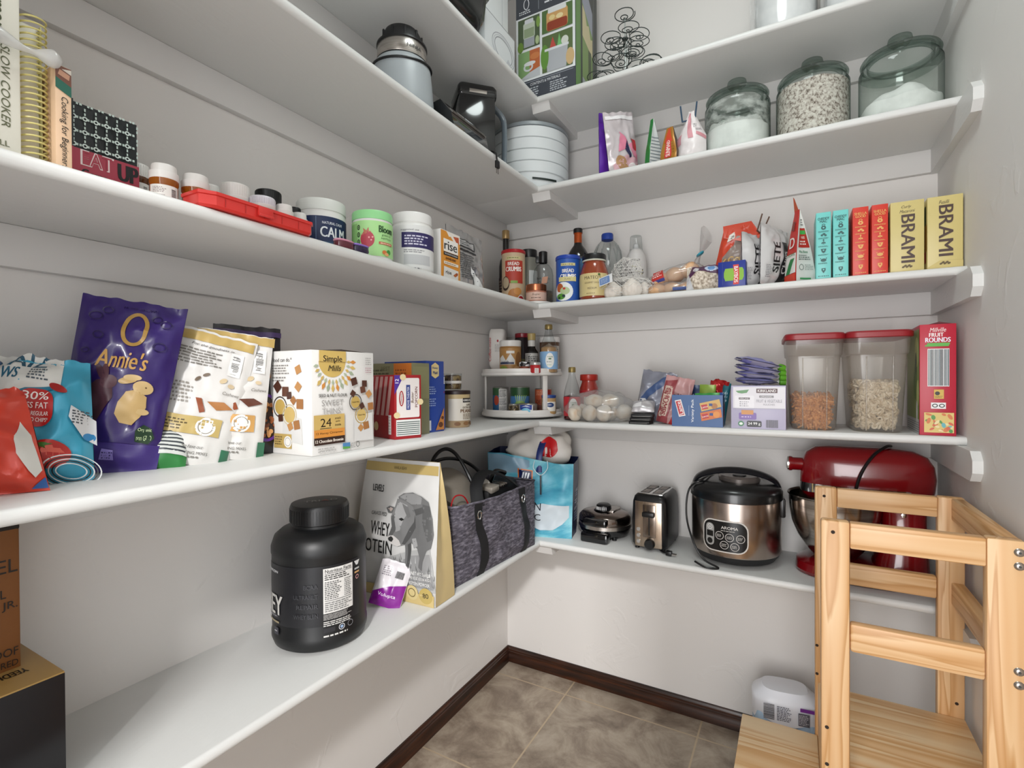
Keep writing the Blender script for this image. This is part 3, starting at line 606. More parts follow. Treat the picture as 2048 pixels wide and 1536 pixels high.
# ---------------------------------------------------------------- lowest shelf, left wall
# black protein jar
jr = MB(); rj = 0.105
jr.lathe([(0, 0.0), (0.088, 0.0), (0.1, 0.008), (rj, 0.022), (rj, 0.034), (0.1035, 0.037), (0.1035, 0.205), (rj, 0.208), (rj, 0.222), (0.098, 0.243), (0.085, 0.254), (0.066, 0.258), (0.061, 0.262), (0.061, 0.272)], C('#0e0f11', 0.42), 64)
J = on_cyl(0.1037)
ja = [('r', -0.16, 0.062, 0.094, 0.192, '#16161a'), ('r', 0.006, 0.088, 0.074, 0.186, '#d6d4d1'), ('t', 'Nutrition Facts', 0.040, 0.180, 0.0075, '#111111', {'b': 0.03, 'w': 0.062}), ('r', 0.009, 0.174, 0.071, 0.175, '#222222'), ('l', 0.009, 0.160, 0.071, 0.173, 3, '#333333'), ('l', 0.009, 0.118, 0.045, 0.158, 10, '#555555'), ('l', 0.052, 0.118, 0.071, 0.158, 10, '#555555'), ('r', 0.009, 0.115, 0.071, 0.116, '#222222'), ('l', 0.009, 0.091, 0.071, 0.113, 5, '#777777'),
      ('l', 0.006, 0.074, 0.074, 0.087, 5, '#a9a7a4'), ('l', 0.006, 0.060, 0.074, 0.072, 3, '#d0cecb'), ('o', 0.045, 0.052, 0.007, 0.007, 0.0015, '#c8c8cc'), ('e', 0.045, 0.052, 0.0035, 0.0035, '#8fa5c4'), ('o', 0.066, 0.053, 0.007, 0.007, 0.0015, '#77777c'), ('r', 0.006, 0.047, 0.030, 0.057, '#2a2a2e'), ('l', 0.006, 0.036, 0.07, 0.043, 1, '#cfcdca'),
      ('p', [(0.078, 0.186), (0.096, 0.186), (0.09, 0.176), (0.084, 0.176)], '#d8d8d8'), ('r', 0.079, 0.166, 0.094, 0.170, '#b9b9b9'), ('r', 0.079, 0.158, 0.094, 0.162, '#c89d6a'), ('o', 0.087, 0.149, 0.005, 0.005, 0.0015, '#d69a9a'),
      ('t', 'HEY', -0.122, 0.105, 0.042, '#b9b7b2', {'b': 0.05, 'w': 0.075}), ('t', 'NUTRITION', -0.128, 0.178, 0.0055, '#dadada', {'w': 0.06}), ('r', -0.15, 0.066, -0.096, 0.070, '#8f8266'), ('r', -0.115, 0.040, -0.098, 0.056, '#2c2c36'), ('l', -0.113, 0.046, -0.1, 0.050, 1, '#e5e5e5'), ('l', -0.15, 0.078, -0.098, 0.084, 1, '#77757a')]
for k, t in enumerate(('BCAA', 'ULTRAFILTERED', 'REPAIR', 'WHEY BLEND')):
    ja.append(('t', t[:9], -0.004, 0.150-0.021*k, 0.009, '#3a3a3f', {'al': 'r', 'b': 0.03, 'w': min(0.052, 0.0075*len(t))}))
art(jr, ja, J, (0.01, 0), 0.4)
jo = thing(jr, 'protein_jar', 'big black plastic protein jar with a nutrition panel', 'jar', (0.160, -1.161, zA), R(50))
ld = MB().lathe([(0.063, 0.268), (0.065, 0.270), (0.065, 0.305), (0.062, 0.311), (0.056, 0.312), (0, 0.3125)], BLK, 64)
for k in range(60): ld.box(-0.0008, 0.0008, -0.0658, -0.064, 0.272, 0.302, BLK, M=rz_m(2*PI*k/60))
art(ld, [('t', 'TRI', -0.017, 0.0, 0.017, '#8d8a84', {'b': 0.02, 'w': 0.036}), ('t', 'A', 0.012, 0.0, 0.017, '#8a2a1e', {'b': 0.02}), ('t', 'D', 0.032, 0.0, 0.017, '#8d8a84', {'b': 0.02}), ('l', -0.02, 0.024, 0.02, 0.029, 1, '#55524e')], on_top(0.3126))
ld.build('lid', jo)
# whey pouch
wg = MB(); GOLD = C('#c9b483', 0.35, 0.15)
F, Sd = gbag(wg, 0.285, 0.372, 0.088, C('#c9c8c6', 0.33), GOLD, GOLD, prof=lambda t: max(0.02, 1-t**1.6), wf=lambda t: 1.0-0.10*t**2, seed=8, wr=0.004, bulge=0.006, crease=0.012)
GC = lambda n_: ['#6b6b6b', '#8b8b8b', '#4e4e4e', '#a6a6a6'][n_]
def cp(x, y):
    xr = 1575-(y-115)*0.123; xl = 1000-0.17*(y-90); return (-0.1425+0.285*(x-xl)/(xr-xl), (1190-y)/1095*0.372)
def cpoly(col, *p): return ('p', [cp(*q) for q in p], col)
cow = [cpoly('#a9a9a8', (1140, 870), (1290, 800), (1460, 740), (1462, 1080), (1150, 1080)), cpoly('#8f8f8f', (1200, 930), (1290, 830), (1455, 790), (1455, 1060), (1180, 1060))]
rnd = random.Random(2)
for k in range(46):
    x = rnd.uniform(1165, 1455); y = rnd.uniform(860, 1050); cow.append(cpoly(rnd.choice(['#777777', '#b5b5b5', '#666666']), (x, y), (x+8, y), (x+rnd.uniform(-6, 14), y-rnd.uniform(25, 60))))
cow += [cpoly('#6a6a6a', (1262, 385), (1300, 355), (1375, 338), (1440, 362), (1482, 400), (1500, 520), (1495, 640), (1468, 745), (1440, 765), (1405, 850), (1388, 925), (1368, 900), (1384, 830), (1375, 760), (1335, 720), (1325, 800), (1300, 910), (1282, 1010), (1252, 1012), (1272, 900), (1288, 770), (1300, 600)),
        cpoly('#585858', (1440, 420), (1488, 430), (1496, 560), (1480, 680), (1450, 700), (1430, 560)), cpoly('#8a8a8a', (1270, 385), (1320, 352), (1400, 345), (1440, 370), (1430, 420), (1360, 430)), cpoly('#4a4a4a', (1310, 740), (1335, 720), (1325, 800), (1300, 910), (1285, 905), (1300, 820)),
        cpoly('#9a9a9a', (1345, 690), (1375, 680), (1380, 740), (1350, 760)), cpoly('#5c5c5c', (1166, 482), (1198, 460), (1238, 470), (1222, 512), (1182, 516)), cpoly('#a89a94', (1176, 482), (1204, 470), (1222, 480), (1206, 504)), cpoly('#505050', (1370, 470), (1440, 440), (1450, 480), (1390, 510)),
        cpoly('#777777', (1255, 400), (1320, 415), (1375, 445), (1388, 500), (1372, 600), (1335, 680), (1292, 742), (1232, 766), (1190, 760), (1160, 732), (1164, 700), (1200, 620), (1206, 540), (1230, 480)),
        cpoly('#9c9c9c', (1265, 420), (1330, 440), (1330, 500), (1290, 560), (1262, 640), (1222, 660), (1225, 560), (1240, 480)), cpoly('#5a5a5a', (1206, 545), (1230, 520), (1228, 640), (1196, 690), (1172, 690), (1200, 620)), cpoly('#4f4f4f', (1330, 620), (1370, 560), (1384, 500), (1380, 600), (1330, 690), (1290, 742), (1270, 740)),
        cpoly('#c9c5c2', (1160, 732), (1166, 700), (1200, 690), (1245, 720), (1262, 752), (1232, 766), (1190, 760)), cpoly('#2c2c2c', (1162, 722), (1172, 700), (1196, 700), (1206, 726), (1190, 742), (1168, 740)), cpoly('#1d1d1d', (1262, 552), (1282, 540), (1300, 552), (1280, 566)), cpoly('#6d6d6d', (1290, 430), (1340, 455), (1350, 520), (1325, 540), (1310, 480))]
art(wg, [('r', -0.14, 0.337, 0.14, 0.362, '#b09a62'), ('t', 'VANILLA BEAN', 0.0, 0.350, 0.008, '#40351c', {'b': 0.03, 'w': 0.05}), ('t', 'LEVELS', -0.075, 0.290, 0.019, '#1d1d1d', {'b': 0.06, 'w': 0.046}), ('t', 'GRASS FED', -0.058, 0.222, 0.010, '#252525', {'sh': 0.1, 'w': 0.06}),
    ('t', 'WHEY', -0.05, 0.182, 0.036, '#141414', {'b': 0.02, 'w': 0.072}), ('t', 'PROTEIN', -0.07, 0.134, 0.036, '#141414', {'b': 0.02, 'w': 0.14})] + cow +
    [('r', -0.14, 0.0, 0.141, 0.030, '#c6b078'), ('e', 0.03, 0.034, 0.020, 0.020, '#b59f5c'), ('e', 0.072, 0.030, 0.020, 0.020, '#cdbb86'), ('e', 0.116, 0.027, 0.021, 0.021, '#b59f5c'), ('t', '80', 0.116, 0.028, 0.013, '#1a1712', {'b': 0.03}), ('t', '6', 0.03, 0.036, 0.012, '#1a1712', {'b': 0.03}), ('o', 0.072, 0.03, 0.012, 0.012, 0.002, '#6f5f35'),
     ('t', 'NET WT 5.64 LB', 0.10, 0.082, 0.0085, '#f0efec', {'w': 0.062}), ('t', '90 OZ (2.56 KG)', 0.098, 0.069, 0.0085, '#f0efec', {'w': 0.068}), ('t', 'PROTEIN POWDER', 0.094, 0.056, 0.0085, '#f0efec', {'w': 0.072})], lambda u, v, l: F(u, v, l+0.0010), (0.008, 0.008), 0.4, step=0.00004)
thing(wg, 'protein_pouch', 'tall pale protein powder pouch with a cow picture', 'pouch', (0.172, -0.886, zA), R(2), sharp=60)
vp = MB(); S = bag(vp, 0.085, 0.115, 0.028, C('#d9d4d8', 0.3), C('#cfcacd', 0.3), 'pillow', 6, 0.005, 36)
art(vp, [('p', [(-0.042, 0.0), (0.042, 0.0), (0.042, 0.062), (0.0, 0.052), (-0.042, 0.03)], '#7d1c86'), ('t', 'Volupta', 0.0, 0.028, 0.011, '#efe8f2', {'w': 0.05}), ('l', -0.03, 0.075, 0.0, 0.1, 5, '#8c868c'), ('bc', 0.008, 0.075, 0.03, 0.092, '#444444')], S, (0.004, 0.004), 0.3)
thing(vp, 'snack_packet', 'small crumpled white and purple packet in front of the cow pouch', 'packet', (0.196, -0.990, zA+0.002), rot=(R(-22), R(14), R(24)), sharp=60)
# grey tote with black straps and what is stuffed into it
HEA = noise_mat('heather_fabric', [(0.3, '#2f2c34'), (0.5, '#55515c'), (0.7, '#7f7b86')], 60, 0.85, 4, (1, 1, 3), bump=0.3)
tt = MB(); F, Sd = gbag(tt, 0.462, 0.228, 0.205, HEA, HEA, HEA, seed=5, wr=0.010, kf=8, n=30, top=lambda u: 0.006*math.cos(u*9), wf=lambda t: 1.0)
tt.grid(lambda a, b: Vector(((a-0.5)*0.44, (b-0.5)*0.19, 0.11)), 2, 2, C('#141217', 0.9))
tt.tube([F((i/20-0.5)*0.462, 0.228) for i in range(21)]+[F((0.5-i/20)*0.462, 0.228, 0, 1) for i in range(21)], 0.004, HEA, 6, closed=True)
tto = thing(tt, 'tote_bag', 'dark grey heather tote bag with two black straps and eyelets', 'bag', (0.198, -0.571, zA), LEFT-R(3.5), sharp=60)
for x0 in (-0.105, 0.145):
    st = MB(); st.grid(lambda a, b: F(x0+(a-0.5)*0.038+0.016*math.sin(b*5), b*0.226, 0.003), 4, 24, C('#0f0f12', 0.7)); st.build('strap', tto, sharp=60)
    e_ = F(x0+0.016*math.sin(4.3), 0.19, 0.006); MB().tube([e_+Vector((0.0085*math.cos(2*PI*k/20), -0.001, 0.0125*math.sin(2*PI*k/20))) for k in range(20)], 0.0022, CHROME, 8, closed=True).build('eyelet', tto)
MB().tube(curve([(-0.105, -0.10, 0.21), (-0.06, -0.06, 0.262), (0.03, -0.03, 0.285), (0.11, -0.05, 0.262), (0.145, -0.10, 0.215)], 8), 0.004, C('#0f0f12', 0.7), 8, flat=5).build('handle', tto)
gb = MB().lathe([(0.0, 0.052), (0.045, 0.05), (0.072, 0.04), (0.084, 0.018), (0.086, 0.0), (0.084, -0.01), (0, -0.012)], C('#8c857b', 0.45, 0.3), 40)
gbo = thing(gb, 'metal_bowl', 'upturned dull grey pot lid leaning out of the grey tote', 'pot lid', (0.165, -0.665, zA+0.232), rot=(R(-8), R(48), R(-20)))
MB().tube(curve([(0.12*math.cos(a), 0.085*math.sin(a), 0.055+0.02*math.cos(2*a)) for a in [k*0.35-0.4 for k in range(14)]], 4), 0.006, BLK, 8).build('rim_cable', gbo)
tag(MB().tube(curve([(0.075, -0.70, zA+0.20), (0.08, -0.665, zA+0.30), (0.085, -0.58, zA+0.325), (0.10, -0.47, zA+0.30), (0.14, -0.42, zA+0.24), (0.15, -0.41, zA+0.14)], 8), 0.006, BLK, 8).build('power_cable'), 'thick black cable looping over the grey pot lid in the tote', 'cable')
pd = MB().lathe([(0, 0.004), (0.028, 0.004), (0.03, 0.002), (0.03, -0.002), (0, -0.004)], C('#c9c5bd', 0.4), 28, sy=1.35)
for k in range(9): pd.lathe([(0, 0.0046), (0.003, 0.0046), (0.003, 0.003)], C('#6c685f', 0.5), 8, (0.012*((k % 3)-1), 0.012*((k//3)-1)))
thing(pd, 'strainer_disc', 'small pale perforated disc lying in the grey tote', 'strainer', (0.205, -0.545, zA+0.235), rot=(R(20), R(62), R(-25)))
ap = MB().box(-0.10, 0.10, -0.045, 0.045, -0.09, 0.04, BLKM, 0.015).box(-0.09, -0.04, -0.05, 0.0, 0.03, 0.052, C('#b9b1a6', 0.3, 0.5), 0.005)
for k in range(4): ap.box(-0.03+0.012*k, -0.024+0.012*k, -0.05, 0.0, 0.036, 0.046, STEEL, 0.001)
apo = thing(ap, 'hand_mixer', 'black kitchen gadget with steel fittings in the grey tote', 'gadget', (0.215, -0.47, zA+0.198), rot=(R(4), R(-4), LEFT))
MB().tube(curve([(-0.02, 0.0, 0.045), (0.03, 0.01, 0.07), (0.08, 0.0, 0.055)]), 0.009, BLKG, 10).build('grip', apo)
tag(MB().tube(curve([(0.26, -0.775, zA+0.16), (0.265, -0.79, zA+0.21), (0.262, -0.765, zA+0.25), (0.268, -0.725, zA+0.245), (0.272, -0.70, zA+0.20), (0.268, -0.715, zA+0.16)], 8), 0.0022, C('#a8141c', 0.4), 6).build('red_loop'), 'thin red cord looped at the near end of the grey tote', 'cord')
# boxes by the doorway
bb = MB().box(-0.05, 0.05, -0.04, 0.04, 0, 0.385, C('#7a4a1e', 0.5), 0.003).box(-0.0505, 0.0505, -0.0405, 0.0405, 0.376, 0.388, C('#17110d', 0.5), 0.003)
art(bb, [('t', 'LABEL', 0.015, 0.325, 0.02, '#1c130b', {'w': 0.066}), ('t', 'COLONEL', 0.001, 0.285, 0.013, '#1c130b', {'b': 0.01, 'w': 0.068}), ('t', 'TAYLOR, JR.', 0.005, 0.266, 0.014, '#1c130b', {'b': 0.01, 'w': 0.085}), ('o', 0.008, 0.238, 0.014, 0.010, 0.003, '#1c130b'), ('t', 'ONLY', 0.010, 0.219, 0.008, '#1c130b'), ('t', 'PROOF', 0.025, 0.198, 0.012, '#1c130b', {'w': 0.044}), ('t', 'UNFILTERED', 0.016, 0.181, 0.009, '#1c130b', {'w': 0.062}),
    ('r', -0.049, 0.06, 0.044, 0.165, '#d9cf9f'), ('t', 'COLONEL E.H.', 0.004, 0.150, 0.010, '#1c130b', {'w': 0.07}), ('t', 'TAYLOR', 0.002, 0.125, 0.026, '#1c130b', {'w': 0.082}), ('t', '100 PROOF', 0.006, 0.102, 0.009, '#1c130b', {'w': 0.062}), ('t', 'UNFILTERED', 0.004, 0.088, 0.008, '#1c130b', {'w': 0.062})], on_front(-0.0401), rough=0.5)
thing(bb, 'bottle_box', 'tall brown cardboard box with black lettering and a cream label', 'box', (0.087, -1.728, zA), LEFT)
kb = MB().box(-0.09, 0.09, -0.085, 0.085, 0, 0.170, C('#141217', 0.3), 0.002)
kb.box(-0.0895, 0.0895, -0.0845, 0.0845, 0.168, 0.1715, C('#b08d52', 0.45), 0.001)
art(kb, [('t', 'YEEDI', 0.05, -0.03, 0.016, '#2a2012', {'b': 0.05, 'rot': 180, 'w': 0.03})], on_top(0.1715), rough=0.5)
art(kb, [('p', [(-0.085, 0.132), (0.0, 0.150), (-0.004, 0.14), (-0.02, 0.128), (-0.085, 0.112)], '#b9bcc4'), ('p', [(-0.085, 0.108), (0.004, 0.134), (0.004, 0.137), (-0.085, 0.111)], '#e6e6ea'), ('p', [(-0.085, 0.09), (-0.005, 0.118), (-0.008, 0.10), (-0.02, 0.088), (-0.085, 0.06)], '#8a6152'), ('p', [(-0.085, 0.056), (0.002, 0.086), (0.002, 0.089), (-0.085, 0.059)], '#e6e6ea'), ('e', -0.035, 0.052, 0.03, 0.013, '#2e6a2c', 0.3), ('p', [(-0.06, 0.045), (-0.02, 0.056), (-0.025, 0.034), (-0.06, 0.02)], '#b9bfce'), ('p', [(-0.085, 0.006), (-0.005, 0.034), (-0.005, 0.037), (-0.085, 0.009)], '#e6e6ea'), ('e', -0.05, 0.055, 0.004, 0.004, '#d6e2d0'), ('e', -0.03, 0.06, 0.004, 0.004, '#d6e2d0')], on_front(-0.0851), rough=0.3)
thing(kb, 'appliance_box', 'glossy black box with a gold top at the doorway end of the lowest shelf', 'box', (0.117, -1.742, zA), LEFT) 
# ================================================================ second shelf, left wall
def bagthing(name, label, cat, loc, rot, w, h, d, front, back, items, kind='pouch', seed=1, wr=0.004, n=28, cut=0.006, group=None, **k):
    mb = MB(); S = bag(mb, w, h, d, front, back, kind, seed, wr, n, **k)
    if items: art(mb, items, S, (cut, cut), 0.4)
    return thing(mb, name, label, cat, loc, group=group, rot=rot, sharp=65)
def boxthing(name, label, cat, loc, rz, w, d, h, col, front=(), left=(), right=(), top=(), rough=0.4, bev=0.0012, group=None, extra=None, rot=None):
    mb = MB().box(-w/2, w/2, -d/2, d/2, 0, h, C(col, rough), bev)
    if front: art(mb, front, on_front(-d/2-0.0002), rough=rough)
    if left: art(mb, left, on_left(-w/2-0.0002), rough=rough)
    if right: art(mb, right, on_right(w/2+0.0002), rough=rough)
    if top: art(mb, top, on_top(h+0.0002), rough=rough)
    if extra: extra(mb)
    return thing(mb, name, label, cat, loc, rz, group, rot)
RFOIL = C('#c5402f', 0.22, 0.1, name='red_foil')
bagthing('snack_bag', 'crumpled shiny red snack bag with a white top, at the doorway end of its shelf', 'bag', (0.172, -1.768, zB), (R(-12), 0, R(62)), 0.215, 0.145, 0.10, RFOIL, RFOIL,
    [('p', [(-0.11, 0.10), (-0.03, 0.112), (0.01, 0.104), (0.03, 0.128), (0.01, 0.145), (-0.11, 0.145)], '#cfcac4'), ('p', [(0.085, 0.055), (0.098, 0.02), (0.106, 0.03), (0.104, 0.08), (0.095, 0.10)], '#c9c6c0'), ('p', [(-0.06, 0.103), (-0.01, 0.116), (0.0, 0.106), (-0.03, 0.099)], '#b98a58'), ('p', [(0.090, 0.004), (0.107, 0.004), (0.107, 0.020)], '#25528f')], 'pillow', 11, 0.017, 34, kf=20, wf=lambda t: 1.0-0.30*t)
BFOIL = C('#3f9dbb', 0.28, 0.15, name='blue_foil')
ch = [('p', [(-0.085, 0.125), (-0.04, 0.118), (0.0, 0.142), (0.045, 0.15), (0.045, 0.2), (-0.085, 0.2)], '#d3d2cd'), ('p', [(-0.085, 0.118), (-0.04, 0.111), (0.0, 0.135), (0.048, 0.144), (0.048, 0.15), (0.0, 0.142), (-0.04, 0.118), (-0.085, 0.125)], '#1f6f8b'),
      ('t', 'AIZ', -0.005, 0.187, 0.022, '#1d4f66', {'b': 0.06, 'w': 0.055}), ('t', 'WS', -0.025, 0.165, 0.018, '#1f5a74', {'b': 0.05, 'w': 0.024}), ('l', 0.0, 0.155, 0.028, 0.175, 4, '#44505a'),
      ('p', rr(-0.008, 0.085, 0.038, 0.142, 0.018), '#b3201d'), ('e', 0.042, 0.145, 0.014, 0.006, '#9c1a18', -0.5), ('t', '30%', 0.015, 0.131, 0.0125, '#f3eeea', {'b': 0.04, 'w': 0.034}), ('t', 'LESS FAT', 0.014, 0.116, 0.009, '#f3eeea', {'b': 0.03, 'w': 0.036}), ('t', 'THAN REGULAR', 0.015, 0.104, 0.006, '#f3eeea', {'b': 0.02, 'w': 0.036}), ('t', 'POTATO CHIPS*', 0.015, 0.095, 0.006, '#f3eeea', {'b': 0.02, 'w': 0.036}),
      ('e', 0.035, 0.045, 0.026, 0.021, '#a8241f'), ('e', 0.042, 0.05, 0.012, 0.008, '#c9584a'), ('p', [(0.02, 0.058), (0.03, 0.062), (0.042, 0.06), (0.034, 0.056), (0.036, 0.05), (0.03, 0.055), (0.022, 0.052)], '#3c6b2a'),
      ('p', [(0.06, 0.118), (0.088, 0.098), (0.088, 0.062), (0.074, 0.07), (0.058, 0.1)], '#d0d0d2'), ('l', 0.062, 0.09, 0.084, 0.112, 5, '#444a52'), ('e', 0.08, 0.073, 0.007, 0.006, '#2d7fb5')]
ch += [('o', 0.06, 0.02, 0.032-0.004*k, 0.026-0.0035*k, 0.0016, '#1c2226' if k % 2 else '#d5d8d8') for k in range(5)]
bagthing('chip_bag', 'crumpled light blue crisp bag with a red badge, clipped at the top', 'bag', (0.138, -1.686, zB), (R(-14), R(5), R(60)), 0.165, 0.195, 0.075, BFOIL, BFOIL, ch, 'pillow', 23, 0.013, 36, kf=16, wf=lambda t: 1.12-0.34*t)
for k, (dx, dz, a) in enumerate(((0.0, 0.0, -38), (0.012, 0.014, -28))):
    cp = MB().tube(curve([(-0.055, 0, 0.036), (-0.05, 0, 0.045), (-0.04, 0, 0.040), (0.02, 0, -0.004), (0.03, 0, -0.004)], 5), 0.0042, C('#1d3f63', 0.35), 8).tube(curve([(-0.046, 0.004, 0.027), (-0.02, 0.006, 0.018), (0.02, 0.004, -0.008)], 4), 0.004, C('#1d3f63', 0.35), 8)
    thing(cp, 'bag_clip', ('dark blue bag clip nearest the doorway on the light blue crisp bag', 'dark blue bag clip standing up behind the light blue crisp bag')[k], 'bag clip', ((0.112, -1.722, zB+0.190), (0.080, -1.705, zB+0.212))[k], rot=(0, R((6, 62)[k]), R(60)), group='blue bag clips')
bagthing('mint_packet', 'narrow mint green packet between the red and light blue snack bags', 'packet', (0.200, -1.690, zB), (R(-10), R(-16), R(66)), 0.045, 0.118, 0.02, C('#a9b8a6', 0.35), C('#a9b8a6', 0.35), [('r', -0.012, 0.105, 0.004, 0.116, '#c6ccc4'), ('e', -0.012, 0.012, 0.01, 0.014, '#b07a4a')], 'pillow', 31, 0.005, 18)
PUR = C('#2f1c62', 0.28, coat=0.15, name='purple_film')
pa = [('r', -0.078, 0.0, 0.078, 0.05, '#3a2672'), ('o', 0.008, 0.246, 0.019, 0.032, 0.006, '#a98440'), ('t', "Annie's", 0.0, 0.190, 0.031, '#c79a55', {'b': 0.03, 'w': 0.074, 'sh': 0.25}), ('t', 'HOME GROWN', 0.01, 0.285, 0.005, '#2a1956', {'w': 0.05}),
      ('p', [(-0.045, 0.135), (-0.03, 0.152), (-0.016, 0.155), (-0.006, 0.145), (-0.003, 0.125), (-0.012, 0.105), (-0.02, 0.082), (-0.04, 0.082), (-0.05, 0.105)], '#4a2b35'), ('e', -0.012, 0.150, 0.012, 0.011, '#52303a'), ('e', -0.026, 0.165, 0.005, 0.014, '#472834', 0.5), ('e', -0.019, 0.166, 0.005, 0.014, '#52303a', 0.2),
      ('p', [(0.006, 0.118), (0.014, 0.136), (0.03, 0.14), (0.044, 0.13), (0.046, 0.112), (0.04, 0.095), (0.03, 0.082), (0.012, 0.084), (0.004, 0.098)], '#c3a36c'), ('e', 0.037, 0.145, 0.014, 0.012, '#cdb07c'), ('e', 0.014, 0.154, 0.013, 0.006, '#c3a36c', 0.25), ('e', 0.02, 0.160, 0.013, 0.0055, '#cdb07c', 0.1), ('e', 0.042, 0.104, 0.009, 0.005, '#cdb07c'), ('e', 0.041, 0.146, 0.0014, 0.0014, '#6d5230'),
      ('p', [(0.038, 0.055), (0.058, 0.052), (0.066, 0.062), (0.06, 0.078), (0.048, 0.084), (0.038, 0.074)], '#15351b'), ('t', 'non GMO', 0.051, 0.062, 0.009, '#cfe3b0', {'w': 0.022}), ('t', 'Organic', 0.051, 0.075, 0.007, '#d8e8b8', {'w': 0.02}), ('p', [(-0.01, 0.022), (0.012, 0.022), (0.010, 0.038), (-0.006, 0.040)], '#8a7ac0'), ('l', -0.006, 0.023, 0.01, 0.036, 3, '#33255f')]
pa += [('o', x, y, r_, r_*0.8, 0.0015, '#1c0f42') for x, y, r_ in ((-0.05, 0.262, 0.01), (-0.035, 0.275, 0.008), (0.05, 0.262, 0.009), (0.035, 0.27, 0.008), (-0.04, 0.228, 0.008), (0.048, 0.22, 0.01), (-0.055, 0.20, 0.006))]
bagthing('cracker_bag', 'tall purple bag of bunny shaped biscuits', 'bag', (0.128, -1.572, zB), (R(-8), R(8), R(56)), 0.150, 0.300, 0.055, PUR, PUR, pa, 'pillow', 5, 0.006, 32, edge=C('#c8c2d2', 0.4), wf=lambda t: 0.92+0.10*t)
WP = C('#d6d4d1', 0.42, name='white_pouch')
def pouch_art(s_):
    return [('r', -0.07, 0.232, 0.07, 0.25, '#b79c5c'), ('t', 'For the goodness in', 0.0, 0.224, 0.006, '#3d3a36', {'sh': 0.3, 'w': 0.075}), ('l', -0.055, 0.185, 0.022, 0.217, 6, '#77736d'), ('r', 0.033, 0.175, 0.056, 0.222, '#e3e2e0'), ('bc', 0.037, 0.180, 0.051, 0.217, '#2a2a2a', 1), ('l', -0.055, 0.11, -0.015, 0.15, 6, '#8d8881'),
            ('e', 0.0, 0.168, 0.006, 0.003, '#6a5a4a', 0.5), ('e', -0.012, 0.158, 0.006, 0.003, '#6a5a4a', 0.9), ('e', 0.03, 0.162, 0.007, 0.0045, '#c9b592', 0.6), ('e', 0.045, 0.155, 0.006, 0.004, '#cdb998'), ('t', 'Cashews', 0.048, 0.140, 0.006, '#77716a', {'sh': 0.3}),
            ('p', [(0.012, 0.118), (0.04, 0.122), (0.058, 0.112), (0.030, 0.104)], '#a8713f' if s_ else '#5b3020'), ('p', [(-0.008, 0.122), (0.002, 0.122), (0.012, 0.098), (0.004, 0.095)], '#8a4526'), ('r', -0.07, 0.055, 0.045, 0.088, '#b9a265' if s_ else '#c49656'), ('e', 0.02, 0.071, 0.017, 0.017, '#e5e3df'), ('o', 0.02, 0.071, 0.013, 0.013, 0.0015, '#8f8a80'), ('l', -0.06, 0.06, -0.008, 0.082, 4, '#5a4c2c'),
            ('t', 'We also have our', 0.0, 0.033, 0.006, '#55514b', {'sh': 0.3, 'w': 0.05}), ('t', 'BARS - BAKING MIXES', 0.0, 0.022, 0.005, '#55514b', {'w': 0.07}), ('l', -0.03, 0.012, 0.035, 0.018, 1, '#77736d'), ('r', 0.055, 0.0, 0.07, 0.035, '#2f6b4f')]
PW = dict(group='white cracker pouches')
bagthing('cracker_pouch', 'white cracker pouch with gold bands leaning beside the purple bag', 'pouch', (0.152, -1.462, zB), (R(-8), R(14), R(64)), 0.150, 0.255, 0.05, WP, WP, pouch_art(1), 'pouch', 41, 0.005, 28, **PW)
bagthing('cracker_pouch', 'second white cracker pouch, overlapped by the first, with a torn top edge', 'pouch', (0.165, -1.392, zB), (R(-6), R(7), R(66)), 0.135, 0.252, 0.045, WP, WP, pouch_art(0), 'pouch', 43, 0.005, 28, **PW)
bagthing('green_packet', 'low green and white packet behind the foot of the purple bag', 'packet', (0.165, -1.505, zB), (R(-25), R(8), R(62)), 0.075, 0.08, 0.03, C('#2e7a3c', 0.35), C('#2e7a3c', 0.35), [('r', -0.037, 0.022, 0.037, 0.078, '#cfd2ce')]+[('r', -0.034, 0.028+0.007*k, 0.034, 0.031+0.007*k, '#3a3f44') for k in range(7)], 'pillow', 13, 0.004, 16)
nb = [('o', 0.03, 0.075, 0.036, 0.05, 0.006, '#5b2d8a'), ('e', 0.03, 0.075, 0.03, 0.043, '#2a140c')]
rnd = random.Random(5)
for k in range(34):
    a = rnd.uniform(0, 2*PI); q = rnd.uniform(0, 1)**0.5
    nb.append(('e', 0.03+0.026*q*math.cos(a), 0.07+0.037*q*math.sin(a), rnd.uniform(0.004, 0.008), rnd.uniform(0.0025, 0.005), rnd.choice(['#a5642e', '#8a4a20', '#c08a52', '#6a3517']), rnd.uniform(0, 3)))
nb += [('e', 0.045, 0.205, 0.009, 0.006, '#9a5a2c', 0.6), ('e', 0.04, 0.165, 0.008, 0.006, '#a5683a', 0.2), ('e', 0.048, 0.18, 0.006, 0.005, '#7b4220'), ('r', -0.065, 0.247, 0.065, 0.258, '#3a2a52'), ('bc', 0.055, 0.05, 0.063, 0.12, '#cfcfcf', 1)]
bagthing('nut_bag', 'black stand up bag of nuts behind the white cracker pouches', 'bag', (0.145, -1.330, zB), (R(-4), R(2), R(72)), 0.130, 0.268, 0.055, C('#1c1a1e', 0.3), C('#1c1a1e', 0.3), nb, 'pouch', 17, 0.004, 28)
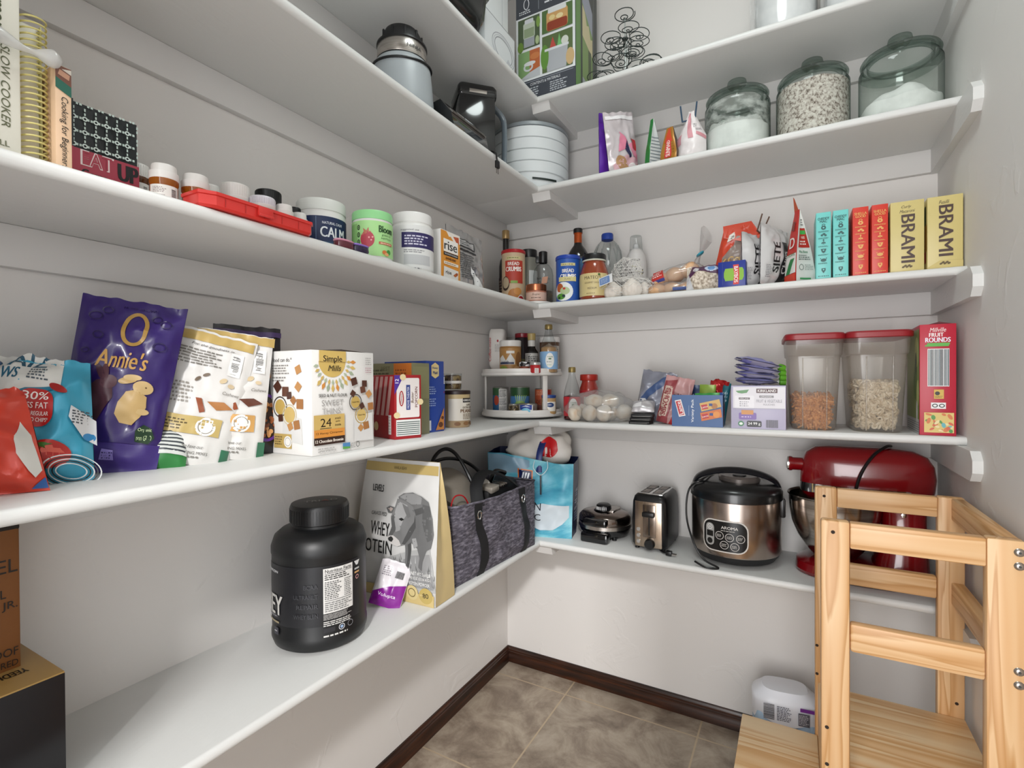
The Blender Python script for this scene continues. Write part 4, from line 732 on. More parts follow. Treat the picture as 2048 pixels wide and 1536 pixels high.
# big white cracker carton
def cracker(x, y, s_, col, rot):
    c, q = math.cos(rot), math.sin(rot); P = [(-1, -.8), (.8, -1), (1, .8), (-.8, 1)]
    return ('p', [(x+s_*(a*c-b*q), y+s_*(a*q+b*c)) for a, b in P], col)
CR = ['#9c6a3c', '#4a2c22', '#b5834e', '#5d392a']
SX = -0.033
sm = [('p', [(SX+0.035*math.cos(-PI*k/20), 0.192+0.033*math.sin(-PI*k/20)) for k in range(21)], '#c8ab62')]
for k in range(15):
    for j, (rr_, s_, cs) in enumerate(((0.044, 0.0042, ['#c8ab62', '#a9b39a']), (0.056, 0.0055, ['#c9873f', '#c8ab62', '#9aa68d']))):
        a = -PI*k/14; x = SX+rr_*math.cos(a); y = 0.192+rr_*math.sin(a)
        if x < -0.076: continue
        sm.append(('p', [(x+s_*1.6*math.cos(a), y+s_*1.6*math.sin(a)), (x-s_*0.8*math.sin(a), y+s_*0.8*math.cos(a)), (x-s_*1.6*math.cos(a), y-s_*1.6*math.sin(a)), (x+s_*0.8*math.sin(a), y-s_*0.8*math.cos(a))], cs[k % len(cs)]))
sm += [('r', SX-0.035, 0.1915, SX+0.035, 0.2142, '#c8ab62'), ('t', 'Simple', SX, 0.196, 0.016, '#2b231a', {'b': 0.03, 'w': 0.050}), ('t', 'Mills', SX+0.004, 0.178, 0.012, '#2b231a', {'sh': 0.3, 'w': 0.036}), ('t', 'SEED & NUT FLOUR', SX, 0.1215, 0.0065, '#4d4a47', {'b': 0.02, 'w': 0.076}), ('t', 'SWEET', SX-0.002, 0.106, 0.0125, '#9a9794', {'w': 0.058}), ('t', 'THINS*', SX-0.002, 0.0895, 0.0125, '#9a9794', {'w': 0.056}),
       ('r', -0.083, 0.052, -0.004, 0.082, '#c5a763'), ('t', '24', -0.053, 0.066, 0.017, '#241d15', {'w': 0.028}), ('r', -0.068, 0.0535, -0.039, 0.0548, '#241d15'), ('t', 'snack', -0.022, 0.074, 0.005, '#241d15'), ('t', 'packs', -0.022, 0.067, 0.005, '#241d15'), ('t', 'inside', -0.022, 0.060, 0.005, '#241d15'), ('r', -0.083, 0.036, -0.004, 0.052, '#cf8a3d'), ('t', '12 Honey Cinnamon', -0.044, 0.044, 0.006, '#3b230d', {'w': 0.07}), ('r', -0.083, 0.021, -0.004, 0.036, '#33201a'), ('t', '12 Chocolate Brownie', -0.044, 0.0285, 0.006, '#eee6dc', {'b': 0.02, 'w': 0.074}),
       ('l', -0.074, 0.005, -0.018, 0.016, 2, '#b0aeac'), ('r', -0.010, 0.006, 0.010, 0.019, '#4d7fae'), ('p', [(-0.010, 0.006), (0.010, 0.006), (0.010, 0.01), (-0.010, 0.012)], '#5a9a4d'), ('l', 0.014, 0.006, 0.026, 0.018, 3, '#777777'), ('o', 0.032, 0.013, 0.005, 0.006, 0.0012, '#444444'), ('l', 0.056, 0.186, 0.076, 0.204, 4, '#a2a09d'), ('l', 0.056, 0.168, 0.076, 0.182, 3, '#b08a92'),
       ('p', [(0.022, 0.02), (0.078, 0.018), (0.075, 0.08), (0.022, 0.075)], '#cdccca'), ('e', 0.026, 0.105, 0.013, 0.013, '#b79a55'), ('o', 0.026, 0.105, 0.018, 0.018, 0.002, '#3b342d'), ('e', 0.043, 0.076, 0.014, 0.014, '#c2a767'), ('o', 0.043, 0.076, 0.019, 0.019, 0.002, '#a98c4a'), ('t', 'Simple Mills', 0.026, 0.105, 0.004, '#3b2f1a', {'w': 0.02}), ('t', 'Simple Mills', 0.043, 0.076, 0.004, '#3b2f1a', {'w': 0.02})]
for x, y, s_, c_, r_ in ((0.022, 0.15, 0.009, 1, 0.4), (0.052, 0.145, 0.008, 1, 0.1), (0.047, 0.132, 0.008, 3, 0.3), (0.065, 0.122, 0.008, 2, 0.8), (0.070, 0.094, 0.009, 0, 0.2), (0.044, 0.096, 0.007, 1, 0.6), (0.056, 0.052, 0.009, 0, 0.3), (0.040, 0.048, 0.007, 2, 0.9), (0.018, 0.124, 0.007, 1, -0.5)): sm.append(cracker(x, y, s_, CR[c_], r_))
sl_ = [('t', 'food can do.*', 0.050, 0.196, 0.0085, '#2d2a27', {'w': 0.062}), ('l', 0.018, 0.165, 0.075, 0.187, 4, '#8b8884'), ('l', 0.018, 0.15, 0.062, 0.162, 2, '#8b8884'), ('p', [(0.05, 0.03), (0.112, 0.022), (0.108, 0.075), (0.05, 0.085)], '#cfcecc'), ('e', 0.042, 0.098, 0.016, 0.016, '#b79a55'), ('o', 0.042, 0.098, 0.022, 0.022, 0.0025, '#3b342d'), ('e', 0.072, 0.082, 0.017, 0.017, '#c2a767'), ('o', 0.072, 0.082, 0.022, 0.022, 0.002, '#c2b594'), ('r', 0.022, 0.012, 0.078, 0.042, '#b79c5c'), ('e', 0.066, 0.026, 0.012, 0.012, '#e5e3df'), ('o', 0.066, 0.026, 0.009, 0.009, 0.001, '#777777'), ('l', 0.026, 0.018, 0.05, 0.038, 4, '#5a4c2c')]
for x, y, s_, c_, r_ in ((0.10, 0.175, 0.009, 2, 0.5), (0.035, 0.14, 0.011, 1, 0.8), (0.06, 0.13, 0.011, 3, 0.1), (0.072, 0.122, 0.008, 1, 0.2), (0.10, 0.14, 0.009, 2, 1.0), (0.085, 0.112, 0.008, 0, 0.9), (0.105, 0.105, 0.011, 0, 0.1), (0.095, 0.062, 0.010, 0, 0.3), (0.075, 0.058, 0.008, 2, 0.6), (0.045, 0.075, 0.008, 1, 0.2)): sl_.append(cracker(x, y, s_, CR[c_], r_))
boxthing('cracker_carton', 'big white carton of sweet seed crackers with a gold sun emblem', 'carton', (0.155, -1.2045, zB), LEFT, 0.170, 0.278, 0.2145, '#dcdad7', sm, sl_, extra=lambda mb: mb.prism([(-0.07, 0.2145), (0.0, 0.219), (0.07, 0.2155)], -0.13, 0.13, C('#3b2f28', 0.8), 'y'))
# popcorn carton
pf = [('p', rr(-0.034, 0.055, 0.034, 0.158, 0.004), '#ddd6d3'), ('p', [(-0.04, 0.165), (-0.04, 0.115), (-0.012, 0.165)], '#4a2f8f'), ('t', '12', -0.033, 0.150, 0.010, '#f1eef6', {'rot': 90, 'b': 0.04}), ('r', -0.006, 0.075, 0.006, 0.14, '#2f3f7f'), ('t', 'MOVIE THEATER', 0.0, 0.107, 0.006, '#e8e8f2', {'rot': 90, 'w': 0.058}), ('o', -0.02, 0.105, 0.007, 0.02, 0.003, '#9c1a22'), ('t', "Clancy's", -0.02, 0.105, 0.006, '#7a1a20', {'rot': 90, 'w': 0.026}), ('t', 'Butter', 0.012, 0.107, 0.008, '#5a3c28', {'rot': 90, 'sh': 0.3}), ('t', 'POPCORN', 0.024, 0.108, 0.008, '#6a2a28', {'rot': 90, 'w': 0.055}), ('r', -0.036, 0.008, 0.036, 0.05, '#d9dad8')]
pf += [('r', -0.034, 0.011+0.0052*k, 0.034, 0.0135+0.0052*k, '#5d6a68') for k in range(7)] + [('e', x, y, 0.009, 0.008, '#d9c79a') for x, y in ((-0.016, 0.16), (-0.034, 0.062), (0.036, 0.095))]
pl = [('p', [(-0.07+0.025*k, 0.162), (-0.055+0.025*k, 0.162), (-0.10+0.025*k+0.02, 0.06), (-0.115+0.025*k+0.02, 0.06)], '#c3948f') for k in range(6)] + [('e', -0.06, 0.05, 0.018, 0.03, '#d2b787'), ('e', -0.065, 0.085, 0.012, 0.016, '#dcc79c'), ('e', -0.02, 0.03, 0.012, 0.012, '#d2b787'), ('r', 0.046, 0.012, 0.06, 0.062, '#d8d2cf'), ('l', 0.048, 0.015, 0.058, 0.06, 6, '#444444')]
boxthing('popcorn_carton', 'red striped popcorn carton beside the big white carton', 'carton', (0.185, -0.935, zB), R(72), 0.080, 0.150, 0.166, '#9c1b22', pf, pl)
boxthing('granola_carton', 'olive and orange cracker carton behind the red popcorn carton', 'carton', (0.130, -0.868, zB), LEFT, 0.075, 0.19, 0.200, '#7d7c5c', [('r', -0.036, 0.1, 0.036, 0.19, '#8a8963')], [('r', 0.03, 0.10, 0.094, 0.199, '#c9762e'), ('l', 0.036, 0.13, 0.088, 0.185, 6, '#8a4a1e'), ('l', -0.08, 0.14, 0.02, 0.185, 5, '#55543f'), ('t', 'BEST', 0.0, 0.185, 0.012, '#6c6b4d')])
bl = [('p', [(-0.016, 0.195), (0.0, 0.2035), (0.016, 0.195), (0.016, 0.165), (0.0, 0.157), (-0.016, 0.165)], '#d9c48a'), ('t', 'Honey', 0.0, 0.187, 0.009, '#24407a', {'b': 0.03, 'w': 0.024}), ('t', 'Maid', 0.0, 0.174, 0.009, '#24407a', {'b': 0.03, 'w': 0.02}), ('l', -0.035, 0.11, 0.005, 0.135, 4, '#8fa3d0'), ('l', -0.035, 0.075, 0.005, 0.1, 4, '#8fa3d0'), ('p', [(0.0, 0.005), (0.037, 0.005), (0.037, 0.07)], '#b5763a'), ('e', 0.022, 0.02, 0.010, 0.008, '#5a3018'), ('e', 0.03, 0.04, 0.006, 0.005, '#5a3018'), ('r', -0.034, 0.006, -0.02, 0.035, '#d0d4dd')]
boxthing('graham_carton', 'dark blue graham cracker carton standing behind the popcorn carton', 'carton', (0.130, -0.785, zB), LEFT-R(4), 0.078, 0.17, 0.208, '#1d3f94', bl)
boxthing('blue_label_box', 'slim blue box with a white label between graham carton and olive pouch', 'box', (0.125, -0.727, zB), LEFT-R(4), 0.028, 0.14, 0.165, '#2450a8', [('r', -0.012, 0.14, 0.012, 0.162, '#dcdfe4'), ('e', 0.0, 0.115, 0.011, 0.005, '#b5283a'), ('l', -0.011, 0.03, 0.011, 0.1, 7, '#9fb3dc')])
bagthing('olive_pouch', 'olive green stand up pouch with a teal mark, before the peanut jar', 'pouch', (0.105, -0.690, zB), (R(-2), R(2), LEFT), 0.055, 0.195, 0.03, C('#8a8a52', 0.4), C('#8a8a52', 0.4), [('o', 0.0, 0.165, 0.012, 0.01, 0.003, '#4fa59a'), ('r', -0.02, 0.11, 0.012, 0.14, '#4fa59a'), ('l', -0.02, 0.04, 0.02, 0.1, 6, '#5d5d38')], 'pouch', 7, 0.003, 18)
# peanut tub with a small clear nut tub on top
pj = MB().lathe([(0, 0.0), (0.041, 0.0), (0.044, 0.004), (0.044, 0.108), (0, 0.108)], C('#b59a78', 0.4), 40)
art(pj, [('r', -0.06, 0.022, 0.06, 0.092, '#d9d2c6'), ('r', -0.06, 0.092, 0.06, 0.106, '#b9a378'), ('r', -0.012, 0.080, 0.034, 0.094, '#161215'), ('t', 'KIRKLAND', 0.011, 0.087, 0.0065, '#e9e6e2', {'b': 0.03, 'w': 0.042}), ('t', 'SUPER', 0.012, 0.072, 0.0055, '#5d4a33', {'b': 0.03}), ('t', 'EXTRA LARGE', 0.012, 0.064, 0.0055, '#5d4a33', {'b': 0.03, 'w': 0.05}), ('t', 'PEANUTS', 0.012, 0.053, 0.011, '#6d4c2a', {'b': 0.05, 'w': 0.066}), ('l', -0.012, 0.026, 0.036, 0.045, 4, '#8d7c66'), ('e', -0.03, 0.012, 0.010, 0.006, '#7a5433'), ('e', 0.0, 0.013, 0.011, 0.006, '#8a6440'), ('e', 0.026, 0.012, 0.011, 0.006, '#7a5433')], on_cyl(0.0442), (0.006, 0))
pjo = thing(pj, 'peanut_tub', 'round peanut tub with a cream label and dark lid', 'tub', (0.170, -0.622, zB), R(78))
MB().lathe([(0.0455, 0.106), (0.046, 0.108), (0.046, 0.116), (0.044, 0.118), (0, 0.118)], C('#2a1a16', 0.4), 40).build('lid', pjo)
nt_ = MB().lathe([(0, 0.002), (0.028, 0.002), (0.030, 0.006), (0.031, 0.05), (0.031, 0.055)], CLEAR, 32)
nto = thing(nt_, 'nut_cup', 'small clear tub of dark nuts stacked on the peanut tub', 'tub', (0.158, -0.628, zB+0.1185), LEFT)
MB().lathe([(0, 0.004), (0.026, 0.004), (0.0285, 0.012), (0.029, 0.046), (0.02, 0.05), (0, 0.051)], noise_mat('nut_mix', [(0.35, '#2e2013'), (0.5, '#6a5132'), (0.65, '#8f7a4c')], 90, 0.6, 3), 24).build('contents', nto)
MB().lathe([(0.031, 0.022), (0.0325, 0.024), (0.0325, 0.029), (0.031, 0.031)], C('#d3cfc9', 0.4), 32).build('band', nto)
# ---------------------------------------------------------------- two tier turntable in the corner
WPL = C('#d8d5d1', 0.35, name='white_plastic')
ls = tag(empty('turntable', (0.169, -0.167, zB)), 'white two tier turntable rack in the shelf corner', 'rack')
MB().lathe([(0, 0.006), (0.12, 0.006), (0.125, 0.0), (0.13, 0.0), (0.13, 0.01)], C('#3a3836', 0.5), 48).build('swivel_base', ls)
for nm, z in (('lower_tray', 0.008), ('upper_tray', 0.166)):
    MB().lathe([(0, z), (0.157, z), (0.163, z+0.004), (0.163, z+0.012), (0.159, z+0.016), (0.158, z+0.028), (0.155, z+0.028), (0.154, z+0.010), (0, z+0.010)], WPL, 64).build(nm, ls)
for a in (200, 335, 90):
    MB().box(-0.010, 0.010, -0.004, 0.004, 0.018, 0.168, WPL, 0.002, M=rz_m(R(a+90)) @ mov(0, -0.148, 0)).build('upright', ls)
z1 = zB+0.0185; z2 = zB+0.1765
def can(name, label, cat, x, y, z, r, h, lab, items, rz=None, top=True, group=None, lidm=None, lidh=0.0, lidr=None, content=None):
    mb = MB().lathe([(0, 0), (r-0.002, 0), (r, 0.002), (r, h-0.002), (r-0.0015, h), (r-0.003, h-0.002), (0, h-0.003)] if top else [(0, 0), (r-0.002, 0), (r, 0.003), (r, h), (r*0.92, h+0.004), (0, h+0.004)], lab if not isinstance(lab, str) else C(lab, 0.4), 32)
    if items: art(mb, items, on_cyl(r+0.0002), (r*0.2, 0))
    o = thing(mb, name, label, cat, (x, y, z), facing(x, y) if rz is None else rz, group)
    if lidm is not None:
        lr = lidr or r
        MB().lathe([(lr-0.001, h), (lr, h+0.002), (lr, h+lidh-0.002), (lr-0.002, h+lidh), (0, h+lidh)], lidm, 32).build('lid', o)
    return o
TIN = C('#a9a7a3', 0.3, 0.9)
can('food_can', 'tin with a long white nutrition panel, in the lower tray', 'can', 0.075, -0.175, z1, 0.033, 0.104, TIN, [('r', -0.06, 0.004, -0.005, 0.1, '#2a5f8f'), ('r', -0.06, 0.07, -0.005, 0.1, '#2f5a36'), ('e', -0.02, 0.05, 0.012, 0.02, '#b5482f'), ('r', -0.008, 0.006, 0.026, 0.096, '#dad8d4'), ('l', -0.006, 0.062, 0.024, 0.094, 6, '#333333'), ('l', -0.006, 0.03, 0.024, 0.058, 6, '#555555'), ('l', -0.006, 0.008, 0.024, 0.026, 5, '#777777')])
can('food_can', 'green and blue tin of green beans in the lower tray', 'can', 0.172, -0.188, z1, 0.038, 0.106, TIN, [('r', -0.07, 0.068, 0.07, 0.102, '#1f4a26'), ('r', -0.07, 0.004, 0.07, 0.068, '#3f74ac'), ('e', 0.0, 0.03, 0.026, 0.02, '#6f9a4a')] + [('p', [(0.004*k-0.012, 0.03), (0.004*k-0.009, 0.03), (0.009*k-0.018, 0.072), (0.009*k-0.021, 0.072)], '#9fbf6a') for k in range(6)])
can('food_can', 'orange tin behind the mustard jar in the lower tray', 'can', 0.247, -0.130, z1, 0.033, 0.098, TIN, [('r', -0.05, 0.004, 0.05, 0.094, '#b05232'), ('t', 'DEL', -0.014, 0.045, 0.014, '#3b2018', {'b': 0.03}), ('l', -0.03, 0.07, 0.0, 0.09, 3, '#d79a7c'), ('r', 0.005, 0.06, 0.035, 0.09, '#b8322a'), ('bc', -0.03, 0.006, -0.005, 0.034, '#5a5a5a', 1)])
tn = can('tuna_can', 'squat tuna tin with a blue and white label at the front of the lower tray', 'can', 0.245, -0.262, z1, 0.036, 0.042, TIN, [('r', -0.035, 0.003, 0.02, 0.038, '#d6d4d0'), ('r', -0.033, 0.02, 0.016, 0.038, '#263f8f'), ('e', -0.008, 0.014, 0.018, 0.013, '#6fb4cf'), ('p', [(-0.026, 0.03), (-0.008, 0.036), (0.012, 0.03), (-0.008, 0.033)], '#e6e6ea'), ('l', 0.022, 0.006, 0.034, 0.034, 5, '#666666')])
can('caper_jar', 'little jar of dark speckled capers before the green bean tin', 'jar', 0.184, -0.262, z1, 0.020, 0.034, noise_mat('capers', [(0.4, '#22180f'), (0.55, '#5a4a30'), (0.65, '#b5a07a')], 160, 0.4, 2), [], lidm=C('#b9b4aa', 0.3, 0.7), lidh=0.006)
can('mustard_jar', 'small glass jar with a blue lid and white label in the lower tray', 'jar', 0.303, -0.196, z1, 0.028, 0.062, '#a8875a', [('r', -0.03, 0.012, 0.03, 0.048, '#d8d4cb'), ('e', 0.006, 0.036, 0.015, 0.009, '#27406f'), ('l', -0.005, 0.034, 0.017, 0.039, 1, '#e2e2e2'), ('e', -0.01, 0.018, 0.008, 0.006, '#c6b58e')], lidm=C('#22407e', 0.35), lidh=0.012)
# upper tray
cm_ = MB(); secs = []
for z, s_ in ((0.018, 0.62), (0.026, 0.84), (0.04, 1.0), (0.165, 1.0), (0.178, 0.93), (0.184, 0.8)): secs.append([(x*s_, y*s_, z) for x, y, q in capsule(0, 0, 0.034, 0.028, 0, 28, 4)])
cm_.loft(secs, C('#dcd8d3', 0.35))
art(cm_, [('e', 0.006, 0.135, 0.004, 0.005, '#a8141c'), ('l', -0.006, 0.09, 0.018, 0.122, 7, '#a29d98'), ('t', 'Coffee-mate', -0.027, 0.10, 0.010, '#a8141c', {'rot': 90, 'b': 0.03, 'w': 0.10})], on_front(-0.0283), (0, 0))
co = thing(cm_, 'creamer_bottle', 'white creamer bottle standing on its red cap in the upper tray', 'bottle', (0.060, -0.172, z2), R(18))
MB().lathe([(0, 0), (0.022, 0), (0.0225, 0.002), (0.021, 0.016), (0.018, 0.018), (0.018, 0.022)], C('#b5121b', 0.35), 28).build('cap', co)
can('spread_jar', 'tan spread jar with a white lid and mountain label in the upper tray', 'jar', 0.150, -0.226, z2, 0.043, 0.106, '#9a6f3c', [('r', -0.055, 0.004, 0.055, 0.098, '#a57a45'), ('p', [(-0.05, 0.035), (-0.05, 0.06), (-0.032, 0.072), (-0.018, 0.05), (0.0, 0.078), (0.018, 0.052), (0.018, 0.035)], '#c9c8c4'), ('r', -0.048, 0.036, 0.014, 0.044, '#222a4a'), ('t', 'bonballa', -0.022, 0.046, 0.007, '#1a1f38', {'b': 0.03, 'w': 0.035}), ('r', -0.016, 0.078, 0.016, 0.088, '#d9d6cf'), ('e', 0.035, 0.055, 0.014, 0.03, '#7d5228'), ('e', -0.03, 0.016, 0.02, 0.014, '#7a8a3a'), ('e', 0.03, 0.016, 0.018, 0.013, '#c0966a')], lidm=C('#d9d7d3', 0.35), lidh=0.024)
can('red_lid_jar', 'dark jar with a deep red lid, at the back of the upper tray', 'jar', 0.152, -0.128, z2, 0.031, 0.148, '#1d1014', [('r', -0.05, 0.02, 0.05, 0.06, '#6f6a3a')], lidm=C('#7c1422', 0.3), lidh=0.018)
sy = can('sauce_bottle', 'dark sauce bottle with a tan cap and grey label in the upper tray', 'bottle', 0.216, -0.170, z2, 0.026, 0.085, '#14100f', [('r', -0.04, 0.01, 0.04, 0.08, '#b9b7b3'), ('l', -0.03, 0.055, 0.0, 0.078, 4, '#555555'), ('l', -0.015, 0.015, 0.035, 0.07, 7, '#4a4a4a')], top=False)
MB().lathe([(0.024, 0.088), (0.016, 0.10), (0.014, 0.11), (0.014, 0.135)], C('#14100f', 0.2), 28).lathe([(0.0145, 0.108), (0.0147, 0.132), (0.0145, 0.132)], C('#c4c2bd', 0.4), 28).build('neck', sy)
MB().lathe([(0.015, 0.133), (0.0155, 0.135), (0.0165, 0.158), (0.015, 0.16), (0, 0.16)], C('#a8935a', 0.4), 24).build('cap', sy)
can('dip_jar', 'wide brown jar with a white lid behind the blue labelled syrup bottle', 'jar', 0.268, -0.112, z2, 0.040, 0.125, '#5d3b24', [('r', 0.0, 0.02, 0.05, 0.11, '#b9b2a8'), ('l', 0.004, 0.03, 0.045, 0.1, 8, '#77706a')], lidm=C('#dad8d6', 0.35), lidh=0.021, lidr=0.0415)
can('spice_jar', 'tiny jar with a cow patterned white lid in the upper tray', 'jar', 0.236, -0.270, z2, 0.020, 0.026, '#7a3a24', [('r', -0.018, 0.002, 0.018, 0.012, '#c9b58a')], lidm=noise_mat('cow_lid', [(0.48, '#d8d8d8'), (0.54, '#1b1b1b')], 60, 0.4, 1), lidh=0.017)
can('chili_jar', 'tiny red jar with a silver lid in the upper tray', 'jar', 0.283, -0.272, z2, 0.020, 0.030, '#a81a1e', [('r', -0.002, 0.0, 0.014, 0.018, '#d9d5d2'), ('l', 0.0, 0.002, 0.012, 0.016, 3, '#7a5a5a')], lidm=C('#c4c4c2', 0.3, 0.6), lidh=0.010)
SYR = [(0, 0), (0.030, 0), (0.034, 0.004), (0.034, 0.09), (0.032, 0.105), (0.026, 0.13), (0.017, 0.155), (0.0125, 0.175), (0.0125, 0.182)]
def syrup(label, x, y, z, fill_to, fillc, labc, s_=1.0, hk=1.0, acc='#3f6a3a'):
    pr = [(r*s_, h*hk) for r, h in SYR]
    b = thing(MB().lathe(pr, CLEAR, 36), 'syrup_bottle', label, 'bottle', (x, y, z), facing(x, y), 'clear syrup bottles')
    MB().lathe([(r*0.95, max(0.002, h)) for r, h in pr if h <= fill_to*hk] + [(0, fill_to*hk)], C(fillc, 0.15, trans=0.3), 32).build('syrup', b)
    lb = MB(); r_ = 0.0345*s_
    art(lb, [('r', -1.5*r_, 0.016*hk, 1.5*r_, 0.088*hk, labc), ('e', 0.004, 0.052*hk, 0.017, 0.030*hk, '#dcdcd8'), ('t', 'TORANI', 0.004, 0.066*hk, 0.005, acc, {'w': 0.022, 'b': 0.03}), ('e', 0.004, 0.058*hk, 0.006, 0.003, acc), ('l', -0.007, 0.042*hk, 0.015, 0.05*hk, 1, '#555a6a'), ('l', -0.006, 0.03*hk, 0.014, 0.037*hk, 1, '#77a06a')], on_cyl(r_), (0.006, 0)); lb.build('label', b)
    MB().lathe([(0.014*s_, 0.180*hk), (0.0148*s_, 0.182*hk), (0.0148*s_, 0.196*hk), (0.013*s_, 0.2*hk), (0, 0.2*hk)], C('#8d7a4a', 0.35, 0.5), 24).build('cap', b)
syrup('clear syrup bottle with a light blue label in the upper tray', 0.304, -0.196, z2, 0.122, '#c69a6a', '#7fa6cc', 1.0, 0.94)
syrup('half full bottle of red syrup standing beside the turntable', 0.404, -0.205, zB, 0.098, '#6d0d18', '#b3202c', 0.92, 0.99)
rs = MB().lathe([(0, 0), (0.034, 0), (0.037, 0.004), (0.037, 0.10), (0.036, 0.118), (0.028, 0.14), (0.028, 0.15)], C('#9c2a1e', 0.2, coat=0.4), 36)
art(rs, [('r', -0.05, 0.02, 0.05, 0.11, '#b5202a'), ('r', -0.02, 0.05, 0.03, 0.085, '#d9cfc0'), ('t', 'Sosal', 0.005, 0.068, 0.014, '#a01c26', {'w': 0.04})], on_cyl(0.0372), (0.006, 0))
rso = thing(rs, 'sauce_jar', 'red sauce jar behind the red syrup bottle', 'jar', (0.436, -0.112, zB), R(20))
MB().lathe([(0.033, 0.147), (0.0345, 0.149), (0.0345, 0.168), (0.032, 0.171), (0, 0.171)], C('#a8281c', 0.3), 32).build('lid', rso)
# ---------------------------------------------------------------- second shelf, back wall
BUN = noise_mat('bun_crust', [(0.4, '#d8d3cb'), (0.62, '#d3c6b4'), (0.75, '#b98a58')], 14, 0.6, 2)
bp_ = tag(empty('roll_pack', (0.520, -0.225, zB)), 'clear bag of soft white bread rolls beside the red syrup bottle', 'bread rolls')
k = 0
for i in range(4):
    for j in range(2):
        if j == 1 and i == 3: continue
        s_ = (0.026, 0.033, 0.030); z0 = 0.030
        MB().blob((0, 0, 0), s_, BUN, 0.12, 7, k, 3, fn=lambda p: Vector((math.copysign(min(abs(p.x), 0.0255), p.x), p.y, max(p.z, -0.0295)))).build('bread_roll', bp_, (-0.082+0.053*i, 0.033-0.066*j+0.004*i, z0), rot=(0, 0, 0.2*k)); k += 1
for x, y in ((-0.02, 0.0), (0.035, 0.01)): MB().blob((0, 0, 0), (0.034, 0.034, 0.024), BUN, 0.12, 7, int(90+x*100), 3).build('bread_roll', bp_, (x, y, 0.074))
fl = MB(); fl.blob((0, 0, 0.047), (0.128, 0.082, 0.062), FILM, 0.22, 12, 3, 4, fn=lambda p: Vector((p.x, p.y, max(p.z, 0.0012)+0.004*noise.noise(p*60)))); fl.build('bag_film', bp_, sharp=80)
STK = ('bottom black packet of the little stack before the white rolls', 'middle black packet of the little stack before the white rolls', 'topmost black packet of the little stack before the white rolls')
for k in range(3):
    b = MB().box(-0.036, 0.036, -0.022, 0.022, 0, 0.011, BLKM, 0.003); art(b, [('r', -0.03, 0.003, 0.03, 0.005, '#6f6d6b')], on_front(-0.0221))
    thing(b, 'black_packet', STK[k], 'packet', (0.684+0.003*(k-1), -0.270, zB+0.0115*k), R(-6+5*k), 'black packets in a little stack')
WRAP = C('#b9b6b8', 0.25, 0.2)
bagthing('foil_packet', 'crumpled silvery packet lying on the small black stack', 'packet', (0.685, -0.262, zB+0.040), (R(-62), 0, R(10)), 0.075, 0.062, 0.03, WRAP, WRAP, [('r', -0.035, 0.01, -0.005, 0.03, '#d6d5d6')], 'pillow', 51, 0.007, 18)
bagthing('blue_grey_bag', 'crumpled grey and blue bag behind the foil packet', 'bag', (0.690, -0.165, zB), (R(-8), R(8), R(-6)), 0.125, 0.180, 0.06, C('#8d8f9c', 0.28, 0.1), C('#8d8f9c', 0.28, 0.1), [('p', [(-0.06, 0.05), (-0.02, 0.11), (0.02, 0.16), (0.05, 0.175), (0.03, 0.13), (-0.02, 0.07)], '#41557f'), ('r', -0.055, 0.015, -0.02, 0.05, '#2e4a86'), ('r', -0.05, 0.055, -0.02, 0.075, '#d8d7d8')], 'pillow', 57, 0.012, 26, kf=20)
bagthing('meat_stick_pouch', 'half see through pink and red snack stick pouch beside the blue variety box', 'pouch', (0.768, -0.235, zB), (R(-6), R(12), R(-4)), 0.095, 0.160, 0.04, C('#b98d8c', 0.3), C('#a8666a', 0.3), [('p', [(-0.045, 0.0), (-0.005, 0.0), (-0.005, 0.15), (-0.045, 0.14)], '#8f3f44'), ('p', rr(-0.040, 0.02, -0.012, 0.125, 0.004), '#c9b3a4'), ('t', 'CHOMPS', -0.026, 0.072, 0.020, '#8f3f44', {'rot': -90, 'b': 0.06, 'w': 0.095}), ('p', [(0.0, 0.0), (0.045, 0.0), (0.045, 0.035), (0.01, 0.03)], '#a81f26'), ('l', 0.008, 0.06, 0.035, 0.11, 4, '#7a4a4c')], 'pouch', 61, 0.007, 26)
lf = [('p', [(-0.067, 0.082), (-0.048, 0.086), (-0.034, 0.034), (-0.054, 0.030)], '#e2dedd'), ('p', [(-0.0645, 0.079), (-0.050, 0.082), (-0.0375, 0.037), (-0.0525, 0.034)], '#b3202c'), ('t', 'Lance', -0.051, 0.058, 0.012, '#eae6e4', {'rot': 105, 'b': 0.04, 'w': 0.042}), ('t', 'Variety Pack', -0.012, 0.050, 0.010, '#e6eaf0', {'rot': 90, 'b': 0.03, 'w': 0.075}), ('l', -0.024, 0.02, -0.020, 0.085, 1, '#aebed8'),
      ('p', [(0.008, 0.074), (0.066, 0.088), (0.072, 0.064), (0.014, 0.048)], '#c9a35c'), ('p', [(0.010, 0.044), (0.070, 0.058), (0.074, 0.032), (0.014, 0.018)], '#c96a2c'), ('p', [(0.012, 0.068), (0.03, 0.072), (0.034, 0.058), (0.016, 0.054)], '#b3202c'), ('p', [(0.014, 0.039), (0.032, 0.043), (0.036, 0.029), (0.018, 0.025)], '#b3202c'), ('t', 'Lance', 0.023, 0.063, 0.006, '#f0ebe6', {'rot': 14}), ('t', 'Lance', 0.025, 0.034, 0.006, '#f0ebe6', {'rot': 14}), ('e', 0.052, 0.066, 0.009, 0.009, '#a8703a'), ('e', 0.058, 0.040, 0.010, 0.010, '#d98a3a'), ('r', 0.036, 0.066, 0.046, 0.074, '#27407e'), ('r', 0.038, 0.036, 0.048, 0.044, '#27407e')]
lbx = MB()
lw, ldp, lh = 0.152, 0.115, 0.100
LBL = C('#1f4f86', 0.4)
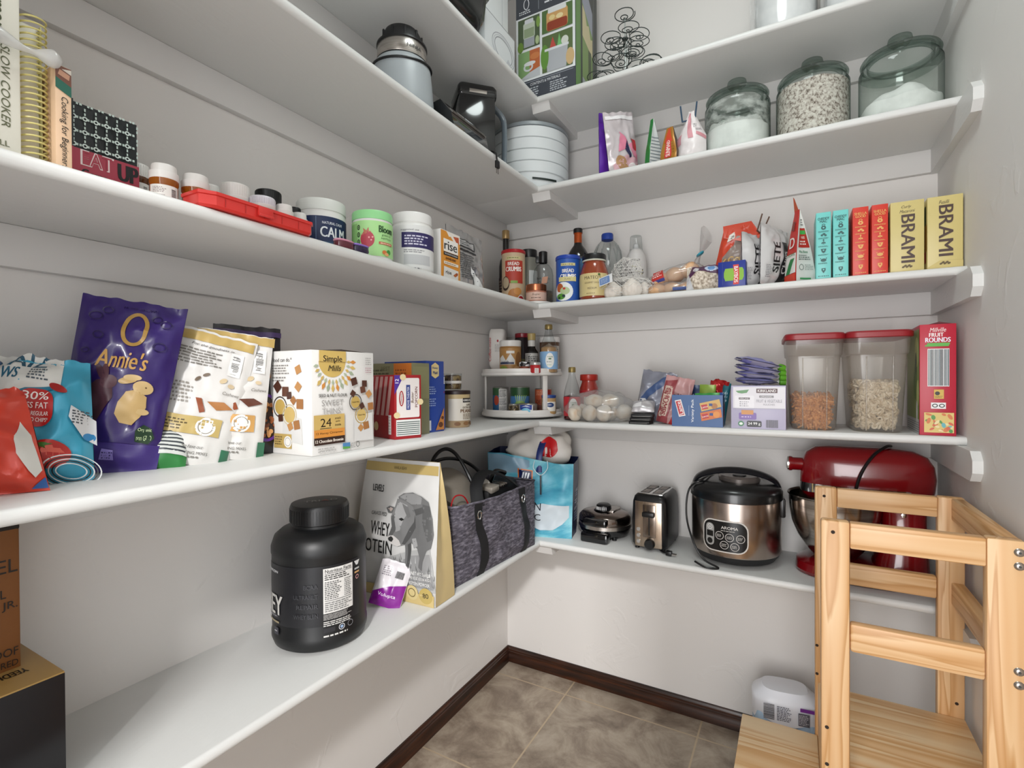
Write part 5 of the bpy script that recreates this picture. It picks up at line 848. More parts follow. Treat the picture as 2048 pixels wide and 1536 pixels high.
for b_ in ((-lw/2, lw/2, -ldp/2, -ldp/2+0.0016), (-lw/2, lw/2, ldp/2-0.0016, ldp/2), (-lw/2, -lw/2+0.0016, -ldp/2+0.0016, ldp/2-0.0016), (lw/2-0.0016, lw/2, -ldp/2+0.0016, ldp/2-0.0016)): lbx.box(*b_, 0, lh, LBL)
lbx.box(-lw/2+0.0016, lw/2-0.0016, -ldp/2+0.0016, ldp/2-0.0016, 0, 0.002, LBL)
art(lbx, lf, on_front(-ldp/2-0.0002)); art(lbx, [('p', [(-0.03, 0.02), (0.01, 0.03), (0.02, 0.08), (-0.02, 0.07)], '#dcd8d8'), ('p', [(-0.026, 0.026), (0.007, 0.034), (0.015, 0.074), (-0.017, 0.066)], '#b3202c')], on_right(lw/2+0.0002))
thing(lbx, 'variety_box', 'open blue variety pack box filled with snack packets', 'box', (0.862, -0.238, zB), R(3))
for lab, x, y, z, c_, w_, h_, sd, rt in (('navy packet standing at the near left of the blue variety box', 0.815, -0.222, 0.05, '#1f2a48', 0.028, 0.075, 71, -4), ('second navy packet, standing next to the lime packet in the box', 0.842, -0.218, 0.05, '#243456', 0.034, 0.082, 72, 6), ('lime green packet in the middle of the blue variety box', 0.882, -0.225, 0.05, '#7f9a3a', 0.05, 0.082, 73, 2), ('bright green packet lying along the box front', 0.895, -0.262, 0.046, '#3f9a46', 0.075, 0.06, 74, -3), ('teal packet standing at the right of the blue variety box', 0.925, -0.205, 0.05, '#1f5f6a', 0.024, 0.088, 76, 8)):
    bagthing('snack_packet', lab, 'packet', (x, y, zB+z-0.045), (R(-6), R(rt), 0), w_, h_+0.045, 0.018, C(c_, 0.3, 0.1), C(c_, 0.3, 0.1), [('l', -w_*0.35, h_*0.8, w_*0.35, h_*1.2, 3, '#b9c4cf')], 'pillow', sd, 0.003, 14, group='packets in the blue variety box')
bagthing('red_wrapper', 'shiny crinkled red wrapper sticking up at the back of the blue variety box', 'wrapper', (0.906, -0.190, zB+0.008), (R(-2), R(6), R(-10)), 0.06, 0.140, 0.03, C('#b02a2a', 0.2, 0.3), C('#b02a2a', 0.2, 0.3), [('e', 0.012, 0.09, 0.008, 0.010, '#3f5fa5')], 'pillow', 78, 0.012, 24, kf=36)
kf_ = [('r', -0.068, 0.062, 0.072, 0.126, '#d9d6dc'), ('p', [(-0.061, 0.114), (-0.024, 0.118), (-0.03, 0.108), (-0.044, 0.106), (-0.055, 0.108)], '#5f8f5f'), ('p', rr(-0.063, 0.060, -0.010, 0.100, 0.004), '#e3e1e6'), ('r', -0.052, 0.088, -0.022, 0.094, '#3a2026'), ('t', 'KIRKLAND', -0.037, 0.091, 0.004, '#eeeeee', {'w': 0.026}), ('l', -0.05, 0.066, -0.022, 0.084, 3, '#9a98a0'), ('r', -0.004, 0.108, 0.052, 0.121, '#4a2229'), ('t', 'KIRKLAND', 0.024, 0.1145, 0.008, '#efecec', {'b': 0.03, 'w': 0.05}), ('r', 0.004, 0.094, 0.042, 0.1005, '#777279'), ('t', 'ORGANIC', 0.023, 0.0972, 0.004, '#eeeeee', {'w': 0.032}), ('t', 'FRUIT & VEGETABLE', 0.03, 0.084, 0.009, '#8a8790', {'w': 0.07}), ('t', 'POUCHES', 0.03, 0.0735, 0.005, '#8a8790'),
       ('r', -0.068, 0.0605, 0.072, 0.062, '#a29fb0'), ('p', rr(-0.052, 0.028, -0.004, 0.048, 0.004), '#7a5fa5'), ('r', -0.045, 0.043, -0.012, 0.056, '#c98a4a'), ('l', -0.045, 0.032, -0.012, 0.040, 1, '#b9a5d0'), ('e', -0.046, 0.015, 0.008, 0.008, '#2f7a4f'), ('e', -0.046, 0.015, 0.005, 0.004, '#dfe8df'), ('p', rr(-0.030, 0.006, 0.010, 0.024, 0.004), '#1f1f24'), ('t', '24 99 g', -0.010, 0.015, 0.010, '#efefef', {'b': 0.03, 'w': 0.034}), ('bc', 0.022, 0.005, 0.054, 0.028, '#4a4a4a')]
boxthing('pouch_carton', 'lilac carton of fruit pouches with loose pouches on its top', 'carton', (1.039, -0.225, zB), 0, 0.148, 0.145, 0.130, '#b5b0c8', kf_)
PLAB = ['topmost lilac fruit pouch, lying crooked on the lilac carton', 'lilac fruit pouch second from the top of the loose heap', 'lilac fruit pouch third from the top of the loose heap', 'lowest lilac fruit pouch, flat on the lilac carton']
for k in range(4):
    mb = MB(); S = bag(mb, 0.072, 0.115, 0.018, C('#a5a2bd', 0.3, 0.2), C('#8f8fc0', 0.3, 0.2), 'pillow', 81+k, 0.004, 18)
    art(mb, [('r', -0.034, 0.09, 0.034, 0.112, '#7f7fc4'), ('l', -0.02, 0.03, 0.02, 0.08, 5, '#6a6880'), ('r', -0.034, 0.0, 0.034, 0.02, '#d8d6e0')], S, (0.012, 0.012))
    o = thing(mb, 'fruit_pouch', PLAB[3-k], 'pouch', (1.086, -0.215-0.01*k, zB+0.141+0.0155*k), rot=(R(86-3*k), R(2), R(-82+7*k)), group='loose fruit pouches', sharp=65)
    MB().lathe([(0, 0.0), (0.005, 0.0), (0.005, 0.012), (0, 0.012)], C('#d8d8d4', 0.4), 12, M=mov(0, 0, -0.012)).lathe([(0, -0.026), (0.009, -0.026), (0.0105, -0.02), (0.0105, -0.01), (0.006, -0.007), (0, -0.007)], C('#5fa52c', 0.3), 10).build('screw_cap', o)
# two cereal keepers
def rrect(hx, hy, r, z, n=5):
    return [(x, y, z) for x, y in rr(-hx, -hy, hx, hy, r, n)]
def keeper(label, x, content, cl_label, seed):
    o = tag(empty('cereal_keeper', (x, -0.168, zB), R(3)), label, 'container', 'clear cereal keepers')
    b = MB(); secs = []
    for z, hx, hy in ((0.002, 0.052, 0.095), (0.006, 0.056, 0.098), (0.215, 0.066, 0.108), (0.218, 0.070, 0.112), (0.262, 0.073, 0.115)): secs.append(rrect(hx, hy, 0.028, z))
    b.loft(secs, CLOUDY, caps=False); b.add(secs[0], [list(range(len(secs[0])))], CLOUDY); b.build('tub', o, sharp=50)
    RD = C('#8c1a22', 0.4)
    MB().loft([rrect(0.076, 0.118, 0.03, 0.262), rrect(0.078, 0.120, 0.03, 0.264), rrect(0.078, 0.120, 0.03, 0.276), rrect(0.074, 0.116, 0.03, 0.281)], RD).build('lid', o)
    fp = MB(); [fp.box(x_-0.0015, x_+0.0015, -0.002, 0.002, 0.004, 0.21, CLOUDY, 0.001, M=mov(0, -0.0995, 0, rx=R(2.9))) for x_ in (-0.03, 0.03)]; fp.build('grip_panel', o)
    return o
keeper('clear cereal keeper with a red lid, a third full of orange sticks', 1.180, 0, '', 1)
keeper('clear cereal keeper with a red lid, half full of pale cereal rings', 1.333, 1, '', 2)
rnd = random.Random(9)
def fill(name, label, cat, x, top, piece, n, col):
    mb = MB(); ca, sa = math.cos(R(3)), math.sin(R(3))
    for k in range(n):
        z = rnd.uniform(0.012, top); t = z/0.215; hx = 0.043+0.010*t; hy = 0.084+0.010*t
        q = rnd.random()
        if q < 0.55: u, v = rnd.uniform(-hx, hx), -hy+rnd.uniform(0, 0.008)
        elif q < 0.70: u, v = rnd.choice((-1, 1))*(hx-rnd.uniform(0, 0.008)), rnd.uniform(-hy, hy)
        else: u, v, z = rnd.uniform(-hx, hx), rnd.uniform(-hy, hy), top+rnd.uniform(-0.008, 0.006)
        if abs(u) > hx-0.010 and abs(v) > hy-0.015: v *= 0.86; u *= 0.86
        piece(mb, mov(u, v, z, rnd.uniform(0, 6.3), rnd.uniform(0, 6.3), rnd.uniform(0, 6.3)), col[k % len(col)])
    return tag(mb.build(name, None, (x, -0.168, zB), R(3)), label, cat, kind='stuff')
OT = [C(h, 0.7) for h in ('#cdbfa8', '#d8ccb8', '#bdac92')]
def ring(mb, M, m): mb.tube([(0.0058*math.cos(2*PI*i/11), 0.0058*math.sin(2*PI*i/11), 0) for i in range(11)], 0.0031, m, 6, closed=True, M=M)
OS = [C(h, 0.6) for h in ('#c98a4e', '#d69a5c', '#b97a3e')]
def stick(mb, M, m): mb.tube([(-0.014, 0, 0), (-0.005, 0.0012, 0), (0.005, 0.0012, 0), (0.014, 0, 0)], 0.003, m, 6, M=M)
fill('snack_sticks', 'orange snack sticks inside the cereal keeper next to the lilac carton', 'snack', 1.180, 0.092, stick, 520, OS)
fill('cereal_rings', 'pale ring shaped cereal inside the cereal keeper next to the red cereal box', 'cereal', 1.333, 0.135, ring, 680, OT)
# red cereal box
cf = [('t', 'Millville', 0.0, 0.275, 0.011, '#ead8d8', {'sh': 0.25, 'w': 0.034}), ('t', 'FRUIT', -0.003, 0.262, 0.010, '#f0ecec', {'b': 0.05, 'w': 0.03}), ('t', 'ROUNDS', 0.0, 0.249, 0.012, '#e6e2ee', {'b': 0.06, 'w': 0.052}), ('r', -0.022, 0.236, 0.024, 0.241, '#4fa53a'), ('r', -0.026, 0.232, 0.022, 0.236, '#4fa53a'), ('r', -0.021, 0.128, 0.023, 0.226, '#dad8d8')]
rnd = random.Random(3); x = -0.0195
while x < 0.021: w_ = rnd.choice((0.0008, 0.0012, 0.002)); cf.append(('r', x, 0.130, x+w_, 0.224, rnd.choice(['#2f3338', '#5d6a72', '#30454a']))); x += w_+rnd.choice((0.0008, 0.0014))
cf += [('r', -0.008, 0.096, 0.012, 0.120, '#c9a545'), ('e', -0.001, 0.110, 0.005, 0.005, '#1f1a10'), ('l', -0.006, 0.098, 0.01, 0.104, 2, '#4a3a12'), ('r', -0.014, 0.070, 0.016, 0.086, '#e2e2e2')] + [('o', -0.006+0.014*k, 0.078, 0.006, 0.005, 0.0022, '#222222') for k in range(2)]
cf += [('r', -0.028, 0.008, 0.032, 0.060, '#d3b96c')]
for k in range(26): cf.append(('e', rnd.uniform(-0.024, 0.028), rnd.uniform(0.012, 0.056), rnd.uniform(0.003, 0.008), rnd.uniform(0.002, 0.005), rnd.choice(['#5fa9b0', '#c9703a', '#4a8a3a', '#e0cf9a', '#c95a3a']), rnd.uniform(0, 3)))
cl = [('r', -0.11, 0.04, 0.10, 0.28, '#8a9a52'), ('e', 0.06, 0.22, 0.03, 0.04, '#b9c47a'), ('e', 0.04, 0.14, 0.03, 0.05, '#5a7a30'), ('e', 0.08, 0.11, 0.02, 0.035, '#c9cf8a'), ('r', -0.11, 0.0, 0.10, 0.04, '#c4c4c4')] + [('r', -0.1, 0.006+0.006*k, 0.098, 0.008+0.006*k, '#77777a') for k in range(5)] + [('e', 0.07, 0.06, 0.014, 0.03, '#e0e0da'), ('e', 0.05, 0.19, 0.012, 0.03, '#2f4a1c')]
boxthing('cereal_box', 'red box of ring cereal at the right wall end of its shelf', 'cereal box', (1.463, -0.186, zB), R(-2), 0.074, 0.205, 0.290, '#b31f36', cf, cl, extra=lambda mb: mb.prism([(-0.02, 0.29), (0.005, 0.297), (0.034, 0.2905)], -0.09, 0.08, C('#5a1420', 0.6), 'y'))
# ================================================================ third shelf, left wall
CRM = C('#dcd9cc', 0.5)
boxthing('cookbook', 'thick cream cookbook standing at the doorway end of its shelf', 'book', (0.150, -1.740, zC), LEFT, 0.052, 0.25, 0.305, '#dad7ca', [('t', "The Busy Woman's", 0.004, 0.235, 0.019, '#3c4422', {'rot': -90, 'sh': 0.3, 'w': 0.19}), ('t', 'SLOW COOKER', 0.011, 0.090, 0.0085, '#55583c', {'rot': -90, 'sh': 0.2, 'w': 0.105}), ('t', 'COOKBOOK', -0.004, 0.092, 0.0085, '#55583c', {'rot': -90, 'sh': 0.2, 'w': 0.075}), ('t', 'FALL', 0.004, 0.018, 0.007, '#55583c', {}), ('e', 0.016, 0.25, 0.003, 0.003, '#5a6a2a')], bev=0.003)
sn = tag(empty('spiral_notebook', (0.165, -1.698, zC), LEFT), 'cream spiral bound cookbook with a yellow coil', 'book')
MB().box(-0.011, 0.011, -0.08, 0.11, 0, 0.196, CRM, 0.001).build('pages', sn)
MB().box(-0.013, -0.0115, -0.085, 0.11, 0, 0.198, C('#c9c48f', 0.5), 0.0005).box(0.0115, 0.013, -0.085, 0.11, 0, 0.198, C('#c9c48f', 0.5), 0.0005).build('cover', sn)
MB().tube([(0.0145*math.cos(a), -0.092+0.017*math.sin(a), 0.004+0.193*k/700) for k, a in ((k, 2*PI*k/28) for k in range(701))], 0.0012, C('#cfc47e', 0.35), 6).build('coil', sn)
bgn = [('r', -0.0085, 0.112, 0.0085, 0.142, '#6d4334'), ('p', [(-0.0085, 0.112), (0.0085, 0.104), (0.0085, 0.118), (-0.0085, 0.126)], '#1f5a4a'), ('p', [(-0.006, 0.13), (0.006, 0.126), (0.007, 0.133), (-0.004, 0.137)], '#b98a70'), ('p', [(-0.002, 0.138), (0.0085, 0.134), (0.0085, 0.141)], '#c9c0b4'), ('t', 'Cooking for Beginners', 0.0, 0.054, 0.0095, '#1f1d1b', {'rot': -90, 'sh': 0.15, 'w': 0.098})]
boxthing('cookbook', 'slim peach cookbook with a lettered spine next to the coil bound one', 'book', (0.185, -1.673, zC), LEFT, 0.0175, 0.19, 0.143, '#d8b797', bgn, bev=0.001)
eu = [('r', -0.080, 0.082, 0.080, 0.158, '#0f1518'), ('r', -0.080, 0.158, 0.02, 0.166, '#27557f')]
for i in range(7):
    for j in range(4):
        x = -0.072+0.024*i; y = 0.088+0.021*j
        eu += [('r', x+0.005, y-0.0018, x+0.010, y+0.0018, '#c5d6d0'), ('r', x+0.0125, y-0.0018, x+0.018, y+0.0018, '#c5d6d0'), ('r', x-0.0018, y+0.005, x+0.0018, y+0.009, '#c5d6d0'), ('r', x-0.0018, y+0.0115, x+0.0018, y+0.016, '#c5d6d0'), ('o', x, y, 0.0045, 0.0045, 0.0019, '#d6e4df')]
eu += [('r', -0.080, 0.0, 0.080, 0.080, '#a8384c'), ('t', 'EAT', -0.038, 0.066, 0.021, '#e9d6d8', {'b': 0.04, 'w': 0.052}), ('t', 'EAT', -0.038, 0.066, 0.019, '#a8384c', {'b': -0.005, 'w': 0.048}), ('t', 'UP', 0.043, 0.062, 0.024, '#141014', {'b': 0.07, 'w': 0.052}), ('t', 'Come', -0.046, 0.047, 0.013, '#141014', {'b': 0.07, 'w': 0.042}), ('t', 'and', 0.05, 0.043, 0.012, '#141014', {'b': 0.07, 'w': 0.036}), ('t', 'DINNER', -0.03, 0.030, 0.016, '#f0e6e6', {'b': 0.03, 'w': 0.062}), ('t', 'COOK', 0.045, 0.024, 0.016, '#141014', {'b': 0.07, 'w': 0.05})]
ebk = MB().box(-0.0745, 0.0745, -0.006, 0.006, 0, 0.153, C('#0f1518', 0.35), 0.0008)
def clipart(items, x0, x1, y0, y1):
    o = []
    for it in items:
        if it[0] == 'r':
            a = (max(it[1], x0), max(it[2], y0), min(it[3], x1), min(it[4], y1))
            if a[0] < a[2] and a[1] < a[3]: o.append(('r',)+a+it[5:])
        elif it[0] == 'o':
            if x0+0.004 < it[1] < x1-0.004 and it[2]+it[4] < y1: o.append(it)
        else: o.append(it)
    return o
def squeeze(it):
    g = lambda x: 0.030+0.58*x
    if it[0] == 'r': return ('r', g(it[1]), it[2], g(it[3]), it[4])+it[5:]
    if it[0] == 'o': return ('o', g(it[1]), it[2], it[3]*0.8, it[4]*0.8, it[5])+it[6:]
    if it[0] == 't': o = dict(it[6]); o['w'] *= 0.58; return ('t', it[1], g(it[2]), it[3], it[4]*0.9, it[5], o)
    return it
eu = [squeeze(it) for it in eu if it[0] != 't']+[('t', 'EAT', 0.016, 0.068, 0.024, '#efdfe0', {'b': 0.05, 'w': 0.044}), ('t', 'EAT', 0.016, 0.068, 0.021, '#a8384c', {'w': 0.040}), ('t', 'UP', 0.058, 0.062, 0.027, '#141014', {'b': 0.10, 'w': 0.028}), ('t', 'Come', 0.012, 0.044, 0.013, '#141014', {'b': 0.09, 'w': 0.034}), ('t', 'and', 0.055, 0.038, 0.012, '#141014', {'b': 0.09, 'w': 0.03}), ('t', 'DINNER', 0.016, 0.029, 0.013, '#f0e6e6', {'b': 0.04, 'w': 0.052}), ('t', 'COOK', 0.058, 0.020, 0.013, '#141014', {'b': 0.09, 'w': 0.03})]+[('r', -0.08, 0.082, -0.015, 0.158, '#0f1518'), ('r', -0.08, 0, -0.015, 0.080, '#a8384c')]
art(ebk, clipart(eu, -0.0742, 0.0742, 0, 0.1525), on_front(-0.0062))
thing(ebk, 'cookbook', 'red and black patterned cookbook turned face out', 'book', (0.160, -1.6095, zC), LEFT)
tb_ = MB().tube(curve([(0.0, -0.06, 0.0), (0, -0.035, 0.004), (0, -0.012, 0.0), (0, 0.0, 0.0), (0, 0.010, 0.001), (0, 0.022, 0.002), (0, 0.030, 0.004)], 5), [0.014, 0.0135, 0.013, 0.012, 0.011, 0.010, 0.0095, 0.008, 0.007, 0.006, 0.005, 0.0045, 0.004, 0.0036, 0.0034, 0.0034, 0.0036, 0.004, 0.005, 0.006, 0.007, 0.0085, 0.0095, 0.0105, 0.011, 0.0112, 0.0105, 0.009, 0.007, 0.005, 0.003], WRAPF, 12)
tb_.blob((0, -0.095, 0.008), (0.022, 0.045, 0.055), WRAPF, 0.25, 10, 6, 3)
tb_.blob((0.0, -0.085, 0.075), (0.010, 0.012, 0.014), C('#8a2a22', 0.4), 0.2, 8, 2, 2)
tb_.tube([(0, -0.09, -0.04), (0, -0.09, -0.139)], 0.02, WRAPF, 12)
thing(tb_, 'twist_tied_bag', 'clear plastic bag end twisted shut in front of the cookbooks', 'bag', (0.292, -1.709, zC+0.139), sharp=80)
# pill bottles
AMB = thin_mat('amber_plastic', '#e09a4c', 0.05, 0.1, '#c2661c', '#d9822a', 0.5); PW_ = C('#dad8d4', 0.4, name='white_cap')
def vial(label, x, y, r, h, body, cap, lab=True, ch=0.022, group='pill bottles', ridge=False, lid_r=None):
    hb = h-ch; lr = lid_r or r*0.98
    b = MB().lathe([(0, 0), (r*0.9, 0), (r*0.94, 0.002), (r*0.94, hb-0.010), (r*0.99, hb-0.008), (r*1.0, hb-0.002), (r*0.9, hb)], body, 28)
    if lab: art(b, [('r', -1.1*r, 0.008, 1.1*r, hb-0.013, '#d8d5d0'), ('l', -0.8*r, hb*0.45, 0.2*r, hb-0.016, 4, '#8d8080'), ('bc', 0.5*r, hb*0.3, 0.85*r, hb-0.018, '#444444', 1), ('l', -0.8*r, 0.012, 0.3*r, hb*0.4, 3, '#a59a9a')], on_cyl(r*0.945), (r*0.2, 0))
    o = thing(b, 'pill_bottle', label, 'pill bottle', (x, y, zC), facing(x, y), group)
    c = MB().lathe([(lr, hb-0.002), (lr*1.03, hb), (lr*1.03, hb+ch*0.45), (lr*0.9, hb+ch*0.5), (lr*0.88, h-0.002), (lr*0.84, h), (0, h)] if not ridge else [(lr, hb-0.002), (lr, h-0.0015), (lr*0.95, h), (0, h)], cap, 32)
    if ridge:
        for k in range(36): c.box(-0.0005, 0.0005, -lr-0.0005, -lr+0.001, hb, h-0.003, cap, M=rz_m(2*PI*k/36))
    c.build('cap', o); return o
vial('brown glass pill bottle with a ribbed white cap, beside the red cookbook', 0.140, -1.524, 0.019, 0.094, C('#5a2f10', 0.15, coat=0.4), PW_, ch=0.020, ridge=True)
vial('amber pill bottle with a stepped white cap, nearer the red cookbook', 0.240, -1.530, 0.0205, 0.069, AMB, PW_)
vial('amber pill bottle with a stepped white cap, at the near end of the red tray', 0.240, -1.480, 0.0215, 0.070, AMB, PW_)
vial('thin white bottle half hidden behind the amber pill bottles', 0.130, -1.436, 0.014, 0.098, PW_, PW_, lab=False, ridge=True)
vial('low white bottle peeking out behind the broad ribbed white cap', 0.130, -1.391, 0.016, 0.104, PW_, PW_, lab=False, ridge=True)
vial('white bottle with a broad ribbed cap behind the red pill tray', 0.205, -1.388, 0.0245, 0.091, PW_, PW_, lab=False, ridge=True)
vial('squat white bottle with a wide smooth cap behind the red pill tray', 0.232, -1.350, 0.0235, 0.074, PW_, C('#cfcdd4', 0.35), lab=False, ch=0.014, ridge=True)
vial('black bottle with a wide black cap behind the red pill tray', 0.155, -1.283, 0.026, 0.122, BLKG, BLK, lab=False, ridge=True)
vial('small white bottle before the black capped bottle', 0.240, -1.308, 0.0175, 0.071, PW_, PW_, lab=False)
vial('slim black capped bottle next to the tub with the blue label', 0.150, -1.214, 0.013, 0.109, BLKG, BLK, lab=False, ridge=True)
vial('little white bottle at the far end of the red pill tray', 0.222, -1.258, 0.016, 0.072, PW_, PW_, lab=False)
RP = C('#c8302b', 0.3, coat=0.2, name='red_plastic')
pt = MB(); hx = 0.106
pts = [(-hx, -0.018), (-hx+0.022, -0.030), (hx-0.008, -0.030), (hx, -0.022), (hx, 0.026), (-hx, 0.026)]
pt.loft([[(x*0.97, y*0.9, 0.0) for x, y in pts], [(x, y, 0.004) for x, y in pts], [(x, y, 0.019) for x, y in pts], [(x*1.02, y*1.08, 0.020) for x, y in pts], [(x*1.02, y*1.08, 0.025) for x, y in pts], [(x*1.0, y*1.0, 0.026) for x, y in pts]], RP)
pto = thing(pt, 'pill_tray', 'long red plastic pill tray lying on the shelf edge', 'pill box', (0.291, -1.408, zC), LEFT, sharp=25)
MB().box(-0.014, 0.014, -0.036, -0.0315, 0.008, 0.023, RP, 0.001).box(-0.0145, 0.0145, -0.038, -0.034, 0.006, 0.0105, RP, 0.001).build('latch', pto)
for k in range(5): MB().box(-0.0006, 0.0006, -0.0308, -0.029, 0.005, 0.018, C('#a82622', 0.35)).build('divider_line', pto, (-0.07+0.035*k, 0, 0))
# supplement tubs
def tub(name, label, x, y, r, h, body, labelc, items, lidc, lh, neck=0.9, rz=None, z0=0.012, z1=None):
    z1 = z1 or h-lh-0.016
    b = MB().lathe([(0, 0), (r-0.004, 0), (r, 0.004), (r, h-lh-0.014), (r*0.985, h-lh-0.008), (r*neck, h-lh-0.003), (r*neck, h-lh)], body, 48)
    art(b, [('r', -r*1.9, z0, r*1.9, z1, labelc)]+items, on_cyl(r+0.0003), (r*0.15, 0))
    o = thing(b, name, label, 'tub', (x, y, zC), facing(x, y) if rz is None else rz)
    MB().lathe([(r*neck*0.98, h-lh-0.001), (r*neck*1.03, h-lh), (r*neck*1.03, h-0.003), (r*neck, h), (0, h)], lidc, 48).build('lid', o)
WT = C('#dddcd9', 0.35, name='white_tub')
tub('supplement_tub', 'white tub with a dark blue label, just past the red pill tray', 0.146, -1.137, 0.056, 0.140, WT, '#17284f', [('r', -0.1, 0.012, 0.1, 0.04, '#1f4a6a'), ('t', 'NATURAL CALM', 0.026, 0.083, 0.006, '#dfe3ea', {'b': 0.02, 'w': 0.05}), ('t', 'CALM', 0.028, 0.062, 0.024, '#e4e8ec', {'b': 0.05, 'w': 0.062}), ('l', -0.052, 0.05, -0.03, 0.09, 5, '#8fa0c0'), ('r', -0.012, 0.014, -0.011, 0.096, '#6f84a8')], C('#d3d5d0', 0.4), 0.026, 0.97, z1=0.098)
PALEG = '#a5d68f'
tub('greens_tub', 'pale green powder tub with a strawberry picture', 0.240, -1.064, 0.0475, 0.120, WT, PALEG, [('r', -0.09, 0.012, -0.038, 0.088, '#8cbf74')] + [('e', -0.034, 0.078-0.017*k, 0.0042, 0.0062, '#1f3a17') for k in range(3)] + [('o', -0.034, 0.078-0.017*k, 0.0022, 0.0036, 0.001, '#9fc98a') for k in range(3)] + [('e', -0.012, 0.050, 0.0165, 0.019, '#b23c4c'), ('p', [(-0.028, 0.058), (-0.02, 0.068), (-0.022, 0.076), (-0.014, 0.070), (-0.009, 0.078), (-0.008, 0.069), (-0.002, 0.068)], '#b8705a'), ('e', -0.008, 0.054, 0.002, 0.002, '#e5a0a0'), ('e', 0.0, 0.055, 0.002, 0.002, '#e5a0a0'), ('e', -0.003, 0.048, 0.002, 0.002, '#e5a0a0'), ('t', 'Bloom', 0.034, 0.076, 0.016, '#123f1a', {'b': 0.05, 'w': 0.040}), ('t', 'greens &', 0.034, 0.062, 0.0065, '#3f6a3a', {'w': 0.026}), ('t', 'superfoods', 0.034, 0.0545, 0.0065, '#3f6a3a', {'w': 0.03}), ('r', 0.014, 0.040, 0.052, 0.046, '#b5604a'), ('l', 0.018, 0.041, 0.05, 0.045, 1, '#e5d0b0'), ('e', 0.028, 0.022, 0.006, 0.005, '#c9703a'), ('e', 0.04, 0.024, 0.006, 0.006, '#3f8a3a'), ('e', 0.034, 0.018, 0.006, 0.004, '#d8a06a')], C('#8fd08f', 0.35), 0.020, 0.98, z1=0.094)
tub('protein_tub', 'white tub with a dark purple band, beside the orange bar box', 0.228, -0.904, 0.057, 0.162, WT, '#d9d9d8', [('t', 'suggested use', -0.006, 0.112, 0.006, '#3a3a44', {'w': 0.05}), ('r', -0.028, 0.066, 0.085, 0.106, '#2a2358'), ('l', -0.02, 0.072, 0.045, 0.1, 4, '#c9c6d8'), ('l', -0.022, 0.052, 0.04, 0.062, 2, '#8a8a8e'), ('r', -0.022, 0.022, 0.052, 0.048, '#b9babc'), ('l', -0.018, 0.008, 0.03, 0.016, 1, '#77777a')], C('#dedddb', 0.3), 0.026, 0.9, z1=0.125)
gl = MB()
for k, (x, c_, c2) in enumerate(((-0.022, '#c98aa0', '#5a2430'), (0.022, '#8a6fc0', '#241a3a'))):
    gl.loft([capsule(x, 0, 0.021, 0.012, 0.0, 20, 3), capsule(x, 0, 0.023, 0.014, 0.004, 20, 3), capsule(x, 0, 0.022, 0.013, 0.013, 20, 3), capsule(x, 0, 0.019, 0.010, 0.016, 20, 3)], C(c2, 0.25, coat=0.4))
    gl.tube([(p[0], p[1], 0.016) for p in capsule(x, 0, 0.021, 0.012, 0, 24, 3)], 0.0022, C(c_, 0.35), 6, closed=True)
gl.tube([(0.044, 0.0, 0.014), (0.050, 0.004, 0.012), (0.052, 0.01, 0.008)], 0.002, C('#b58ac8', 0.35), 6)
thing(gl, 'toy_sunglasses', 'tiny pink and purple rimmed toy glasses at the shelf edge', 'toy', (0.296, -1.184, zC), LEFT)
ri = [('r', -0.046, 0.002, 0.046, 0.143, '#d08a2c'), ('p', [(-0.02, 0.143), (0.046, 0.143), (0.046, 0.118), (0.03, 0.124), (0.02, 0.116), (0.0, 0.132), (-0.008, 0.13)], '#e2dcd4'), ('p', [(0.012, 0.135), (0.04, 0.138), (0.042, 0.118), (0.026, 0.122)], '#b5502c'), ('r', -0.034, 0.085, 0.036, 0.121, '#e6e3de'), ('t', 'rise', 0.0, 0.103, 0.024, '#141414', {'b': 0.06, 'w': 0.062}), ('r', -0.034, 0.074, 0.036, 0.084, '#1b1714'), ('t', 'THE SIMPLEST PROTEIN BAR', 0.001, 0.079, 0.004, '#e6e3de', {'w': 0.064}), ('t', 'ALMOND HONEY', 0.0, 0.066, 0.007, '#5a2f10', {'b': 0.02, 'w': 0.052}), ('r', -0.034, 0.049, 0.036, 0.057, '#e0d8c8'), ('l', -0.03, 0.051, 0.032, 0.055, 1, '#7a5a3a'), ('p', [(-0.036, 0.012), (0.034, 0.006), (0.036, 0.038), (-0.034, 0.042)], '#d6d4d0'), ('t', 'rise', -0.012, 0.027, 0.010, '#141414', {'b': 0.06, 'w': 0.028}), ('p', [(0.01, 0.022), (0.02, 0.018), (0.03, 0.024), (0.022, 0.03)], '#a85a24'), ('e', 0.028, 0.028, 0.005, 0.004, '#8a3a1a')]
boxthing('bar_box', 'orange and white snack bar box', 'box', (0.240, -0.786, zC), LEFT, 0.094, 0.06, 0.145, '#d6d4d1', ri)
SIL = C('#b5b3b2', 0.24, 0.55, name='silver_foil')
sp = [('r', -0.06, 0.145, 0.035, 0.175, '#3a3a3c'), ('r', -0.056, 0.149, 0.031, 0.171, '#a5a3a2'), ('l', -0.05, 0.152, 0.025, 0.168, 2, '#55555a'), ('r', -0.062, 0.132, 0.036, 0.138, '#2a2a2c'), ('l', -0.06, 0.04, 0.03, 0.125, 12, '#5d5c5e'), ('p', [(-0.01, 0.085), (0.06, 0.03), (0.0, 0.022)], '#e2e2e2'), ('p', [(0.008, 0.022), (0.05, 0.026), (0.048, 0.0), (0.01, 0.0)], '#cfd4d2'), ('r', 0.014, 0.002, 0.04, 0.018, '#2f7a4a')]
bagthing('foil_pouch', 'silver foil pouch with dark print on the left wall', 'pouch', (0.200, -0.600, zC), (R(-4), R(2), LEFT), 0.205, 0.205, 0.05, SIL, SIL, sp, 'pouch', 91, 0.005, 28)
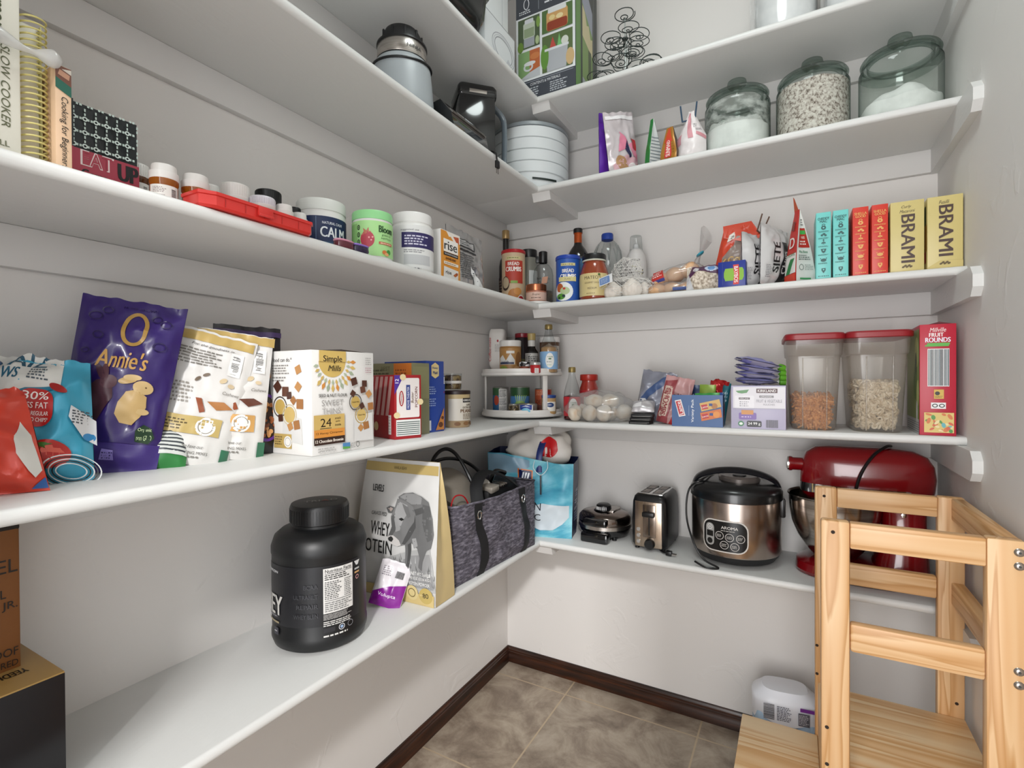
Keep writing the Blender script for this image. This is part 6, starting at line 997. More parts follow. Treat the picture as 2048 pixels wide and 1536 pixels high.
# ================================================================ third shelf, corner and back wall
bs = MB().lathe([(0, 0), (0.027, 0), (0.030, 0.004), (0.030, 0.20), (0.026, 0.225), (0.015, 0.245), (0.0135, 0.26), (0.0135, 0.325)], C('#15100d', 0.12, coat=0.5), 36)
art(bs, [('r', -0.04, 0.06, 0.04, 0.15, '#2a1418'), ('l', -0.03, 0.08, 0.02, 0.14, 5, '#8a7a6a')], on_cyl(0.0303), (0.006, 0))
bso = thing(bs, 'vinegar_bottle', 'tall dark bottle with a gold cap in the corner', 'bottle', (0.060, -0.100, zC))
MB().lathe([(0.0145, 0.318), (0.0155, 0.32), (0.0155, 0.352), (0.0145, 0.354), (0, 0.354)], C('#a88a5c', 0.35, 0.4), 28).build('cap', bso)
def crumbs(label, x, y, r, h, bodyc, labc, lidc, txt2, extra, ps):
    mb = MB().lathe([(0, 0), (r, 0), (r, h-0.012), (0, h-0.012)], C(bodyc, 0.4), 40)
    it = [('r', -r*0.62, h-0.040, r*0.62, h-0.030, '#c9bf8a'), ('l', -r*0.55, h-0.038, r*0.55, h-0.032, 1, '#6d6a4a')] + ([('r', -r*0.75, h*0.42, r*0.85, h-0.045, labc)] if labc else []) + [('t', 'BREAD', 0.0, h-0.058, 0.013, '#efeae4', {'b': 0.05, 'w': r*1.0}), ('t', 'CRUMBS', 0.0, h-0.079, 0.018, '#f2eee8', {'b': 0.06, 'w': r*1.38})] + extra
    art(mb, it, on_cyl(r+0.0003), (r*0.15, 0))
    o = thing(mb, 'crumb_canister', label, 'canister', (x, y, zC), facing(x, y))
    MB().lathe([(r, h-0.014), (r+0.002, h-0.013), (r+0.002, h-0.003), (r, h), (r-0.004, h), (r-0.006, h-0.004), (0, h-0.004)], C(lidc, 0.35), 40).build('lid', o)
h_ = 0.232
crumbs('tan bread crumb canister with a red lid', 0.152, -0.200, 0.047, h_, '#c6ad8e', '#b03a2a', '#b01a22', '', [('r', -0.012, h_*0.42, 0.016, h_*0.42+0.010, '#7fa04a'), ('e', -0.034, h_*0.42, 0.018, 0.028, '#3a2a22'), ('e', -0.033, h_*0.42+0.003, 0.015, 0.022, '#b3a084'), ('e', 0.0, 0.052, 0.022, 0.024, '#b5763a'), ('e', 0.016, 0.066, 0.016, 0.014, '#c98a4a'), ('e', -0.012, 0.036, 0.016, 0.014, '#a8622a'), ('e', 0.03, 0.030, 0.0165, 0.022, '#e0dcd6'), ('e', 0.03, 0.030, 0.0135, 0.018, '#a8181e'), ('e', -0.038, 0.03, 0.012, 0.018, '#7a8a4a')], None)
h_ = 0.168
crumbs('blue bread crumb canister', 0.408, -0.248, 0.044, h_, '#2450a0', None, '#1d3f9c', '', [('r', -0.036, 0.072, 0.030, 0.088, '#c9bf86'), ('t', 'PLAIN', -0.002, 0.080, 0.007, '#5a5a2f', {'w': 0.02}), ('e', -0.018, 0.036, 0.036, 0.034, '#d9dcdc'), ('e', -0.032, 0.05, 0.014, 0.016, '#a8562c'), ('e', -0.012, 0.038, 0.018, 0.014, '#a8b88a'), ('e', -0.028, 0.018, 0.018, 0.011, '#4f8a2f'), ('e', -0.016, 0.02, 0.006, 0.005, '#22303a'), ('e', -0.034, 0.014, 0.005, 0.004, '#1c2a2a'), ('e', -0.014, 0.046, 0.005, 0.004, '#b5302a')], None)
bj = can('black_lid_jar', 'clear jar with a black lid behind the red lidded canister', 'jar', 0.164, -0.088, zC, 0.035, 0.225, '#8a8a80', [('r', 0.0, 0.03, 0.05, 0.10, '#4f7aa8'), ('r', 0.0, 0.10, 0.05, 0.17, '#d0d3d2'), ('r', 0.0, 0.07, 0.05, 0.092, '#b5965a')], lidm=BLK, lidh=0.034, lidr=0.034)
spb = MB().lathe([(0, 0), (0.036, 0), (0.040, 0.005), (0.040, 0.135), (0.036, 0.158), (0.024, 0.176), (0.014, 0.182), (0.014, 0.19)], CLEAR, 36)
art(spb, [('t', 'Bath & Body', 0.0, 0.116, 0.010, '#2a2a2c', {'w': 0.056, 'sh': 0.2}), ('t', 'Cleaner', 0.0, 0.100, 0.010, '#2a2a2c', {'w': 0.042, 'sh': 0.2})], on_cyl(0.0403), (0.006, 0))
spo = thing(spb, 'spray_bottle', 'clear bottle of cleaner with a black squared cap', 'bottle', (0.256, -0.142, zC), facing(0.256, -0.142))
MB().lathe([(0, 0.004), (0.034, 0.004), (0.037, 0.008), (0.037, 0.07), (0, 0.07)], C('#c9b5a5', 0.1, trans=0.7), 32).build('liquid', spo)
MB().lathe([(0.016, 0.184), (0.017, 0.186), (0.017, 0.228), (0.015, 0.230), (0, 0.230)], BLK, 24).box(-0.030, -0.012, -0.008, 0.008, 0.186, 0.212, BLK, 0.003).build('cap', spo)
thing(MB().lathe([(0, 0.0), (0.05, 0.0), (0.056, 0.003), (0.057, 0.010), (0.053, 0.012), (0.05, 0.009), (0, 0.009)], WPL, 48), 'dish_lid', 'round white lid lying at the shelf corner beneath the copper jar', 'lid', (0.276, -0.240, zC))
cj = can('copper_jar', 'squat pink jar with a copper lid standing on the white lid', 'jar', 0.270, -0.234, zC+0.0125, 0.040, 0.042, '#b0705a', [('r', -0.05, 0.006, 0.05, 0.036, '#cfae9e'), ('t', 'Sugar', 0.0, 0.027, 0.009, '#3a2a24', {'w': 0.034, 'sh': 0.3}), ('l', -0.02, 0.012, 0.02, 0.018, 1, '#5a4038')], lidm=C('#b06a4a', 0.25, 0.8), lidh=0.026)
tag(MB().box(-0.001, 0.001, -0.012, 0.012, 0, 0.028, C('#b98a74', 0.5)).build('gift_tag', cj, (0.03, -0.026, 0.070), rot=(0, R(20), R(60))), 'pink paper tag', None)
ob = MB().lathe([(0, 0), (0.042, 0), (0.047, 0.006), (0.047, 0.175), (0.044, 0.195), (0.030, 0.222), (0.018, 0.238), (0.0145, 0.25), (0.0145, 0.262)], C('#120f0d', 0.1, coat=0.5), 40)
art(ob, [('r', 0.0, 0.08, 0.055, 0.178, '#3f6f9a'), ('r', 0.05, 0.08, 0.056, 0.178, '#d0d0d0')], on_cyl(0.0473), (0.008, 0))
obo = thing(ob, 'wine_bottle', 'big dark round shouldered bottle with an orange foil neck', 'bottle', (0.400, -0.128, zC), facing(0.4, -0.128))
MB().lathe([(0.0152, 0.246), (0.0152, 0.283), (0.0172, 0.284), (0.0172, 0.288)], C('#b5501e', 0.25, 0.5), 28).build('neck_foil', obo)
MB().lathe([(0.0178, 0.286), (0.0178, 0.302), (0.016, 0.304), (0, 0.304)], BLK, 28).build('cap', obo)
sj = MB().lathe([(0, 0), (0.046, 0), (0.052, 0.006), (0.053, 0.06), (0.051, 0.095), (0.042, 0.125), (0.038, 0.134), (0.038, 0.142)], C('#8a3a1c', 0.12, coat=0.5), 40)
def sjr(v): return 0.0528 if v < 0.075 else 0.0528-0.0025*((v-0.075)/0.02)
art(sj, [('r', -0.075, 0.012, 0.058, 0.092, '#c9b884'), ('t', "MATEO'S", -0.006, 0.076, 0.012, '#3a2a1a', {'w': 0.062}), ('t', 'GOURMET SALSA', -0.008, 0.058, 0.006, '#4a3a24', {'w': 0.056}), ('t', 'MEDIUM', -0.008, 0.038, 0.007, '#4a3a24', {'w': 0.034}), ('e', 0.018, 0.086, 0.005, 0.004, '#3f5a24'), ('l', -0.028, 0.018, 0.012, 0.023, 1, '#7a6a48')], on_cyl(0.0532, taper=sjr), (0.006, 0.01))
sjo = thing(sj, 'salsa_jar', 'salsa jar with a cream label and black lid', 'jar', (0.506, -0.240, zC), facing(0.506, -0.24))
MB().lathe([(0.040, 0.138), (0.0425, 0.14), (0.0425, 0.143)], C('#c9c9b9', 0.4), 40).lathe([(0.0425, 0.143), (0.0425, 0.160), (0.040, 0.164), (0, 0.164)], BLK, 40).build('lid', sjo)
wb_ = MB().lathe([(0, 0.004), (0.03, 0), (0.05, 0.008), (0.055, 0.03), (0.052, 0.06), (0.055, 0.09), (0.052, 0.12), (0.055, 0.15), (0.055, 0.175), (0.050, 0.205), (0.036, 0.232), (0.022, 0.246), (0.0195, 0.25)], CLEAR, 44)
for k in range(11):
    a = 2*PI*k/11; wb_.tube([(0.0555*math.cos(a), 0.0555*math.sin(a), 0.158), (0.0515*math.cos(a+0.1), 0.0515*math.sin(a+0.1), 0.2), (0.04*math.cos(a+0.15), 0.04*math.sin(a+0.15), 0.226)], 0.0022, CLEAR, 6)
wbo = thing(wb_, 'water_bottle', 'empty clear plastic bottle with a blue cap', 'bottle', (0.513, -0.112, zC))
MB().lathe([(0.0205, 0.246), (0.0225, 0.248), (0.0225, 0.266), (0.0205, 0.271), (0, 0.272)], C('#1f3f96', 0.35), 32).build('cap', wbo)
fb = MB().lathe([(0, 0), (0.034, 0), (0.038, 0.005), (0.038, 0.15), (0.034, 0.18), (0.024, 0.198), (0.022, 0.204)], C('#d2d0ce', 0.35), 36)
fi = [('t', 'dream', -0.002, 0.158, 0.012, '#3a3a3a', {'sh': 0.3, 'w': 0.034})]
rnd = random.Random(8)
for k in range(16): fi.append(('e', rnd.uniform(-0.024, 0.026), 0.118+rnd.uniform(-0.016, 0.018), 0.0035, 0.0014, '#26282a' if k % 3 else '#a8a05a', rnd.uniform(-1.2, 1.2)))
fi.append(('r', -0.028, 0.112, 0.028, 0.1135, '#3a3a34'))
art(fb, fi, on_cyl(0.0383, taper=lambda v: 0.0384 if v < 0.15 else 0.0384-0.004*((v-0.15)/0.03)), (0.006, 0.01))
fbo = thing(fb, 'lotion_bottle', 'white bottle with a black floral sprig and a clear cap', 'bottle', (0.616, -0.088, zC), facing(0.616, -0.088))
MB().lathe([(0.022, 0.198), (0.024, 0.2), (0.021, 0.25), (0.019, 0.254), (0, 0.255)], CLEAR, 28).build('clear_cap', fbo)
MB().lathe([(0.010, 0.2), (0.010, 0.222), (0.006, 0.226), (0, 0.226)], C('#dedede', 0.35), 20).build('pump', fbo)
# garlic in a net
gn = tag(empty('garlic_net', (0.625, -0.232, zC)), 'white netting bag of garlic bulbs with a blue paper tag', 'garlic')
GAR = noise_mat('garlic_skin', [(0.35, '#cfc6bc'), (0.6, '#e3dcd4')], 8, 0.6, 4, (6, 6, 1))
for k, (x, y, s_) in enumerate(((-0.045, -0.022, 0.033), (0.024, -0.030, 0.035), (-0.012, 0.030, 0.032), (0.054, 0.022, 0.031))):
    g = MB()
    def gf(p, s_=s_):
        a = math.atan2(p.y, p.x); q = 1+0.06*math.cos(6*a)*(1-abs(p.z)/s_ if abs(p.z) < s_ else 0); zz = p.z if p.z > -s_*0.75 else -s_*0.75
        if p.z > s_*0.72: q *= 0.62; zz = p.z*1.25
        return Vector((p.x*q, p.y*q, zz))
    g.blob((0, 0, 0), (s_, s_, s_*0.92), GAR, 0, fn=gf, sub=4); g.build('garlic_bulb', gn, (x, y, s_*0.69))
def wires(mb, bm, r, m):
    bm.verts.ensure_lookup_table()
    for e in bm.edges: mb.tube([e.verts[0].co, e.verts[1].co], r, m, 4)
    bm.free()
nm_ = MB(); NETM = C('#dcdad6', 0.6)
for c_, rr_, sd in (((0.0, -0.005, 0.034), (0.092, 0.064, 0.040), 1), ((0.0, 0.0, 0.100), (0.052, 0.030, 0.042), 2)):
    bm = bmesh.new(); bmesh.ops.create_icosphere(bm, subdivisions=3, radius=1)
    for v in bm.verts:
        d = 1+0.25*noise.noise(v.co*2.2+Vector((sd*3, 0, 0))); v.co = Vector((v.co.x*rr_[0]*d+c_[0], v.co.y*rr_[1]*d+c_[1], max(v.co.z*rr_[2]*d+c_[2], 0.001)))
    bmesh.ops.delete(bm, geom=[e for e in bm.edges if random.random() < 0.2], context='EDGES'); wires(nm_, bm, 0.0006, NETM)
nm_.tube([(-0.012, -0.012, 0.066), (0.0, -0.018, 0.068), (0.012, -0.012, 0.066)], 0.004, NETM, 8); nm_.build('netting', gn)
gt = MB().box(-0.026, 0.026, -0.0006, 0.0006, -0.017, 0.017, C('#d8d8d8', 0.4), 0.0004); art(gt, [('p', rr(-0.023, -0.014, 0.016, 0.013, 0.004), '#6a86b5'), ('l', -0.018, -0.009, 0.012, 0.009, 3, '#a5b5d0')], on_front(-0.0007)); gt.build('paper_tag', gn, (-0.058, -0.062, 0.060), rot=(R(-18), R(-14), R(-8)))
# bread
BR = noise_mat('bread_crust', [(0.35, '#a8743f'), (0.55, '#c9976a'), (0.72, '#dcb892')], 9, 0.55, 3)
def breadbag(name, label, loc, rot, n, r, labels, tail):
    o = tag(empty(name, loc, rot=rot), label, 'bread')
    for k in range(n): MB().blob((0, 0, 0), (0.033, r, r*0.72), BR, 0.12, 6, k+3).build('bun', o, (-0.05*(n-1)/2+0.05*k, 0, r*0.72))
    f = MB(); L_ = 0.025*n+0.02
    f.blob((0, 0, r*0.76), (L_, r*1.12, r*0.80), FILM, 0.14, 12, n, 4, fn=lambda p: Vector((p.x, p.y, max(p.z, 0.001)+0.003*noise.noise(p*70))))
    if tail:
        secs = []
        for t, q in ((0, 0.024), (0.25, 0.011), (0.36, 0.008), (0.5, 0.018), (0.75, 0.036), (1.0, 0.050)): secs.append([(L_*0.8+0.055*t+0.2*q*math.cos(a), 1.0*q*math.cos(a)*(1+0.25*math.sin(5*a)), r*1.1+0.085*t+0.55*q*math.sin(a)) for a in [2*PI*i/20 for i in range(20)]])
        f.loft(secs, FILM, caps=False)
    if labels: art(f, labels, lambda u, v, l: (u, -r*1.16*math.sqrt(max(0.02, 1-(u/L_)**2-((v-r*0.76)/(r*0.84))**2))-l-0.003, v), (0.006, 0.006))
    f.build('bag_film', o, sharp=80)
    if tail: MB().tube([(L_*0.8+0.0185+0.010*math.cos(a), 0.010*math.sin(a), r*1.1+0.028+0.004*math.cos(a)) for a in [2*PI*i/14 for i in range(14)]], 0.0035, C('#2a8fa5', 0.4), 8, closed=True).build('twist_tie', o)
breadbag('bun_bag', 'clear bag of brown buns lying flat underneath the other bread', (0.775, -0.215, zC), (0, 0, R(4)), 3, 0.030, [('r', 0.005, 0.012, 0.05, 0.022, '#3a4f8a'), ('bc', 0.0, 0.004, 0.04, 0.012, '#55555a')], False)
breadbag('bread_bag', 'clear bag of brown rolls with a red label and flared knotted top', (0.785, -0.195, zC+0.046), (0, R(-14), R(2)), 3, 0.036, [('p', [(-0.074, 0.022), (-0.03, 0.022), (-0.03, 0.056), (-0.066, 0.054)], '#b8302a'), ('p', [(-0.074, 0.014), (-0.03, 0.012), (-0.03, 0.022), (-0.074, 0.022)], '#3a3f86'), ('l', -0.068, 0.03, -0.034, 0.05, 3, '#e5d5cf')], True)
ot = MB(); OATP = noise_mat('oat_flakes', [(0.35, '#8f8071'), (0.5, '#c2b5a4'), (0.65, '#ddd3c5')], 120, 0.7, 2)
S = bag(ot, 0.112, 0.085, 0.055, OATP, OATP, 'pillow', 95, 0.006, 24)
art(ot, [('p', [(-0.05, 0.03), (-0.02, 0.06), (0.05, 0.045), (0.055, 0.085), (-0.04, 0.085)], '#4f2a4a'), ('e', 0.022, 0.068, 0.02, 0.012, '#b9c4d8'), ('e', 0.022, 0.068, 0.011, 0.008, '#5a86b8'), ('e', -0.024, 0.066, 0.010, 0.009, '#cfcdd0'), ('p', [(-0.055, 0.0), (-0.03, 0.0), (-0.046, 0.05), (-0.055, 0.045)], '#cfcfd2'), ('l', -0.052, 0.012, -0.042, 0.04, 3, '#8f8f96')], S, (0.006, 0.006))
thing(ot, 'oat_bag', 'small bag of oats with a dark purple label before the knotted bread bag', 'bag', (0.882, -0.255, zC), rot=(R(-16), 0, 0), sharp=65)
ORF = C('#c5432a', 0.3, name='orange_film')
og = MB(); S = bag(og, 0.150, 0.225, 0.06, ORF, ORF, 'pouch', 97, 0.007, 30, wf=lambda t: 1.0-0.45*max(0, t-0.45)/0.55)
art(og, [('p', [(-0.054, 0.062), (0.056, 0.062), (0.058, 0.115), (0.02, 0.150), (0.004, 0.185), (-0.006, 0.185), (-0.02, 0.155), (-0.056, 0.118)], '#8f8078'), ('p', [(-0.052, 0.066), (0.054, 0.066), (0.054, 0.112), (-0.052, 0.112)], '#7f6450')] + [('o', -0.041+0.0165*k, 0.101+0.004*(k % 2), 0.011, 0.012, 0.0045, '#c9a56a') for k in range(6)] + [('o', -0.035+0.0165*k, 0.080, 0.011, 0.011, 0.0045, '#b98f56') for k in range(5)] + [('p', [(-0.046, 0.165), (-0.014, 0.175), (-0.014, 0.20), (-0.04, 0.19)], '#d8cfc6'), ('bc', -0.034, 0.175, -0.018, 0.19, '#3a3a3a', 1)], S, (0.006, 0.006), 0.3)
og.add([(-0.045, -0.012, 0.185), (0.045, -0.01, 0.2), (0.07, -0.03, 0.165), (0.03, -0.035, 0.15), (-0.045, -0.01, 0.225), (0.04, -0.006, 0.228)], [[0, 3, 1], [1, 3, 2], [0, 1, 5, 4], [1, 2, 5]], ORF)
thing(og, 'pretzel_bag', 'orange bag with a clear window showing pretzels', 'bag', (0.985, -0.165, zC), rot=(R(-3), R(-3), R(2)), sharp=65)
thing(MB().tube([(0, 0, 0), (0.014, 0, 0.05)], 0.0022, C('#5a4032', 0.5), 8).tube([(0.012, 0.01, -0.012), (0.034, 0, 0.038)], 0.0022, C('#5a4032', 0.5), 8).tube([(-0.002, 0, 0.0), (0.012, 0.01, -0.012)], 0.0025, C('#5a4032', 0.5), 8), 'bag_clip', 'brown two pronged clip on the orange pretzel bag', 'bag clip', (1.032, -0.185, zC+0.190))
bx = [('p', [(-0.018, 0.018), (0.030, 0.018), (0.034, 0.028), (0.034, 0.048), (0.030, 0.056), (-0.018, 0.056), (-0.022, 0.044), (-0.022, 0.030)], '#7fae2c'), ('p', [(0.004, 0.006), (0.020, 0.006), (0.022, 0.036), (0.020, 0.066), (0.004, 0.066), (0.007, 0.036)], '#c9302c'), ('t', 'BAYBOS', 0.0125, 0.036, 0.011, '#e8e6e2', {'rot': -90, 'b': 0.05, 'w': 0.05}), ('r', -0.026, 0.006, -0.025, 0.074, '#26408a')]
boxthing('snack_carton', 'small dark blue carton lying before the orange pretzel bag', 'carton', (0.968, -0.268, zC), R(-2), 0.078, 0.05, 0.078, '#1a2f86', bx)
CHW = C('#c6c4c4', 0.3, 0.15)
for k, (x, w_, h_, rz_, sd, lab) in enumerate(((1.030, 0.135, 0.172, 58, 101, 'white crisp bag turned edge on, beside the orange pretzel bag'), (1.078, 0.140, 0.192, 60, 103, 'white crisp bag turned edge on, beside the red and green snack bag'))):
    bagthing('crisp_bag', lab, 'bag', (x, -0.205, zC), (R(-3), R(3+3*k), R(rz_)), w_, h_, 0.055, CHW, C('#a3a0a2', 0.3, 0.15), [('p', [(-0.012, 0.0), (0.065, 0.0), (0.065, 0.14), (0.0, 0.14)], '#1f1d20'), ('t', 'SIETE', -0.028, 0.085, 0.022, '#141214', {'rot': 90, 'b': 0.10, 'w': 0.095}), ('t', 'CHIPS', 0.010, 0.075, 0.018, '#c9c5c2', {'rot': 90, 'b': 0.06, 'w': 0.07}), ('l', -0.060, 0.02, -0.042, 0.06, 8, '#77757a')], 'pillow', sd, 0.005, 28, group='white crisp bags')
rwb = MB(); F, Sd = gbag(rwb, 0.055, 0.225, 0.062, C('#b5302a', 0.35), C('#cfcdc8', 0.4), C('#cfcdc8', 0.4), prof=lambda t: max(0.03, 1-t**1.5), wf=lambda t: 1-0.6*t**1.5, seed=15, wr=0.002, crease=0.004, n=16)
art(rwb, [('r', -0.026, 0.03, 0.026, 0.09, '#d3d0cb'), ('t', 'ORGANIC', 0.0, 0.088, 0.010, '#2f6a3a', {'b': 0.05, 'w': 0.044}), ('p', [(-0.02, 0.03), (0.0, 0.03), (0.02, 0.075), (0.0, 0.075)], '#2f7a44'), ('t', 'D', 0.0, 0.125, 0.032, '#dcd6d0', {'b': 0.08}), ('r', -0.026, 0.0, 0.026, 0.028, '#c5402c'), ('p', [(-0.012, 0.19), (0.01, 0.19), (0.008, 0.16), (-0.014, 0.165)], '#7a3a34')], lambda u, v, l: F(u, v, l+0.0008), (0.008, 0.008))
art(rwb, [('p', [(-0.026, 0.105), (0.026, 0.105), (0.02, 0.165), (-0.02, 0.165)], '#a8281e'), ('r', -0.018, 0.146, 0.018, 0.158, '#3f9a44'), ('t', 'FREE', 0.0, 0.136, 0.007, '#e8ddd4'), ('l', -0.018, 0.112, 0.016, 0.128, 2, '#e8ddd4'), ('t', 'Pita Bites', -0.004, 0.092, 0.008, '#2f7a54', {'w': 0.036, 'b': 0.02}), ('l', -0.024, 0.066, 0.02, 0.084, 3, '#55605a'), ('o', -0.014, 0.045, 0.008, 0.009, 0.0015, '#55605a'), ('l', -0.002, 0.036, 0.026, 0.054, 4, '#8d958f'), ('r', -0.02, 0.008, 0.014, 0.013, '#3f8a54'), ('l', -0.014, 0.172, 0.014, 0.195, 3, '#444444')], lambda u, v, l: Sd(u, v, l+0.0008), (0.008, 0.008))
rwb.add([(-0.012, -0.002, 0.222), (0.008, -0.002, 0.222), (-0.004, -0.006, 0.262), (-0.010, -0.006, 0.27)], [[0, 1, 2, 3]], C('#b5502e', 0.4))
thing(rwb, 'pita_bag', 'upright white bag with red and green panels beside the teal boxes', 'bag', (1.150, -0.225, zC), rot=(0, R(-3), R(-56)), sharp=50)
def mac(label, x, col, ink, name1, name2, tilt, grp):
    it = [('t', name1, 0.0, 0.171, 0.0068, ink, {'b': 0.06, 'w': 0.029}), ('t', name2, 0.0, 0.163, 0.0068, ink, {'b': 0.06, 'w': 0.018 if len(name2) < 4 else 0.024}),
          ('e', 0.0, 0.145, 0.006, 0.0055, ink), ('o', 0.0, 0.1525, 0.0042, 0.0035, 0.0014, ink), ('e', 0.0, 0.145, 0.0022, 0.002, col), ('e', -0.004, 0.124, 0.003, 0.0026, ink), ('e', 0.001, 0.127, 0.0035, 0.0026, ink), ('e', 0.005, 0.123, 0.003, 0.0026, ink), ('r', -0.0008, 0.098, 0.0008, 0.108, ink), ('e', -0.003, 0.102, 0.0026, 0.0018, ink, 0.7), ('e', 0.003, 0.102, 0.0026, 0.0018, ink, -0.7), ('e', 0.0, 0.110, 0.0018, 0.0024, ink), ('p', [(-0.007, 0.085), (0.007, 0.085), (0.004, 0.076), (0.0, 0.073), (-0.004, 0.076)], ink), ('e', 0.0, 0.081, 0.002, 0.0016, col), ('e', 0.0, 0.053, 0.007, 0.0045, ink), ('e', -0.007, 0.058, 0.0014, 0.0014, ink), ('e', 0.007, 0.058, 0.0014, 0.0014, ink), ('p', [(-0.005, 0.030), (0.005, 0.030), (0.005, 0.024), (0.0, 0.016), (-0.005, 0.024)], ink), ('e', 0.0, 0.026, 0.002, 0.002, col)]
    for y in (0.134, 0.115, 0.092, 0.068, 0.044): it.append(('l', -0.013, y-0.0018, 0.013, y+0.0018, 2, ink))
    it.append(('l', -0.013, 0.006, 0.013, 0.010, 1, ink))
    boxthing('pasta_box', label, 'box', (x, -0.228, zC), R(tilt), 0.0365, 0.115, 0.189, col, it, group=grp)
mac('teal pasta box standing next to the white and red snack bag', 1.206, '#6fc4bf', '#1f4f4e', 'CHEDDY', 'MAC', 1, 'slim pasta boxes')
mac('teal pasta box standing next to the red pasta boxes', 1.249, '#6fc4bf', '#1f4f4e', 'CHEDDY', 'MAC', -1, 'slim pasta boxes')
mac('red pasta box standing next to the teal pasta boxes', 1.293, '#c9392c', '#d9a25a', 'SHELLA', 'GOOD', 1, 'slim pasta boxes')
mac('red pasta box standing next to the tan pasta boxes', 1.3355, '#c9392c', '#d9a25a', 'SHELLA', 'GOOD', 2, 'slim pasta boxes')
for x, t1, lab, tl in ((1.3965, 'Curly', 'tan pasta box standing next to the red pasta boxes', 0), (1.4745, 'Fusilli', 'tan pasta box standing right against the end wall', 0)):
    it = [('t', t1, -0.002, 0.172, 0.009, '#4a4030', {'sh': 0.35, 'w': 0.022})] + ([('t', 'Macaroni', 0.0, 0.161, 0.008, '#4a4030', {'sh': 0.35, 'w': 0.034})] if t1 == 'Curly' else []) + [('t', 'BRAMI', 0.002, 0.088 if t1 == 'Curly' else 0.098, 0.029, '#43302a', {'rot': -90, 'b': 0.06, 'w': 0.130 if t1 == 'Curly' else 0.134})]
    it += [('e', 0.004*k-0.008, 0.013+0.003*(k % 2), 0.0035, 0.0025, '#5a4a2c', 0.6) for k in range(5)]
    if t1 == 'Fusilli': it.insert(0, ('p', [(-0.036, 0.0), (0.036, 0.0), (0.036, 0.018), (-0.01, 0.022), (-0.036, 0.005)], '#c2b070'))
    boxthing('pasta_box', lab, 'box', (x, -0.222, zC), R(tl), 0.072, 0.125, 0.188, '#c6b678', it, left=[('r', -0.06, 0.02, 0.05, 0.17, '#3f5a2a'), ('r', -0.06, 0.02, 0.05, 0.05, '#b5392a'), ('r', 0.02, 0.05, 0.06, 0.12, '#b58a3a')], group='tan pasta boxes')
# ================================================================ fourth shelf, left wall
GREYP = C('#9aa0a4', 0.38, name='grey_plastic')
fp = tag(empty('food_processor', (0.185, -0.890, zD), R(50)), 'grey food processor base with a steel collar and black dome top', 'food processor')
MB().lathe([(0, 0), (0.085, 0), (0.088, 0.006), (0.086, 0.06), (0.082, 0.12), (0.078, 0.165), (0.074, 0.178), (0.070, 0.184)], GREYP, 48).build('motor_base', fp)
MB().tube([(0.079*math.cos(a), 0.079*math.sin(a), 0.172+0.012*math.cos(a-1.2)) for a in [2*PI*k/40 for k in range(40)]], 0.004, BLK, 8, closed=True).build('seal_ring', fp)
cb = MB().lathe([(0.066, 0.184), (0.068, 0.187), (0.067, 0.232), (0.065, 0.235)], STEEL, 48); art(cb, [('t', 'NINJA', 0.025, 0.208, 0.014, '#4a4a48', {'b': 0.02, 'w': 0.045})], on_cyl(0.0683), (0.006, 0)); cb.build('steel_collar', fp)
MB().lathe([(0.068, 0.182), (0.070, 0.184), (0.070, 0.188), (0.067, 0.189)], BLK, 48).lathe([(0.066, 0.232), (0.069, 0.235), (0.069, 0.240), (0.058, 0.243)], BLK, 48).build('collar_rim', fp)
dm = MB().lathe([(0.056, 0.240), (0.057, 0.246), (0.054, 0.268), (0.046, 0.286), (0.03, 0.295), (0, 0.297)], BLKM, 40)
for k in range(10): dm.box(-0.003, 0.003, -0.057, -0.052, 0.242, 0.276, BLKM, 0.001, M=rz_m(2*PI*k/10))
dm.build('dome', fp); fp.scale = (1, 1, 0.87)
bd = tag(empty('countertop_blender', (0.238, -0.722, zD), LEFT), 'low black blender base with a brushed trim lying at the shelf edge', 'blender base')
MB().prism([(-0.068, 0), (0.07, 0), (0.07, 0.075), (-0.02, 0.088), (-0.058, 0.042)], -0.092, 0.092, BLKG, 'x').build('body', bd)
st = MB(); n_ = Vector((0, -0.046, 0.038)).normalized()
st.add([(-0.088, -0.0582-0.0, 0.0428), (0.088, -0.0582, 0.0428), (0.088, -0.049, 0.054), (-0.088, -0.049, 0.054), (-0.088, -0.061, 0.044), (0.088, -0.061, 0.044), (0.088, -0.0515, 0.0565), (-0.088, -0.0515, 0.0565)], [[4, 5, 6, 7], [0, 1, 5, 4], [2, 3, 7, 6], [1, 2, 6, 5], [3, 0, 4, 7]], STEEL)
st.build('trim_bar', bd)
tx = MB(); art(tx, [('t', 'ninja', -0.01, 0.012, 0.012, '#d8d8d6', {'b': 0.05, 'w': 0.036})], lambda u, v, l: Vector((u, -0.040+0.637*v, 0.064+0.771*v))+Vector((0, -0.78, 0.63))*(l+0.001)); tx.build('name_plate', bd)
MB().tube(curve([(0.088, 0.02, 0.02), (0.105, -0.03, 0.012), (0.108, -0.066, 0.006), (0.106, -0.084, -0.004), (0.105, -0.088, -0.022), (0.107, -0.089, -0.030)]), 0.0032, BLK).box(0.098, 0.116, -0.094, -0.084, -0.052, -0.028, BLK, 0.003).box(0.101, 0.104, -0.090, -0.088, -0.068, -0.05, STEEL).box(0.110, 0.113, -0.090, -0.088, -0.068, -0.05, STEEL).build('power_cord', bd)
pc = tag(empty('blender_pitcher', (0.172, -0.512, zD), LEFT-R(43)), 'square smoky blender pitcher with a large grey handle', 'pitcher')
SMK = thin_mat('smoky_plastic', '#8a9094', 0.10, 0.06, '#3a4044', '#23272a', 0.35)
b = MB(); b.loft([rrect(0.045, 0.045, 0.012, 0.0), rrect(0.047, 0.047, 0.012, 0.01), rrect(0.062, 0.062, 0.012, 0.235)], SMK, caps=False); b.add(rrect(0.045, 0.045, 0.012, 0.0), [list(range(24))], SMK)
